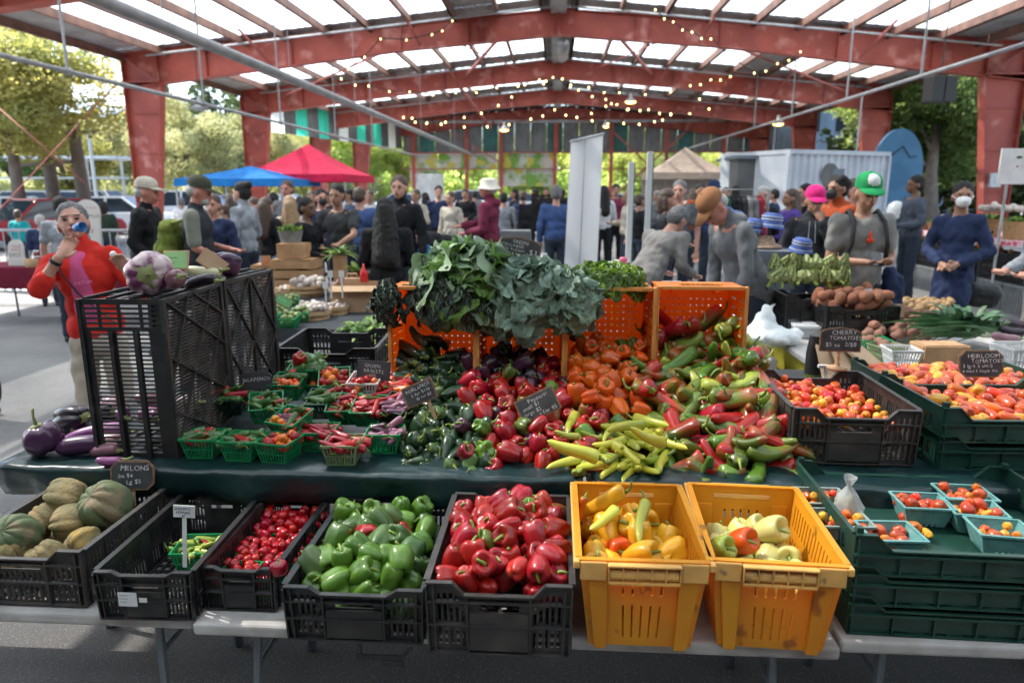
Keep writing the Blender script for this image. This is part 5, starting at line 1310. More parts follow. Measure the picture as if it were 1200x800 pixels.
    # trousers
    Bt = [('e', (0, 0, .93), (.150*f+.010, .112*f+.008, .115), None)] if not lean else [('e', u((0, 0, .93)), (.158*f, .118*f, .115), ur)]
    for s in (1, -1):
        a, b, c = lg[s]; Bt += [('c', a, b, .088*f, .066), ('c', b, (c[0], c[1], c[2]+.01), .064, .056)]
    if skirt: Bt += [('c', (0, 0, .9), (0, 0, .5), .15, .2)]
    blob('trousers', Bt, vox*1.15, bottom, t, 2, .013, 9, h*7)
    for s in (1, -1):
        c = lg[s][2]; blob('shoe', [('c', (c.x, c.y-.03, .045), (c.x+s*.02, c.y+.16, .04), .043, .040)], .02, M_shoe, t, 1)
    # hair and hats
    Hr = []
    if hairkind in ('short', 'long', 'bun', 'bob', 'curly'):
        Hr = [('e', hd((0, -.004, 1.645)), (.083, .098, .086), hr), ('e', hd((0, -.030, 1.60)), (.082, .078, .085), hr)]
        if hairkind == 'curly': Hr += [('e', hd((s_*.04, .01-.03*k, 1.69-.02*k)), (.055, .055, .045), hr) for k in range(3) for s_ in (-1, 1)]
        if hairkind == 'long': Hr += [('c', hd((0, -.05, 1.60)), u((0, -.085, 1.24)), .085, .095), ('c', hd((.06, -.02, 1.58)), u((.10, -.03, 1.30)), .035, .05), ('c', hd((-.06, -.02, 1.58)), u((-.10, -.03, 1.30)), .035, .05)]
        if hairkind == 'bob': Hr += [('c', hd((s_*.058, -.02, 1.60)), hd((s_*.062, -.01, 1.50)), .040, .035) for s_ in (-1, 1)]+[('c', hd((0, -.05, 1.6)), hd((0, -.055, 1.49)), .07, .06)]
        if hairkind == 'bun': Hr += [('e', hd((0, -.085, 1.69)), (.045, .045, .045), hr)]
    elif hairkind == 'fringe': Hr = [('e', hd((0, -.036, 1.60)), (.0785, .070, .060), hr)]
    if Hr: blob('hair', Hr, min(vox, .012), hair, t, 2, .007, 45)
    if hat:
        def hl(name, mb, mm): 
            o = mb.build(name, mm, t, smooth=True); o.matrix_local = Hm @ Matrix.Translation((0, .0, 1.645)) ; return o
        if hat == 'cap':
            m = MB(); prof = [(.100, 0), (.101, .03), (.094, .06), (.072, .087), (.04, .101), (.004, .105)]
            m.lathe(prof, 20, fn=lambda q, a: Vector((q.x*.88, q.y*1.04, q.z)), mi=0)
            m.ell((0, 0, .105), .008, 8, 5); o = hl('hat', m, hatm)
            m = MB(); vs = []; n = 10
            for i in range(n+1):
                a = PI*i/n; x = .082*math.cos(a); y0 = .055+.05*math.sin(a); y1 = .062+.135*math.sin(a)
                zc = .010-.012*abs(math.cos(a))**2; vs += [(x, y0, zc+.006), (x*1.02, y1, zc-.018*math.sin(a)), (x, y0, zc+.0), (x*1.02, y1, zc-.022*math.sin(a)-.003)]
            m.add(vs, [(4*i, 4*i+1, 4*i+5, 4*i+4) for i in range(n)]+[(4*i+2, 4*i+6, 4*i+7, 4*i+3) for i in range(n)]+[(4*i+1, 4*i+3, 4*i+7, 4*i+5) for i in range(n)]); hl('hat_brim', m, hatm2 or hatm)
        elif hat == 'bucket':
            m = MB(); m.lathe([(.155, -.045), (.150, -.043), (.105, .0), (.100, .05), (.085, .075), (.04, .085), (.003, .086)], 24, fn=lambda q, a: Vector((q.x*.92, q.y, q.z+.006*math.sin(3*a)*(q.z < 0)))); hl('hat', m, hatm)
        elif hat == 'beanie':
            m = MB(); m.lathe([(.094, -.03), (.098, .0), (.096, .04), (.078, .08), (.04, .10), (.003, .104)], 20, fn=lambda q, a: Vector((q.x*.9, q.y*1.02, q.z))); hl('hat', m, hatm)
    if mask:
        blob('face_mask', [('e', hd((0, .082, 1.555)), (.060, .050, .052), hr), ('c', hd((0, .10, 1.575)), hd((0, .128, 1.56)), .03, .016)], .008, mask, t, 2)
        m = MB()
        for s in (-1, 1): m.tube([hd((s*.05, .09, 1.575)), hd((s*.082, .02, 1.60))], .003, 5)
        m.build('mask_strap', mask, t)
    if face:
        for s in (-1, 1):
            m = MB(); m.ell((0, 0, 0), (.0135, .006, .0062), 10, 6); o = m.build('eye', M_eye, t, smooth=True); o.matrix_local = Hm @ Matrix.Translation((s*.030, .1005, 1.602))
            m = MB(); m.cap((-.015, 0, 0), (.015, 0, .0), .0032, .0028, 8); o = m.build('eyebrow', H_grey if hair in (H_grey, H_white) else M_brow, t, smooth=True); o.matrix_local = Hm @ Matrix.Translation((s*.031, .1045, 1.622))
        if not mask:
            m = MB(); m.ell((0, 0, 0), (.024, .007, .007), 10, 6); o = m.build('mouth', M_lip, t, smooth=True); o.matrix_local = Hm @ Matrix.Translation((0, .1105, 1.545))
    t_info[t.name] = (U, Hm, arms); return t
t_info = {}
def stand(px, ytop, Y, h=None):
    """ground spot under head pixel px at distance Y, and the height whose crown projects to ytop"""
    p = PY(px, ytop, Y); return (p.x, Y, 0), (h or p.z)
def addp(px, ytop, Y, rz, label, top, bottom, h=None, **kw):
    loc, hh = stand(px, ytop, Y, h); return person(loc, R(rz), label, top, bottom, h=hh, **kw)
C_red = cloth('red_fleece', (.62, .030, .020)); C_pink = cloth('pink_tshirt', (.62, .10, .25)); C_khaki = cloth('khaki_cotton', (.48, .42, .34)); C_navy = cloth('navy_knit', (.028, .042, .10), bscale=400)
C_black = cloth('black_jacket', (.014, .015, .018)); C_char = cloth('charcoal_cloth', (.035, .038, .045)); C_grey = cloth('grey_marl', (.16, .165, .175)); C_lgrey = cloth('light_grey_knit', (.30, .32, .35)); C_olive = cloth('olive_tshirt', (.19, .20, .16))
C_maroon = cloth('maroon_hoodie', (.17, .025, .055)); C_rust = cloth('rust_hoodie', (.36, .065, .02)); C_ochre = cloth('ochre_trousers', (.46, .19, .03)); C_gtee = cloth('grey_tshirt', (.26, .25, .235)); C_jean = cloth('dark_jeans', (.03, .04, .06)); C_blue = cloth('blue_shirt', (.05, .09, .22))
C_stone = cloth('stone_knit', (.22, .21, .20)); C_white = cloth('white_cloth', (.62, .62, .63)); C_purple = cloth('purple_top', (.10, .06, .30)); C_ljean = cloth('light_jeans', (.20, .29, .40)); C_cream = cloth('cream_cloth', (.5, .45, .37)); C_magenta = cloth('magenta_cap', (.75, .03, .22)); C_gcap = cloth('green_cap', (.02, .30, .10)); C_ocap = cloth('orange_cap', (.28, .13, .06))
C_slate = cloth('slate_jacket', (.075, .09, .12)); C_dgrey = cloth('dark_grey_tee', (.06, .062, .065))
M_maskw = mat('white_mask', (.75, .75, .74), .7); M_maskb = mat('black_mask', (.02, .02, .022), .8)
M_strap = mat('black_strap', (.015, .015, .016), .6)

# woman drinking
pr_ = dict(vox=.0095, fing=True)
w = person((XY(108, 3.72)-.07, 3.72, 0), R(200), 'woman in a red hooded jacket and pink shirt drinking from a small cup', C_red, C_khaki, S_light, H_grey, h=1.66, fat=.88, lean=R(-9), side=R(7), sleeve='rolled', hood=True, headrot=(.12, .0, R(10)),
           armR=((.17, .24, 1.24), (.03, .30, 1.385), (-.045, .215, 1.490)), armL=((-.285, .03, 1.14), (-.275, .25, 1.255), (-.255, .30, 1.33)), hairkind='short', **pr_)
U_, Hm_, A_ = t_info[w.name]; u_ = lambda p: U_ @ Vector(p)
blob('inner_shirt', [('e', u_((.008, .035, 1.25)), (.068, .096, .20), U_.to_euler()), ('e', u_((.0, .028, 1.38)), (.055, .072, .06), U_.to_euler()), ('e', u_((0.005, .05, 1.10)), (.072, .092, .12), U_.to_euler())], .011, C_pink, w, 3, .004)
letters(w, [('DATUM', -.030, 0, .026, 0)], mat('pink_print', (.72, .25, .38), .8), y=0, name='shirt_print'); CH[w.name][-1].matrix_local = U_ @ Matrix.Translation((-.0, .1345, 1.24)) @ Matrix.Rotation(PI, 4, 'Z')
m = MB(); pts = [u_((.10, .085, 1.42)), u_((.085, .125, 1.32)), u_((.02, .148, 1.2)), u_((-.06, .148, 1.09)), u_((-.13, .11, 1.0))]
for a, b in zip(pts[:-1], pts[1:]): m.bar(a, b, .004, .024, up=(0, 1, 0))
m.build('bag_strap', M_strap, w)
m = MB(); wr = A_[1][2]; d = (wr-A_[1][1]).normalized(); m.tube([wr-d*.035, wr-d*.018], .031, 14); m.build('watch_band', M_strap, w)
m = MB(); m.ell(Hm_ @ Vector((.082, .012, 1.578)), (.006, .008, .012), 8, 6); m.cap(Hm_ @ Vector((.083, .018, 1.57)), Hm_ @ Vector((.079, .03, 1.548)), .004, .003, 8); m.build('earbud', M_bwhite, w, smooth=True)
mw = Matrix.Translation(w.location) @ Matrix.Rotation(R(197), 4, 'Z') @ Matrix.Scale(1.66/1.715, 4); cp = mw @ (U_ @ Vector((-.075, .185, 1.545)))
t = empty('paper_cup', cp, 0, 'small blue sample cup held to the drinking woman\'s mouth', 'cup', rot=(R(15), R(80), R(0)))
m = MB(); m.lathe([(.0, -.028), (.020, -.028), (.027, .028), (.0255, .028), (.019, -.025), (0, -.025)], 18); m.build('cup_wall', mat('blue_cup', (.03, .17, .42), .4), t, smooth=True)
cp = mw @ (U_ @ Vector((-.255, .325, 1.36))); t = empty('crumpled_wrapper', cp, 0, 'small pale wrapper pinched in the woman\'s other hand', 'wrapper')
m = MB(); m.ell((0, 0, 0), (.018, .015, .018), 10, 7); m.build('wrapper_paper', M_bwhite, t)

addp(168, 211, 7.0, -80, 'older man in a white cap and long black jacket, walking right', C_black, C_jean, hair=H_white, hairkind='fringe', hat='cap', hatm=C_cream, neck='collar', coat=.62, fat=1.08, armR='pocket', armL='hold', headrot=(-.12, 0, 0), skin=S_pink)
bp = addp(226, 209, 6.5, -75, 'bearded man with an olive cap, dark vest and green backpack', C_char, C_jean, hair=H_white, hairkind='fringe', hat='cap', hatm=cloth('olive_cap', (.07, .075, .05)), fat=1.1, sleeve='none', armR=((.25, .02, 1.13), (.20, .22, 1.02), None), armL='hold', headrot=(-.3, 0, 0), skin=S_pink, neck='collar')
U_, Hm_, A_ = t_info[bp.name]
for s in (1, -1):
    S, E, Wp, hn = A_[s]; blob('shirt_sleeve', [('c', S, S.lerp(E, .85), .068, .060)], .014, C_olive, bp, 2, .004)
blob('beard', [('e', Hm_ @ Vector((0, .07, 1.535)), (.052, .048, .042), Hm_.to_euler())], .010, H_white, bp, 2, .004, 50)
M_bpk = cloth('green_backpack', (.17, .20, .035), c2=(.10, .13, .025)); 
q = bp.location; t = empty('backpack', (q.x-.26, q.y-.02, 1.24), R(15), 'olive green hiking backpack on the bearded man\'s back', 'backpack')
blob('bag_body', [('e', (0, 0, -.02), (.115, .15, .23), None), ('c', (-.02, -.06, -.12), (-.02, .06, -.12), .12, .12), ('c', (0, -.06, .12), (0, .06, .12), .09, .09)], .014, M_bpk, t, 3, .012, 14)
blob('front_pocket', [('e', (-.10, 0, -.09), (.06, .11, .11), None)], .012, M_bpk, t, 2, .006, 18); blob('side_pocket', [('e', (0, -.13, -.13), (.07, .045, .09), None)], .012, M_bpk, t, 2, .006)
m = MB(); m.tube([(.04, -.10, .17), (.16, -.12, .20), (.22, -.12, .10), (.20, -.12, -.05), (.06, -.12, -.18)], .017, 8); m.tube([(.04, .10, .17), (.16, .12, .20), (.22, .12, .10), (.20, .12, -.05), (.06, .12, -.18)], .017, 8); m.build('shoulder_strap', M_bpk, t, smooth=True)
m = MB(); m.bar((-.125, -.05, .15), (-.125, -.05, -.2), .012, .006, up=(0, 1, 0)); m.bar((-.125, .05, .15), (-.125, .05, -.2), .012, .006, up=(0, 1, 0)); m.build('compression_strap', M_strap, t)
addp(249, 228, 7.4, 170, 'man in a navy jacket half hidden behind the backpack man', C_navy, C_jean, hair=H_brown, headrot=(0, 0, .3))
addp(283, 214, 8.3, 78, 'woman with dark tied hair in a pale grey turtleneck, facing left', C_lgrey, C_jean, hair=H_black, hairkind='bun', neck='turtle', armR='hold', armL='clasp', fat=.9)
addp(296, 232, 9.5, 150, 'woman with wavy auburn hair in a beige top behind the grey turtleneck', C_cream, C_jean, hair=H_brown, hairkind='long', fat=.92)
addp(311, 232, 8.8, -20, 'woman with long brown hair and light jeans, seen from behind', C_black, C_ljean, hair=H_brown, hairkind='long', fat=.92)
addp(336, 212, 10.5, 175, 'tall man with short hair behind the planter on the wooden crates', C_grey, C_jean, hair=H_brown, skin=S_pink)
addp(339, 230, 9.0, 20, 'person with straight blond hair, seen from behind', C_cream, C_jean, hair=H_blond, hairkind='long', fat=.92)
addp(358, 232, 7.6, -110, 'dark skinned woman with tied black hair in a black jacket, facing right', C_black, C_jean, skin=S_brown, hair=H_black, hairkind='bun', armR='hold', armL='hold', fat=.95)
addp(376, 222, 9.4, -150, 'man in a black face mask and dark navy jacket', C_navy, C_jean, hair=H_black, hairkind='short', mask=M_maskb, armR='hold')
addp(397, 216, 8.0, 175, 'man in a dark grey t-shirt leaning over the vegetable table', C_dgrey, C_jean, skin=S_tan, hair=H_black, sleeve='tee', armR='hold', armL='reach', lean=.1)
addp(421, 220, 9.5, -10, 'man in a blue shirt with his back turned, right of the dark t-shirt man', C_blue, C_jean, hair=H_brown, fat=1.08, sleeve='tee')
addp(451, 233, 6.3, 8, 'person with very long black hair and black clothes, back to the camera', C_black, C_black, hair=H_black, hairkind='long', fat=1.02, armR='hold', armL='hold', face=False)
U_, Hm_, A_ = t_info[bpy.data.objects[[o for o in t_info][-1]].name]
blob('hair_mane', [('c', (0, -.06, 1.60), (0, -.11, 1.18), .09, .11), ('c', (.04, -.06, 1.5), (.07, -.09, 1.12), .07, .07), ('c', (-.04, -.06, 1.5), (-.07, -.09, 1.15), .07, .07)], .014, H_black, bpy.data.objects[[o for o in t_info][-1]], 2, .012, 25)
hm = addp(468, 206, 7.6, 165, 'tall man in a black hoodie with white sleeve print', C_black, C_jean, hair=H_brown, hood=True, armR='pocket', armL='down', headrot=(0, 0, .2), h=1.86)
bk = addp(573, 210, 9.2, 75, 'older person in a white bucket hat and maroon hoodie, facing left', C_maroon, cloth('beige_trousers', (.40, .36, .30)), hair=H_white, hairkind='fringe', hat='bucket', hatm=cloth('white_hat', (.66, .62, .54)), hood=True, armR='reach', armL='hold', skin=S_pink)
addp(590, 226, 13.5, 10, 'person in a pale grey shirt seen from behind, right of the bucket hat', C_lgrey, C_jean, hair=H_black, sleeve='long')
addp(652, 218, 11.0, 0, 'man in a black vest over a blue shirt behind the stacked black crates', C_blue, C_jean, hair=H_grey, fat=1.05)
addp(535, 238, 9.8, 95, 'person in a dark jacket bending far over a table of goods', C_black, C_jean, hair=H_black, h=1.7, lean=R(75), armR='hang', armL='hang')
addp(528, 225, 12.5, 150, 'person in a beige jacket behind the bending figure', C_cream, C_jean, hair=H_brown)
addp(514, 218, 14.0, 190, 'person in dark clothes beside the upright white board', C_navy, C_black, hair=H_black)
# right side
gm = addp(884, 250, 5.45, 105, 'man in an orange cap and grey hoodie bending over with head down', C_grey, C_jean, hair=H_white, hairkind='fringe', hat='cap', hatm=C_ocap, hood=True, h=1.80, lean=R(24), fat=1.15, armR=((.24, .08, 1.13), (.20, .22, .92), None), armL=((-.24, .10, 1.13), (-.18, .26, .92), None), headrot=(-.5, 0, .15), skin=S_pink, long_top=.12)
gw = addp(756, 255, 6.3, -50, 'person in a stone grey cardigan bending forward beside the man in the orange cap', C_stone, C_jean, hair=H_grey, hairkind='short', h=1.72, lean=R(40), fat=1.1, armR='hang', armL='hang', long_top=.03)
blob('undershirt', [('e', (0, .0, .92), (.185, .145, .15), None)], .016, C_lgrey, gw, 2, .005, clip=.80)
addp(782, 222, 8.4, -95, 'woman with brown bobbed hair in a dark grey coat, facing right', C_char, C_jean, hair=H_brown, hairkind='bob', armR='face', armL='hold')
addp(797, 212, 9.2, 160, 'older man with grey hair in a patterned grey shirt', cloth('patterned_shirt', (.20, .21, .22), (.08, .09, .10)), C_jean, hair=H_grey, sleeve='tee')
addp(821, 216, 13.0, 185, 'distant man in a rust red shirt beside the tan tent', C_rust, C_jean, skin=S_tan, hair=H_black)
addp(837, 213, 11.5, 190, 'man in a navy cap and navy jacket over a grey shirt', C_navy, C_jean, hair=H_black, hat='cap', hatm=C_navy)
addp(895, 219, 9.6, 200, 'white haired person in black beside the coat rack', C_black, C_jean, hair=H_white, hairkind='short')
addp(928, 222, 9.8, 100, 'woman in a purple top with long brown hair near the white container', C_purple, C_jean, hair=H_brown, hairkind='long', armR='hold', armL='hold', skin=S_tan)
addp(945, 216, 10.0, 100, 'person in black directly behind the pink cap', C_black, C_jean, hair=H_black)
pk = addp(955, 221, 6.9, 165, 'woman in a magenta cap with a hand on her face and charcoal hoodie', C_char, C_jean, hair=H_brown, hairkind='fringe', hat='cap', hatm=C_magenta, hood=True, armL='face', armR='clasp', headrot=(-.22, 0, .25), skin=S_tan)
m = MB(); m.bar((-.02, .135, 1.42), (-.03, .15, 1.22), .004, .008, up=(0, 1, 0)); m.bar((.03, .135, 1.42), (.03, .15, 1.22), .004, .008, up=(0, 1, 0)); m.build('drawstring', C_white, pk)
addp(984, 207, 7.6, 115, 'man in a rust orange hoodie and ochre trousers wearing a black mask', C_rust, C_ochre, hair=H_black, hairkind='curly', hood=True, mask=M_maskb, skin=S_tan, fat=1.05, armR='clasp')
addp(1003, 212, 8.8, 180, 'person partly hidden between the rust hoodie and the green cap', C_cream, C_jean, hair=H_brown)
gc = addp(1016, 207, 5.6, 185, 'man in a green and white cap and grey t-shirt looking at a phone', C_gtee, C_char, hair=H_brown, hairkind='fringe', hat='cap', hatm=C_gcap, sleeve='tee', armR='phone', armL='phone', headrot=(-.25, 0, -.1), skin=S_tan, fat=1.03)
m = MB(); 
for s in (-1, 1): m.tube([(s*.10, -.10, 1.42), (s*.105, .0, 1.475), (s*.11, .105, 1.40), (s*.13, .135, 1.25), (s*.15, .09, 1.1)], .016, 8)
m.build('backpack_strap', M_strap, gc, smooth=True)
m = MB(); m.ell((0, 0, 0), (.012, .006, .04), 8, 6); m.ell((.012, 0, -.03), (.018, .006, .016), 8, 6); m.ell((-.014, 0, -.03), (.018, .006, .016), 8, 6); m.build('hanging_sunglasses', mat('orange_red_plastic', (.7, .06, .02), .3), gc, smooth=True, loc=(0, .135, 1.30))
m = MB(); m.ell((0, .035, .045), (.062, .074, .058), 14, 8); o = m.build('hat_front_panel', C_white, gc, smooth=True); o.matrix_local = t_info[gc.name][1] @ Matrix.Translation((0, 0, 1.645))
q = gc.location; t = empty('phone', (q.x-.02, q.y-.33*gc.scale[0], 1.13*gc.scale[0]+.03), 0, 'dark phone held in both hands by the man in the green cap', 'phone', rot=(R(-50), 0, 0)); m = MB(); m.b2((-.037, -.004, -.07), (.037, .004, .07)); m.build('phone_case', mat('phone_black', (.01, .01, .012), .2), t, bevel=.003)
t = empty('tied_jacket', (q.x+.26, q.y+.02, .78), 0, 'navy jacket hanging from the bag strap of the man in the green cap', 'jacket'); blob('jacket_cloth', [('c', (0, 0, .30), (.02, 0, -.30), .06, .09), ('c', (.06, 0, .25), (.08, 0, -.15), .05, .05), ('c', (-.03, 0, .1), (-.02, 0, -.38), .05, .04)], .016, C_navy, t, 3, .02, 12)
bl = addp(1131, 214, 6.7, 140, 'woman in a navy cardigan and white face mask clasping her hands', C_navy, C_black, hair=H_black, hairkind='bun', mask=M_maskw, armR='clasp', armL='clasp', coat=.62, headrot=(0, 0, .35), skin=S_tan, fat=.84)
t = empty('handbag', (bl.location.x+.30, bl.location.y+.05, .80), .2, 'black handbag at the hip of the woman in the navy cardigan', 'bag'); blob('bag_body', [('c', (-.08, 0, 0), (.10, 0, -.03), .09, .10), ('c', (-.08, 0, -.08), (.10, 0, -.1), .07, .08)], .014, M_strap, t, 2, .006); m = MB(); m.tube([(-.08, 0, .06), (-.10, -.02, .3), (.0, -.04, .55)], .012, 6); m.build('bag_handle', M_strap, t)
addp(1075, 206, 10.5, 90, 'man in a slate jacket in profile beside the blue disc', C_slate, C_jean, hair=H_black, skin=S_brown, armR='hold', armL='hold')
addp(1256, 204, 5.2, 100, 'person in a grey jacket cut off by the right edge of the view', C_lgrey, C_stone, hair=H_grey, armR='hold', armL='hold', fat=1.1)
addp(-75, 240, 4.8, -60, 'grey haired person cut off by the left edge of the view', C_slate, C_jean, hair=H_grey, h=1.6)
addp(70, 231, 7.6, 20, 'person in a grey t-shirt standing behind the woman in red', C_lgrey, C_jean, hair=H_black, sleeve='tee')
# beyond the fence and the deep crowd: shared figures
fan = {}
def crowd(px, ytop, Y, rz, label, key, topm, botm, hairm, skin=S_tan):
    if key not in fan:
        a = {'a': dict(armR='down', armL='hold'), 'b': dict(armR='hold', armL='pocket', hairkind='long', fat=.93), 'c': dict(armR='clasp', armL='clasp', fat=1.06), 'd': dict(armR='phone', armL='down', hairkind='bob', fat=.95)}[key]
        fan[key] = person((0, 0, 0), 0, label, C_black, C_jean, face=True, vox=.02, **a); src = fan[key]
        t = src
    else:
        src = fan[key]; t = src.copy(); link(t)
        for ch in CH[src.name]:
            c = ch.copy(); link(c); c.parent = t; CH.setdefault(t.name, []).append(c)
    p, hh = stand(px, ytop, Y); t.location = p; t.rotation_euler = (0, 0, R(rz)); s = hh/1.715; t.scale = (s, s, s); t['label'] = label; t['group'] = 'crowd in the depth of the market'
    for c in CH[t.name]:
        n = c.name.split('.')[0]; mm = {'body': skin, 'top': topm, 'shirt': topm, 'trousers': botm, 'hair': hairm}.get(n)
        if mm: c.material_slots[0].link = 'OBJECT'; c.material_slots[0].material = mm
CR = [(385, 225, 14, 150, 'shopper in black under the red tent, left', 'a', C_black, C_jean, H_black), (365, 224, 12, 200, 'shopper in a grey top beneath the tip of the blue tent', 'b', C_grey, C_jean, H_brown),
      (409, 222, 13, 120, 'shopper in a slate jacket between two men in front of the red tent', 'c', C_slate, C_black, H_black), (433, 224, 14, 180, 'shopper in white seen left of the long black hair', 'a', C_white, C_jean, H_brown),
      (320, 226, 13, 20, 'shopper in a maroon top under the blue tent', 'd', C_maroon, C_jean, H_black), (268, 228, 14, 40, 'shopper in cream under the left end of the blue tent', 'b', C_cream, C_jean, H_brown),
      (487, 222, 13, 160, 'shopper in beige right of the black hoodie man', 'a', C_cream, C_jean, H_brown), (498, 226, 16, 40, 'shopper in black left of the white board', 'b', C_black, C_jean, H_black),
      (545, 222, 17, 180, 'shopper in black by the third red post', 'c', C_black, C_jean, H_black), (556, 224, 20, 20, 'shopper in grey beyond the bucket hat', 'a', C_grey, C_jean, H_black),
      (603, 222, 18, 120, 'shopper in black right of the pale grey shirt', 'd', C_black, C_black, H_black), (613, 224, 15, 0, 'shopper in navy above the wooden boxes', 'a', C_navy, C_jean, H_brown), (627, 222, 19, 90, 'shopper in maroon behind the black crate stack', 'c', C_maroon, C_jean, H_black),
      (640, 220, 20, 180, 'shopper in slate above the black crate stack', 'b', C_slate, C_jean, H_black), (660, 222, 24, 0, 'shopper in black just left of the white banner', 'a', C_black, C_jean, H_black),
      (708, 218, 14, 20, 'woman in a white blouse just right of the white banner', 'b', C_white, C_black, H_black), (722, 216, 15, 180, 'person in dark red right of the white blouse', 'c', C_maroon, C_black, H_black), (736, 224, 13, 100, 'person in beige between the metal poles', 'd', C_cream, C_jean, H_blond),
      (750, 228, 12, -60, 'person in black between the two chrome poles', 'a', C_black, C_jean, H_brown), (771, 224, 16, 60, 'shopper in grey at the foot of the tan tent', 'c', C_grey, C_jean, H_grey), (812, 222, 17, 0, 'shopper in cream under the tan tent', 'b', C_cream, C_jean, H_brown),
      (851, 220, 15, 160, 'shopper in slate left of the hanging coats', 'a', C_slate, C_jean, H_brown), (862, 218, 18, 20, 'shopper in grey above the hanging coats', 'd', C_grey, C_jean, H_black), (908, 222, 15, 60, 'shopper in navy before the shed doorway', 'c', C_navy, C_jean, H_black),
      (1000, 210, 11, 100, 'shopper in tan behind the green cap', 'a', C_cream, C_jean, H_brown), (975, 216, 12, 200, 'shopper in black between the magenta cap and rust hoodie', 'b', C_black, C_jean, H_black),
      (46, 252, 10, 30, 'person in navy and a pale hat sitting beyond the railing', 'c', C_navy, C_jean, H_white), (20, 246, 13, 10, 'person in teal beyond the railing at the far left', 'a', cloth('teal_top', (.02, .35, .38)), C_jean, H_brown), (120, 236, 13, 30, 'person in dark green seated beyond the railing', 'd', cloth('forest_top', (.03, .05, .035)), C_jean, H_black),
      (212, 232, 16, 0, 'shopper in white between the two old men', 'a', C_white, C_jean, H_grey), (262, 240, 12, 100, 'shopper in navy behind the grey turtleneck', 'c', C_navy, C_jean, H_brown)]
for c in CR: crowd(*c)


# ================================================================ stalls in the middle distance
M_wood = mat('crate_wood', (.50, .30, .15), .75, (.38, .21, .10), 9, bump=.2, bscale=60, rnd=.12)
M_wood2 = mat('basket_wood', (.55, .37, .20), .75, (.44, .28, .14), 12, bump=.2, bscale=60, rnd=.10)
M_card = mat('cardboard', (.42, .28, .17), .85, (.36, .23, .13), 5); M_kraft = mat('kraft_paper', (.46, .31, .19), .85, (.38, .25, .15), 6, bump=.3, bscale=14)
M_leaf = mat('leaf_green', (.06, .14, .03), .5, (.11, .20, .04), 15, trans=.25, rnd=.2); M_leafl = mat('leaf_light', (.20, .32, .05), .5, (.30, .40, .09), 15, trans=.3, rnd=.2)
M_mar = cloth('maroon_tablecloth', (.16, .012, .03)); M_wcl = cloth('white_tablecloth', (.60, .60, .60)); M_dgc = cloth('dark_tablecloth', (.04, .045, .05)); M_ycl = cloth('mustard_cloth', (.34, .30, .03))
M_greyb = mat('grey_box', (.13, .15, .18), .7, (.10, .12, .14), 4); M_binw = mat('pale_bin', (.5, .5, .5), .6, (.42, .42, .41), 4)
M_galv = mat('galvanised_tub', (.30, .31, .31), .45, (.2, .2, .2), 12, metal=.5)
regmesh('garlic', lambda k: (lobed(900+k, .026, .021, nl=9, sharp=.2, depth=.09, rows=8, cols=18, dimple=-.2, taper=.1), stem_mb(k, .004, .02, .004, z0=.015, bend=.3), .024), 3)
def g_pot(k):
    b = lobed(950+k, .034, .028+.012*(k % 3), nl=3, sharp=.5, depth=.10, rows=8, cols=14, dimple=.0, taper=.15); return b, stem_mb(k, .001, .001, .001), .032
regmesh('potato', g_pot, 4)
NAMES['garlic'] = ('garlic_bulb', 'garlic'); NAMES['potato'] = ('potato', 'potato')
P_garl = pm('garlic_skin', (.55, .50, .44), (.42, .34, .30), rough=.6, coat=0); P_gold = pm('potato_gold', (.36, .23, .11), (.28, .17, .08), rough=.8, coat=0, bump=.2); P_redp = pm('potato_red', (.26, .11, .075), (.22, .12, .08), rough=.8, coat=0, bump=.2)
P_swt = pm('sweet_potato', (.24, .09, .045), (.17, .07, .04), rough=.8, coat=0, bump=.2); P_onion = pm('red_onion', (.16, .03, .07), (.24, .08, .10)); P_sprout = pm('tomatillo', (.27, .33, .12), (.20, .28, .08), rough=.5)
def cloth_table(x0, x1, y0, y1, z, hang, m, label, group=None, rz=0):
    t = fold_table(x0, x1, y0, y1, z, label, rz=rz, group=group or 'covered market tables', name='covered_table'); w, d = x1-x0, y1-y0
    mb = MB(); n = 40; per = [(-w/2-.01+(w+.02)*i/n, -d/2-.01) for i in range(n)]+[(w/2+.01, -d/2-.01+(d+.02)*i/12) for i in range(12)]+[(w/2+.01-(w+.02)*i/n, d/2+.01) for i in range(n)]+[(-w/2-.01, d/2+.01-(d+.02)*i/12) for i in range(12)]
    N = len(per); vs = []
    for k, zz in enumerate((z+.006, z-.02, z-hang*.5, z-hang)):
        for i, (x, y) in enumerate(per):
            f = (0, 1, 1.02, 1.03)[k]; wv = .022*math.sin(i*1.1+k)*(k > 1); L = math.hypot(x, y); s_ = 1+(.012+wv)*(k > 0)/max(L, .2); vs.append((x*s_, y*s_, zz+(.01*math.sin(i*.7) if k == 3 else 0)))
    fs = [(k*N+i, (k+1)*N+i, (k+1)*N+(i+1) % N, k*N+(i+1) % N) for k in range(3) for i in range(N)]+[tuple(range(N))]
    mb.add(vs, fs); o = mb.build('cloth_cover', m, t, smooth=True, auto=50); return t
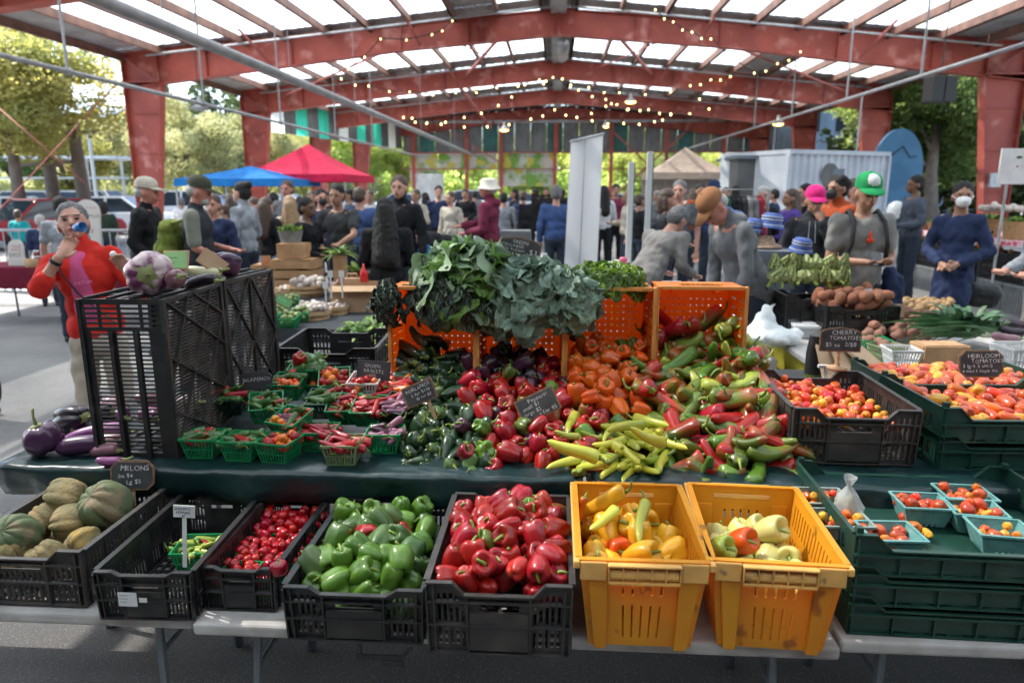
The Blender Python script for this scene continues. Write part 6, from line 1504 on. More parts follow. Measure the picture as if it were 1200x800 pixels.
def wood_crate(c, W, D, Hh, rz, label, solid=False, rows=3):
    t = empty('wooden_crate', c, rz, label, 'crate', 'wooden crates stacked beside the planters')
    sh = Hh/rows
    for s in (-1, 1):
        for k in range(rows):
            m = MB(); m.b2((-W/2, s*D/2-.006, k*sh+.006), (W/2, s*D/2+.006, (k+1)*sh-(.002 if solid else .012))); m.build('slat', M_wood, t)
            m = MB(); m.b2((s*W/2-.006, -D/2+.007, k*sh+.006), (s*W/2+.006, D/2-.007, (k+1)*sh-(.002 if solid else .012))); m.build('slat', M_wood, t)
        for s2 in (-1, 1):
            m = MB(); m.b2((s*(W/2-.02)-.012, s2*(D/2-.02)-.012, .0), (s*(W/2-.02)+.012, s2*(D/2-.02)+.012, Hh-.001)); m.build('corner_post', M_wood, t)
    m = MB(); m.b2((-W/2+.01, -D/2+.01, Hh-.006), (W/2-.01, D/2-.01, Hh+.003)); m.b2((-W/2+.01, -D/2+.01, .002), (W/2-.01, D/2-.01, .012)); m.build('lid_board', M_wood, t); return t
def bushel(c, r, Hh, label, handle=False):
    t = empty('bushel_basket', c, rng.random(), label, 'basket', 'round wooden baskets of garlic and onions'); n = 22
    if 'stave' not in MESH or abs(MESH['stave'][1]-r) > 1e-6:
        m = MB(); a = PI/n*1.02; r0 = r*.78
        vs = [(q*math.cos(s*a), q*math.sin(s*a), z) for q, z in ((r0, 0), (r, Hh), (r-.005, Hh), (r0-.005, 0)) for s in (-1, 1)]
        m.add(vs, [(0, 1, 3, 2), (2, 3, 5, 4), (4, 5, 7, 6), (6, 7, 1, 0), (0, 2, 4, 6), (1, 7, 5, 3)]); MESH['stave'] = (m.mesh('stave', [M_wood2]), r)
    me = MESH['stave'][0]
    for k in range(n): obj('stave', me, t, (0, 0, .001*(k % 2)), (0, 0, 2*PI*k/n), (1-.004*(k % 2), 1-.004*(k % 2), 1))
    for q, z in ((1.0, Hh*.93), (.90, Hh*.5)):
        m = MB(); rr = r*q; m.lathe([(rr+.004, z-.014), (rr+.008, z-.014), (rr+.009, z+.014), (rr+.003, z+.014), (rr+.004, z-.014)], 28); m.build('hoop', M_wood2, t, auto=40)
    m = MB(); m.lathe([(0, .004), (r*.78, .004), (r*.92, Hh*.6), (0, Hh*.6)], 22); m.build('basket_fill', M_wood2, t)
    return t
def pile(c, r, z, zt, key, m, n, label, group, r0, sc=(.9, 1.1), seed=1, stem=True, ry=None, xr_=None, yr_=None, top=None, floor=None, long=False):
    hp = Heap(seed); ry = ry or r
    tp = top or (lambda x, y: zt-((x-c[0])**2/(r*r)+(y-c[1])**2/(ry*ry))*.02)
    def cb(i, p, r_): item(key, r_.randrange(9), m[r_.randrange(len(m))] if isinstance(m, list) else m, p, anyrot(r_) if not long else lying(r_, .3), label, group, r_.uniform(*sc), stem and r_.random() < .7)
    hp.fill(n, xr_ or (c[0]-r, c[0]+r), yr_ or (c[1]-ry, c[1]+ry), lambda i: r0, lambda x, y: floor(x, y) if floor else z, tp, cb, 10, .8, inside=(None if xr_ else (lambda x, y: (x-c[0])**2/(r*r)+(y-c[1])**2/(ry*ry) < 1)))
def tuft(name, c, rx, rz_, n, L, wd, mats, label, cat, seed=0, up=.5, droop=.5, blades=True, group=None, segs=4, fan_=PI):
    """a leafy plant; every blade is a part"""
    t = empty(name, c, 0, label, cat, group); r = random.Random(seed)
    for k in range(n):
        a = r.uniform(0, 2*PI); el = r.uniform(up-.35, up+.45); l = L*r.uniform(.6, 1.1); w = wd*r.uniform(.7, 1.2); bx, by = r.uniform(-rx, rx), r.uniform(-rx, rx)
        d = Vector((math.cos(a)*math.cos(el), math.sin(a)*math.cos(el), math.sin(el))); sd = Vector((-math.sin(a), math.cos(a), 0)); p = Vector((bx, by, 0)); vs = []; dz = 0
        for i in range(segs+1):
            u = i/segs; ww = w*math.sin(PI*min(max(u*.9+.08, 0), 1))**.8*.5; q = p+d*l*u+Vector((0, 0, -droop*l*u*u)); vs += [q-sd*ww+Vector((0, 0, ww*.4)), q, q+sd*ww+Vector((0, 0, ww*.4))]
        fs = [(3*i+j, 3*i+j+1, 3*i+j+4, 3*i+j+3) for i in range(segs) for j in (0, 1)]
        m = MB(); m.add(vs, fs); m.build('leaf', mats[r.randrange(len(mats))] if isinstance(mats, list) else mats, t, smooth=True)
    return t
# --- left: juice table
q0 = PZ(30, 312, .74); JY = q0.y
cloth_table(-7.6, -3.65, JY-.2, JY+.5, .74, .26, M_mar, 'table under a maroon cloth with juice signs and jars at the far left')
M_sgn = mat('sign_cream', (.50, .48, .44), .7); M_redink = mat('red_ink', (.35, .03, .04), .6)
def dome_sign(px, py, Y, w, h, lines, red, label, rx=-.12, z=None):
    p = PY(px, py, Y); p.z = z if z is not None else p.z; t = chalk_sign(p, (rx, 0, 0), w, h, None, label, 'dome', M_face=M_sgn, M_edge=M_sgn, edge=.01, ith=.02)
    letters(t, lines, M_ink, y=-.003, jit=0, name='black_lettering')
    if red: letters(t, red, M_redink, y=-.003, jit=0, name='red_lettering')
dome_sign(20, 316, JY-.05, .215, .34, [('JUICE', -.088, .12, .066, 0)], [('CRAB', -.050, .235, .045, 0), ('APPLE', -.058, .190, .045, 0)], 'dome shaped sign reading crab apple juice beside the jars', z=.75)
dome_sign(57, 316, JY+.1, .20, .32, [('JUICE', -.080, .12, .06, 0)], [('CRAB', -.050, .22, .042, 0), ('APPLE', -.055, .175, .042, 0)], 'second dome shaped juice sign behind the woman in red', z=.75)
dome_sign(101, 300, JY+.3, .37, .98, [('CRABAPPLES', -.165, .74, .056, 0), ('JUICE', -.085, .54, .075, 0), ('AND', -.03, .46, .035, 0), ('JELLY', -.06, .38, .05, 0), ('SAMPLES', -.08, .30, .045, 0)], [('Ontario Orchards', -.14, .86, .034, 0), ('Try some today', -.12, .18, .034, 0)], 'tall rounded cream sign reading crabapples juice leaning behind the table', z=.62, rx=-.15)
M_jar = mat('jar_red', (.16, .012, .01), .15, coat=.5); M_jar2 = mat('jar_amber', (.35, .10, .03), .15, coat=.5)
jl = ['leftmost jar of red jelly by the juice sign', 'tall jar of dark red juice behind the small jars', 'jar of amber jelly with white label', 'short jar of red jelly near the woman', 'bottle of crimson juice at the back', 'squat jar of amber preserve at the table edge']
for i, (px, h_) in enumerate(((36, .13), (41, .19), (47, .12), (38, .10), (31, .2), (52, .11))):
    x = XY(px, JY); t = empty('preserve_jar', (x, JY-.05+.06*(i % 3), .748), 0, jl[i], 'jar', 'jars on the maroon table')
    m = MB(); m.lathe([(0, 0), (.038, .0), (.040, .01), (.040, h_*.8), (.03, h_*.9), (0, h_*.9)], 14); m.build('glass', M_jar if i % 2 == 0 else M_jar2, t, auto=40)
    m = MB(); m.lathe([(.0, h_*.9+.001), (.032, h_*.9+.001), (.032, h_), (0, h_)], 14); m.build('lid', M_mar if i % 2 else M_bwhite, t, auto=40)
    m = MB(); m.lathe([(.0412, h_*.2), (.0412, h_*.6)], 14); m.build('jar_label', M_bwhite, t)
x = XY(24, JY-.12); t = empty('wicker_bowl', (x, JY-.12, .748), 0, 'small woven bowl before the juice sign', 'basket'); m = MB(); m.lathe([(0, .004), (.06, 0), (.085, .10), (.09, .10), (.064, -.001)], 20); m.build('bowl', M_wood2, t, smooth=True)
t = empty('sample_box', (XY(126, JY), JY, .748), 0, 'small red box at the right end of the maroon table', 'box'); m = MB(); m.b2((-.08, -.05, 0), (.08, .05, .09)); m.build('box_body', mat('red_card', (.35, .02, .03), .6), t)
# barrier fence
def barrier(x0, x1, Y, label):
    t = empty('steel_barrier', (0, Y, 0), 0, label, 'barrier', 'steel crowd barriers'); m = MB(); m.tube([(x0, 0, 1.12), (x1, 0, 1.12)], .022, 8); m.tube([(x0, 0, .2), (x1, 0, .2)], .018, 8); m.tube([(x0, 0, 0), (x0, 0, 1.12)], .022, 8); m.tube([(x1, 0, 0), (x1, 0, 1.12)], .022, 8); m.build('frame', M_zinc, t)
    m = MB(); m.tube([(0, 0, .2), (0, 0, 1.1)], .009, 6); me = m.mesh('bar', [M_zinc]); n = int((x1-x0)/.12)
    for k in range(1, n): obj('bar', me, t, (x0+(x1-x0)*k/n, 0, 0))
barrier(-9.6, -7.35, 10.2, 'steel barrier behind the juice table at the far left'); barrier(-7.3, -5.05, 10.2, 'steel barrier between the woman in red and the white cap'); barrier(-12, -9.65, 10.25, 'steel barrier at the left margin')
# --- garlic stall table, left of centre
cloth_table(-2.9, -1.2, 5.0, 7.2, .70, .3, M_dgc, 'dark covered table under the wooden crates and bushel baskets')
fold_table(-2.35, -1.35, 4.1, 4.95, .62, 'low table under the garlic baskets', top=M_blackp)
def at(px, py, z): return PZ(px, py, z)
cp = at(343, 336, .70); Yc = cp.y
wood_crate((XY(343, Yc), Yc, .705), .45, .34, .30, .05, 'larger slatted wooden crate under the smaller one', rows=3)
wood_crate((XY(340, Yc), Yc, 1.01), .28, .24, .155, .0, 'small plain wooden crate carrying the metal planter', True, 1)
wood_crate((XY(303, Yc), Yc+.1, .705), .28, .26, .225, .02, 'wooden box at the left of the slatted crate', True, 2)
t = empty('planter', (XY(337, Yc), Yc, 1.17), 0, 'oval galvanised planter on top of the wooden crates', 'planter'); m = MB(); m.lathe([(0, .0), (.105, 0), (.135, .13), (.14, .13), (.12, .12), (0, .12)], 24, fn=lambda q, a: Vector((q.x, q.y*.6, q.z))); m.build('tub', M_galv, t, auto=40)
tuft('succulent_plant', (XY(337, Yc), Yc, 1.28), .09, 0, 90, .10, .03, [M_leafl, M_leafl, M_leaf], 'bushy pale green plant growing in the galvanised planter', 'plant', 1, up=.9, droop=.1, segs=2)
chalk_sign((XY(305, Yc-.1), Yc-.1, .94), (-.1, 0, 0), .10, .10, [('~~', -.03, .05, .04, 0)], 'small orange price card on the wooden box', M_face=mat('orange_card', (.5, .2, .08), .7), M_edge=M_kraft)
p = PY(398, 293, 6.6); t = empty('wooden_stand', (p.x, 6.6, .705), 0, 'tall narrow wooden box holding a spider plant', 'stand'); m = MB(); m.b2((-.055, -.05, 0), (.055, .05, .40)); m.build('box_body', M_wood, t); m = MB(); m.b2((-.09, -.07, 0.0), (.09, .07, .12)); m.build('base_box', mat('dark_wood', (.2, .1, .05), .7), t)
tuft('spider_plant', (p.x, 6.6, 1.11), .03, 0, 40, .24, .03, [M_leafl, M_leaf], 'spider plant with arching striped leaves on the tall wooden box', 'plant', 2, up=.6, droop=.45)
tuft('potted_plant', (XY(419, 6.4), 6.4, .95), .06, 0, 36, .22, .05, [M_leafl, M_leaf], 'leafy green potted plant right of the spider plant', 'plant', 3, up=.9, droop=.25)
t = empty('plant_pot', (XY(419, 6.4), 6.4, .705), 0, 'brown pot under the leafy plant', 'pot'); m = MB(); m.lathe([(0, 0), (.08, 0), (.11, .25), (0, .24)], 16); m.build('pot_wall', mat('dark_wood', (.2, .1, .05), .7), t, auto=40)
t = empty('sauce_bottle', (XY(422, 6.0), 6.0, .93), 0, 'red squeeze bottle standing on the cardboard box', 'bottle'); m = MB(); m.lathe([(0, 0), (.032, 0), (.034, .09), (.012, .12), (.005, .16), (0, .16)], 14); m.build('bottle_body', mat('red_plastic', (.55, .01, .02), .3), t, smooth=True)
p = at(415, 330, .70); t = empty('cardboard_box', (XY(415, 5.9), 5.9, .705), .12, 'open cardboard box right of the bushel baskets', 'box')
m = MB()
for s in (-1, 1): m.b2((-.21, s*.16-.004, 0), (.21, s*.16+.004, .225)); m.b2((s*.21-.004, -.155, 0), (s*.21+.004, .155, .223))
m.b2((-.205, -.155, .10), (.205, .155, .11)); m.build('box_wall', M_card, t)
m = MB(); m.add([(-.21, -.165, .226), (.21, -.165, .226), (.20, -.25, .19), (-.2, -.25, .19)], [(0, 1, 2, 3)]); m.build('box_flap', M_card, t)
t = empty('paper_bag', (XY(408, 6.1), 6.1, .93), 0, 'kraft paper bag with twisted handles on the cardboard box', 'bag'); m = MB(); m.tube([(-.05, 0, 0), (-.04, 0, .06), (.04, 0, .06), (.05, 0, 0)], .008, 6); m.build('bag_handle', M_kraft, t); m = MB(); m.b2((-.07, -.04, -.02), (.07, .04, .02)); m.build('bag_body', M_kraft, t)
for (px, py, zb, r_, h_, key, m_, n, lb, ilb, gr) in [(361, 347, .70, .17, .11, 'garlic', P_garl, 26, 'wooden basket of large garlic heads nearest the crates', 'large garlic head in the basket nearest the crates', 1.7), (406, 358, .66, .155, .17, 'tomato', P_onion, 26, 'tall wooden basket of red onions in front of the cardboard box', 'red onion in the tall wooden basket', 1.3),
        (366, 382, .64, .15, .13, 'garlic', P_garl, 34, 'wooden basket of white garlic bulbs nearest the camera', 'white garlic bulb in the nearest basket', 1.05), (392, 376, .64, .12, .13, 'garlic', P_garl, 18, 'small wooden basket of garlic just behind the nearest one', 'garlic bulb in the small basket', .9), (338, 352, .66, .12, .10, 'garlic', P_garl, 20, 'wooden basket of garlic half hidden by the green baskets', 'garlic bulb in the half hidden basket', .9)]:
    p = at(px, py, zb); bushel((p.x, p.y, zb), r_, h_, lb)
    pile((p.x, p.y), r_*.88, zb+h_*.65, zb+h_+.05, key, m_, n*2, ilb, 'bulbs in the wooden baskets', .024*gr, (gr*.9, gr*1.1), int(px))
for px, py, z in ((387, 322, .95), (400, 322, .95), (381, 335, .87)):
    p = PY(px, py, 5.0); t = empty('plastic_price_pick', (p.x, 5.0, p.z-.02), 0, 'white plastic price pick in the garlic and onion baskets', 'price tag', 'price picks'); m = MB(); m.b2((-.006, 0, -.15), (.006, .002, .0)); m.b2((-.02, -.0003, 0), (.02, .0023, .05)); m.build('pick', M_bwhite, t)
# tomatillos in green baskets
for i, (px, py) in enumerate(((338, 375), (352, 368), (325, 368), (340, 352))):
    p = at(px, py, .76); basket((p.x, p.y, .70), (.15, 0, .1*i), ['green basket of tomatillos nearest the tall crates', 'green basket of tomatillos beside the garlic', 'green basket of tomatillos seen past the tall crate', 'upper green basket behind the tomatillos'][i], s=1.15, group='green baskets of tomatillos')
    pile((p.x, p.y), .062, .72, .82, 'cherry', P_sprout, 20, 'pale green tomatillo in the green baskets', 'tomatillos', .022, (1.2, 1.4), 60+i, False)
chalk_sign(PY(330, 358, 4.3), (-.5, .6, .5), .11, .07, [('~~~', -.04, .03, .03, 0)], 'green card sign tilted over the tomatillo baskets', M_face=mat('green_card', (.10, .30, .10), .7), M_edge=M_bark)
fold_table(-1.95, -1.35, 3.95, 4.6, .69, 'black stand below the tomatillo baskets', top=M_blackp)
# leafy bunches behind the empty crate on black crates
black_crate((XY(432, 5.1), 5.1, .40), 0, 'black crate below the leafy greens left of the collards', W=.5, L=.45, Hc=.24); black_crate((XY(405, 4.55), 4.55, .40), 0, 'stacked black crate under the garlic baskets', W=.4, L=.45, Hc=.24)
tuft('leafy_greens', (XY(430, 5.0), 5.0, .70), .16, 0, 110, .22, .055, [M_leaf, M_leafl, M_leaf], 'pile of drooping green leafy bunches left of the collards', 'greens', 5, up=.7, droop=.6)
# --- centre background tables
cloth_table(XY(440, 10), XY(640, 10), 9.4, 10.6, .78, .3, M_binw, 'long pale covered table of paper bags behind the collards')
cloth_table(XY(480, 12), XY(600, 12), 11.8, 12.6, .80, .5, M_dgc, 'dark covered table further back behind the paper bags')
bl_ = [('first', 507), ('second', 515), ('third', 524), ('fourth', 534), ('fifth', 545), ('last', 551)]
for n_, px in bl_:
    t = empty('paper_bag', (XY(px, 9.7), 9.7, .785), rng.uniform(-.3, .3), '%s small kraft bag from the left in the row on the pale table' % n_, 'bag', 'row of small paper bags'); m = MB(); m.add([(-.045, -.03, 0), (.045, -.03, 0), (.045, .03, 0), (-.045, .03, 0), (-.035, -.004, .17), (.035, -.004, .17), (.035, .004, .17), (-.035, .004, .17)], [(0, 1, 5, 4), (1, 2, 6, 5), (2, 3, 7, 6), (3, 0, 4, 7), (4, 5, 6, 7)]); m.build('bag_body', M_kraft, t)
t = empty('blue_cooler', (XY(492, 9.6), 9.6, .785), 0, 'bright blue box on the table left of the paper bags', 'cooler'); m = MB(); m.b2((-.13, -.12, 0), (.13, .12, .2)); m.build('cooler_body', mat('blue_plastic', (.01, .13, .40), .5), t, bevel=.01)
t = empty('grey_crate', (XY(470, 8.2), 8.2, .60), 0, 'pale grey open box at the left end of the pale table', 'crate'); m = MB(); m.b2((-.2, -.15, 0), (.2, .15, .25)); m.build('crate_wall', M_binw, t, bevel=.01)
t = empty('white_board', (XY(503, 20), 20, 0), 0, 'large white board standing at the back between red posts', 'board'); m = MB(); m.add([(-.42, 0, 1.4), (.45, 0, 1.4), (.36, .1, 2.15), (-.36, .1, 2.15)], [(0, 1, 2, 3)]); m.build('board_face', M_wcl, t); m = MB(); m.tube([(-.4, .02, 0), (-.38, .08, 2.15)], .02, 6); m.tube([(.4, .02, 0), (.38, .08, 2.15)], .02, 6); m.build('board_leg', M_zinc, t)
t = empty('draped_stand', (XY(606, 8.5), 8.5, 0), 0, 'stand draped in grey cloth left of the stacked black crates', 'stand'); blob_ok = 1
m = MB(); m.add([(-.24, -.2, 0), (.24, -.2, 0), (.24, .2, 0), (-.24, .2, 0), (-.19, -.17, 1.24), (.16, -.17, 1.24), (.16, .17, 1.24), (-.19, .17, 1.24)], [(0, 1, 5, 4), (1, 2, 6, 5), (2, 3, 7, 6), (3, 0, 4, 7), (4, 5, 6, 7)]); m.build('grey_drape', C_grey, t)
# stacked black crates, cooler and white tubs
for k in range(8):
    black_crate((XY(642, 13.3), 13.3, .01+.205*k), 0, '%s black crate from the floor in the tall stack left of the banner' % ['lowest', 'second', 'third', 'fourth', 'fifth', 'sixth', 'seventh', 'topmost'][k], W=.6, L=.4, Hc=.2, group='tall stack of black crates', floor=k == 7, sideslots=4)
for k in range(7):
    black_crate((XY(621, 13.6), 13.7, .01+.205*k), 0, '%s black crate from the floor in the narrower left stack' % ['lowest', 'second', 'third', 'fourth', 'fifth', 'sixth', 'topmost'][k], W=.4, L=.6, Hc=.2, group='narrow stack of black crates', floor=k == 6, sideslots=4)
p = PZ(637, 322, .0); t = empty('blue_cooler', (XY(637, 11.5), 11.5, .28), 0, 'dark blue cooler box with white lid under the white tubs', 'cooler'); m = MB(); m.b2((-.16, -.15, 0), (.16, .15, .24)); m.build('cooler_body', mat('navy_plastic', (.01, .04, .16), .5), t, bevel=.01); m = MB(); m.b2((-.165, -.155, .242), (.165, .155, .30)); m.build('cooler_lid', M_bwhite, t, bevel=.008)
for k in range(4):
    t = empty('white_tub', (XY(636, 11.5), 11.5, .585+.115*k), .05*k, '%s of four white tubs stacked on the blue cooler' % ['lowest', 'second', 'third', 'topmost'][k], 'tub', 'white tubs on the cooler'); m = MB(); m.b2((-.12+.008*k, -.10, 0), (.12-.008*k, .10, .085)); m.build('tub_body', M_bwhite, t, bevel=.008); m = MB(); m.b2((-.13+.008*k, -.11, .087), (.13-.008*k, .11, .112)); m.build('tub_lid', M_wcl, t)
t = empty('low_stand', (XY(637, 11.5), 11.5, 0), 0, 'low box holding up the blue cooler', 'box'); m = MB(); m.b2((-.17, -.16, 0), (.17, .16, .278)); m.build('box_body', M_greyb, t)
# banner seen from behind
t = empty('roll_up_banner', (0, 9.0, 0), 0, 'tall white roll up banner seen from behind, slightly tilted', 'banner'); a, b, c, d = PY(669, 166, 9.0), PY(707, 157, 9.2), PY(699, 330, 9.2), PY(660, 335, 9.0)
m = MB(); O_ = Vector((0, 9.0, 0)); n = 8; vs = []
for i in range(n+1):
    u = i/n; tp_ = a.lerp(b, u)-O_; bt = d.lerp(c, u)-O_; wv = Vector((0, .015*math.sin(u*7), 0)); vs += [tp_+wv, tp_.lerp(bt, .5)+wv*1.5, bt+wv]
m.add(vs, [(3*i+j, 3*i+j+3, 3*i+j+4, 3*i+j+1) for i in range(n) for j in (0, 1)]); m.build('banner_sheet', mat('banner_back', (.62, .63, .65), .6, trans=.25), t, smooth=True)
m = MB(); e1 = a.lerp(b, .45)-O_+Vector((0, -.04, 0)); e2 = d.lerp(c, .42)-O_+Vector((0, -.04, -.6)); m.tube([e1, e2], .007, 6); m.tube([a-O_+Vector((-.01, -.01, 0)), b-O_+Vector((.01, -.01, 0))], .016, 8); m.build('banner_pole', M_zinc, t)
m = MB(); q = (d+c)/2-O_; m.b2((q.x-.3, -.1, 0), (q.x+.3, .2, .10)); m.b2((q.x-.22, .04, .1), (q.x+.22, .09, q.z+.01)); m.build('banner_base', M_zinc, t)
# poles and white table
for px, y0, lb in ((740, 190, 'shorter pale metal pole of the white table stand'), (762, 178, 'taller pale metal pole with green edges')):
    a = PY(px, y0, 8.0); t = empty('tent_pole', (a.x, 8.0, 0), 0, lb, 'pole', 'pale metal poles'); m = MB(); m.b2((-.03, -.03, 0), (.03, .03, a.z)); m.build('pole_shaft', mat('pale_metal', (.55, .57, .57), .5, metal=.2), t, bevel=.004); m = MB(); m.b2((.031, -.02, .1), (.042, .02, a.z-.02)); m.build('pole_edge', mat('green_edge', (.03, .12, .09), .5), t)
cloth_table(XY(700, 8.0), XY(768, 8.0), 7.6, 8.4, .82, .6, M_wcl, 'table under a white cloth right of the banner')
for i, (px, h_, m_, lb) in enumerate(((716, .11, M_bwhite, 'white cup stack on the white cloth'), (724, .13, M_bwhite, 'tall white container on the white cloth'), (732, .16, mat('pink_plastic', (.5, .08, .16), .4), 'pink bottle between the white containers'), (708, .06, M_bwhite, 'flat white tub at the left end of the white cloth'), (750, .12, M_bwhite, 'white jug beside the taller metal pole'))):
    t = empty('container', (XY(px, 7.9), 7.8, .83), 0, lb, 'container', 'containers on the white cloth'); m = MB(); m.lathe([(0, 0), (.04, 0), (.045, h_*.9), (.03, h_), (0, h_)], 14); m.build('container_body', m_, t, auto=40)
t = empty('wooden_display_box', (XY(741, 6.9), 6.9, .80), 0, 'dark brown wooden bowl stand with amber front panel', 'box'); m = MB(); m.b2((-.10, -.08, 0), (.10, .08, .155)); m.build('box_body', mat('dark_wood', (.2, .1, .05), .7), t); m = MB(); m.b2((-.08, -.085, .02), (.08, -.081, .14)); m.build('front_panel', M_wood, t); m = MB(); m.lathe([(0, .16), (.06, .156), (.10, .21), (.104, .21), (.07, .157)], 18); m.build('bowl', mat('dark_wood', (.2, .1, .05), .7), t)
t = empty('picture_frame', (XY(759, 6.9), 6.9, .80), .2, 'small dark frame with amber card beside the wooden box', 'frame', rot=(-.15, 0, .1)); m = MB(); m.b2((-.07, 0, 0), (.07, .015, .22)); m.build('frame_edge', mat('dark_wood', (.2, .1, .05), .7), t); m = MB(); m.b2((-.055, -.003, .015), (.055, .0, .205)); m.build('frame_card', M_wood, t)
fold_table(XY(728, 6.9), XY(775, 6.9)+.3, 6.7, 7.3, .795, 'narrow white topped table with a wooden box and frame', top=M_wcl)
t = empty('mustard_bag', (XY(726, 6.7), 6.72, .45), 0, 'mustard yellow cloth bag hanging at the end of the narrow table', 'bag'); m = MB(); m.ell((0, 0, .1), (.07, .05, .16), 12, 8); m.tube([(-.03, 0, .22), (.0, 0, .40), (.03, 0, .22)], .01, 6); m.build('bag_body', M_ycl, t, smooth=True)
# tents
def tent(px, Y, W, ez, pz, m_, label, val=.18, rz=0):
    x = XY(px, Y); t = empty('canopy_tent', (x, Y, 0), rz, label, 'tent', 'pop up canopy tents'); w = W/2; n = 8; mb = MB()
    for k in range(4):
        A = Matrix.Rotation(k*PI/2, 4, 'Z'); vs = []
        for i in range(n+1):
            for j in range(n+1):
                v = j/n; u = (i/n-.5)*2; q = 1-v; xx = u*w*q; z = ez+(pz-ez)*(v**1.25)-.05*W/3*math.sin(PI*(i/n))*math.sin(PI*min(v*1.1, 1)); vs.append((xx, -w*q, z))
        mb.add(vs, [(i*(n+1)+j, (i+1)*(n+1)+j, (i+1)*(n+1)+j+1, i*(n+1)+j+1) for i in range(n) for j in range(n)], A)
    mb.build('canopy', m_, t, smooth=False, auto=25)
    for k in range(4):
        A = Matrix.Rotation(k*PI/2, 4, 'Z'); mb = MB(); mb.add([(-w, -w, ez), (w, -w, ez), (w, -w-.015, ez-val), (-w, -w-.015, ez-val)], [(0, 1, 2, 3)], A); mb.build('valance', m_, t)
        mb = MB(); c = A @ Vector((-w+.03, -w+.03, 0)); mb.b2((c.x-.02, c.y-.02, 0), (c.x+.02, c.y+.02, ez)); mb.build('leg', M_zinc, t)
tent(364, 20.5, 3.0, 2.12, 3.0, cloth('red_canopy', (.52, .015, .06), bump=.05), 'red pop up canopy in front of the second and third left columns', .2)
tent(296, 18.5, 2.75, 1.98, 2.32, cloth('blue_canopy', (.015, .17, .48), bump=.05), 'blue pop up canopy left of the red one')
tent(801, 29, 3.0, 2.35, 3.35, cloth('tan_canopy', (.40, .31, .25), bump=.05), 'tan pop up canopy with a steep peak near the back wall', .25)
m = MB(); x = XY(801, 29); m.b2((-1.45, 1.4, 0), (1.45, 1.42, 2.3)); tag(m.build('tent_wall', cloth('tan_side', (.45, .40, .37), bump=.05), None, loc=(x, 29, 0)), 'pale side wall hanging at the back of the tan tent', 'wall')
# coat rack and hats
xr0 = XY(872, 9); t = empty('coat_rack', (xr0, 9, 0), 0, 'rail of hanging dark and coloured coats behind the bending man', 'rack'); m = MB(); m.tube([(-.3, 0, 0), (-.3, 0, 1.72), (.3, 0, 1.72), (.3, 0, 0)], .018, 6); m.build('rail', M_zinc, t)
for i, m_ in enumerate((cloth('bottle_green', (.03, .09, .05)), C_black, C_black, C_char, C_stone, C_grey, cloth('wine_coat', (.25, .02, .04)))):
    blob('coat', [('c', (-.20+.065*i, 0, 1.60), (-.24+.078*i, 0, .95), .055, .075), ('c', (-.20+.065*i, -.1, 1.58), (-.24+.078*i, -.16, 1.2), .04, .045)], .02, m_, t, 2, .012, 12)
M_hat = mat('blue_straw', (.025, .06, .22), .7, (.05, .10, .32), 30, bump=.5, bscale=60); M_hat2 = mat('pale_band', (.45, .48, .52), .7)
for i, (px, py, Y, s, lb) in enumerate(((860, 258, 6.4, 1.1, 'blue striped bucket hat behind the grey hoodie man'), (882, 266, 6.2, .95, 'flat blue hat left of the grey box stand'), (904, 262, 6.2, 1.15, 'blue striped hat on top of the grey box stand'), (939, 290, 5.8, 1.0, 'navy striped hat low at the right of the grey stand'), (850, 250, 6.7, .8, 'blue hat half hidden by the grey hoodie'))):
    p = PY(px, py, Y); t = empty('sun_hat', p, 0, lb, 'hat', 'blue striped hats on display', rot=(.15*(i % 2), .1, 0), sc=s*.85); m = MB(); m.lathe([(.118, -.035), (.112, -.03), (.088, .018), (.088, .06), (.07, .085), (.03, .092), (0, .093)], 22); m.build('hat_crown', M_hat, t, smooth=True)
    for z, r_ in ((.035, .0905), (.06, .0895), (-.012, .104)): m = MB(); m.lathe([(r_, z-.005), (r_+.002, z), (r_, z+.005)], 22); m.build('hat_stripe', M_hat2, t)
p = PY(903, 288, 6.1)
t = empty('grey_display_box', (p.x, 6.1, .82), -.2, 'grey box shelf carrying hats, with folded goods inside', 'box'); m = MB(); m.b2((-.17, -.15, .22), (.17, .15, .40)); m.b2((-.17, -.15, 0), (-.14, .15, .22)); m.b2((.05, -.15, 0), (.17, .15, .22)); m.build('box_body', M_greyb, t); m = MB(); m.b2((-.12, -.1, .001), (.03, .1, .10)); m.build('folded_goods', M_card, t, bevel=.02)
t = empty('hat_block', (XY(904, 6.15), 6.2, 1.23), 0, 'brown fur lined hat under the top blue hat', 'hat'); m = MB(); m.lathe([(.0, 0), (.14, 0), (.13, .02), (.08, .04), (.06, .10), (0, .10)], 18); m.build('hat_crown', mat('fur_brown', (.25, .15, .10), .9, (.4, .28, .2), 40), t, smooth=True)
t = empty('white_stool', (XY(890, 5.4), 5.4, .80), 0, 'thick white tabletop edge below the grey box shelf', 'table'); m = MB(); m.b2((-.14, -.1, -.06), (.16, .5, 0.0)); m.build('table_top', M_bwhite, t, bevel=.02); m = MB(); m.b2((-.1, 0, -.8), (-.06, .04, -.062)); m.build('leg', M_tleg, t); m = MB(); m.b2((.1, .3, -.8), (.14, .34, -.062)); m.build('leg', M_tleg, t)
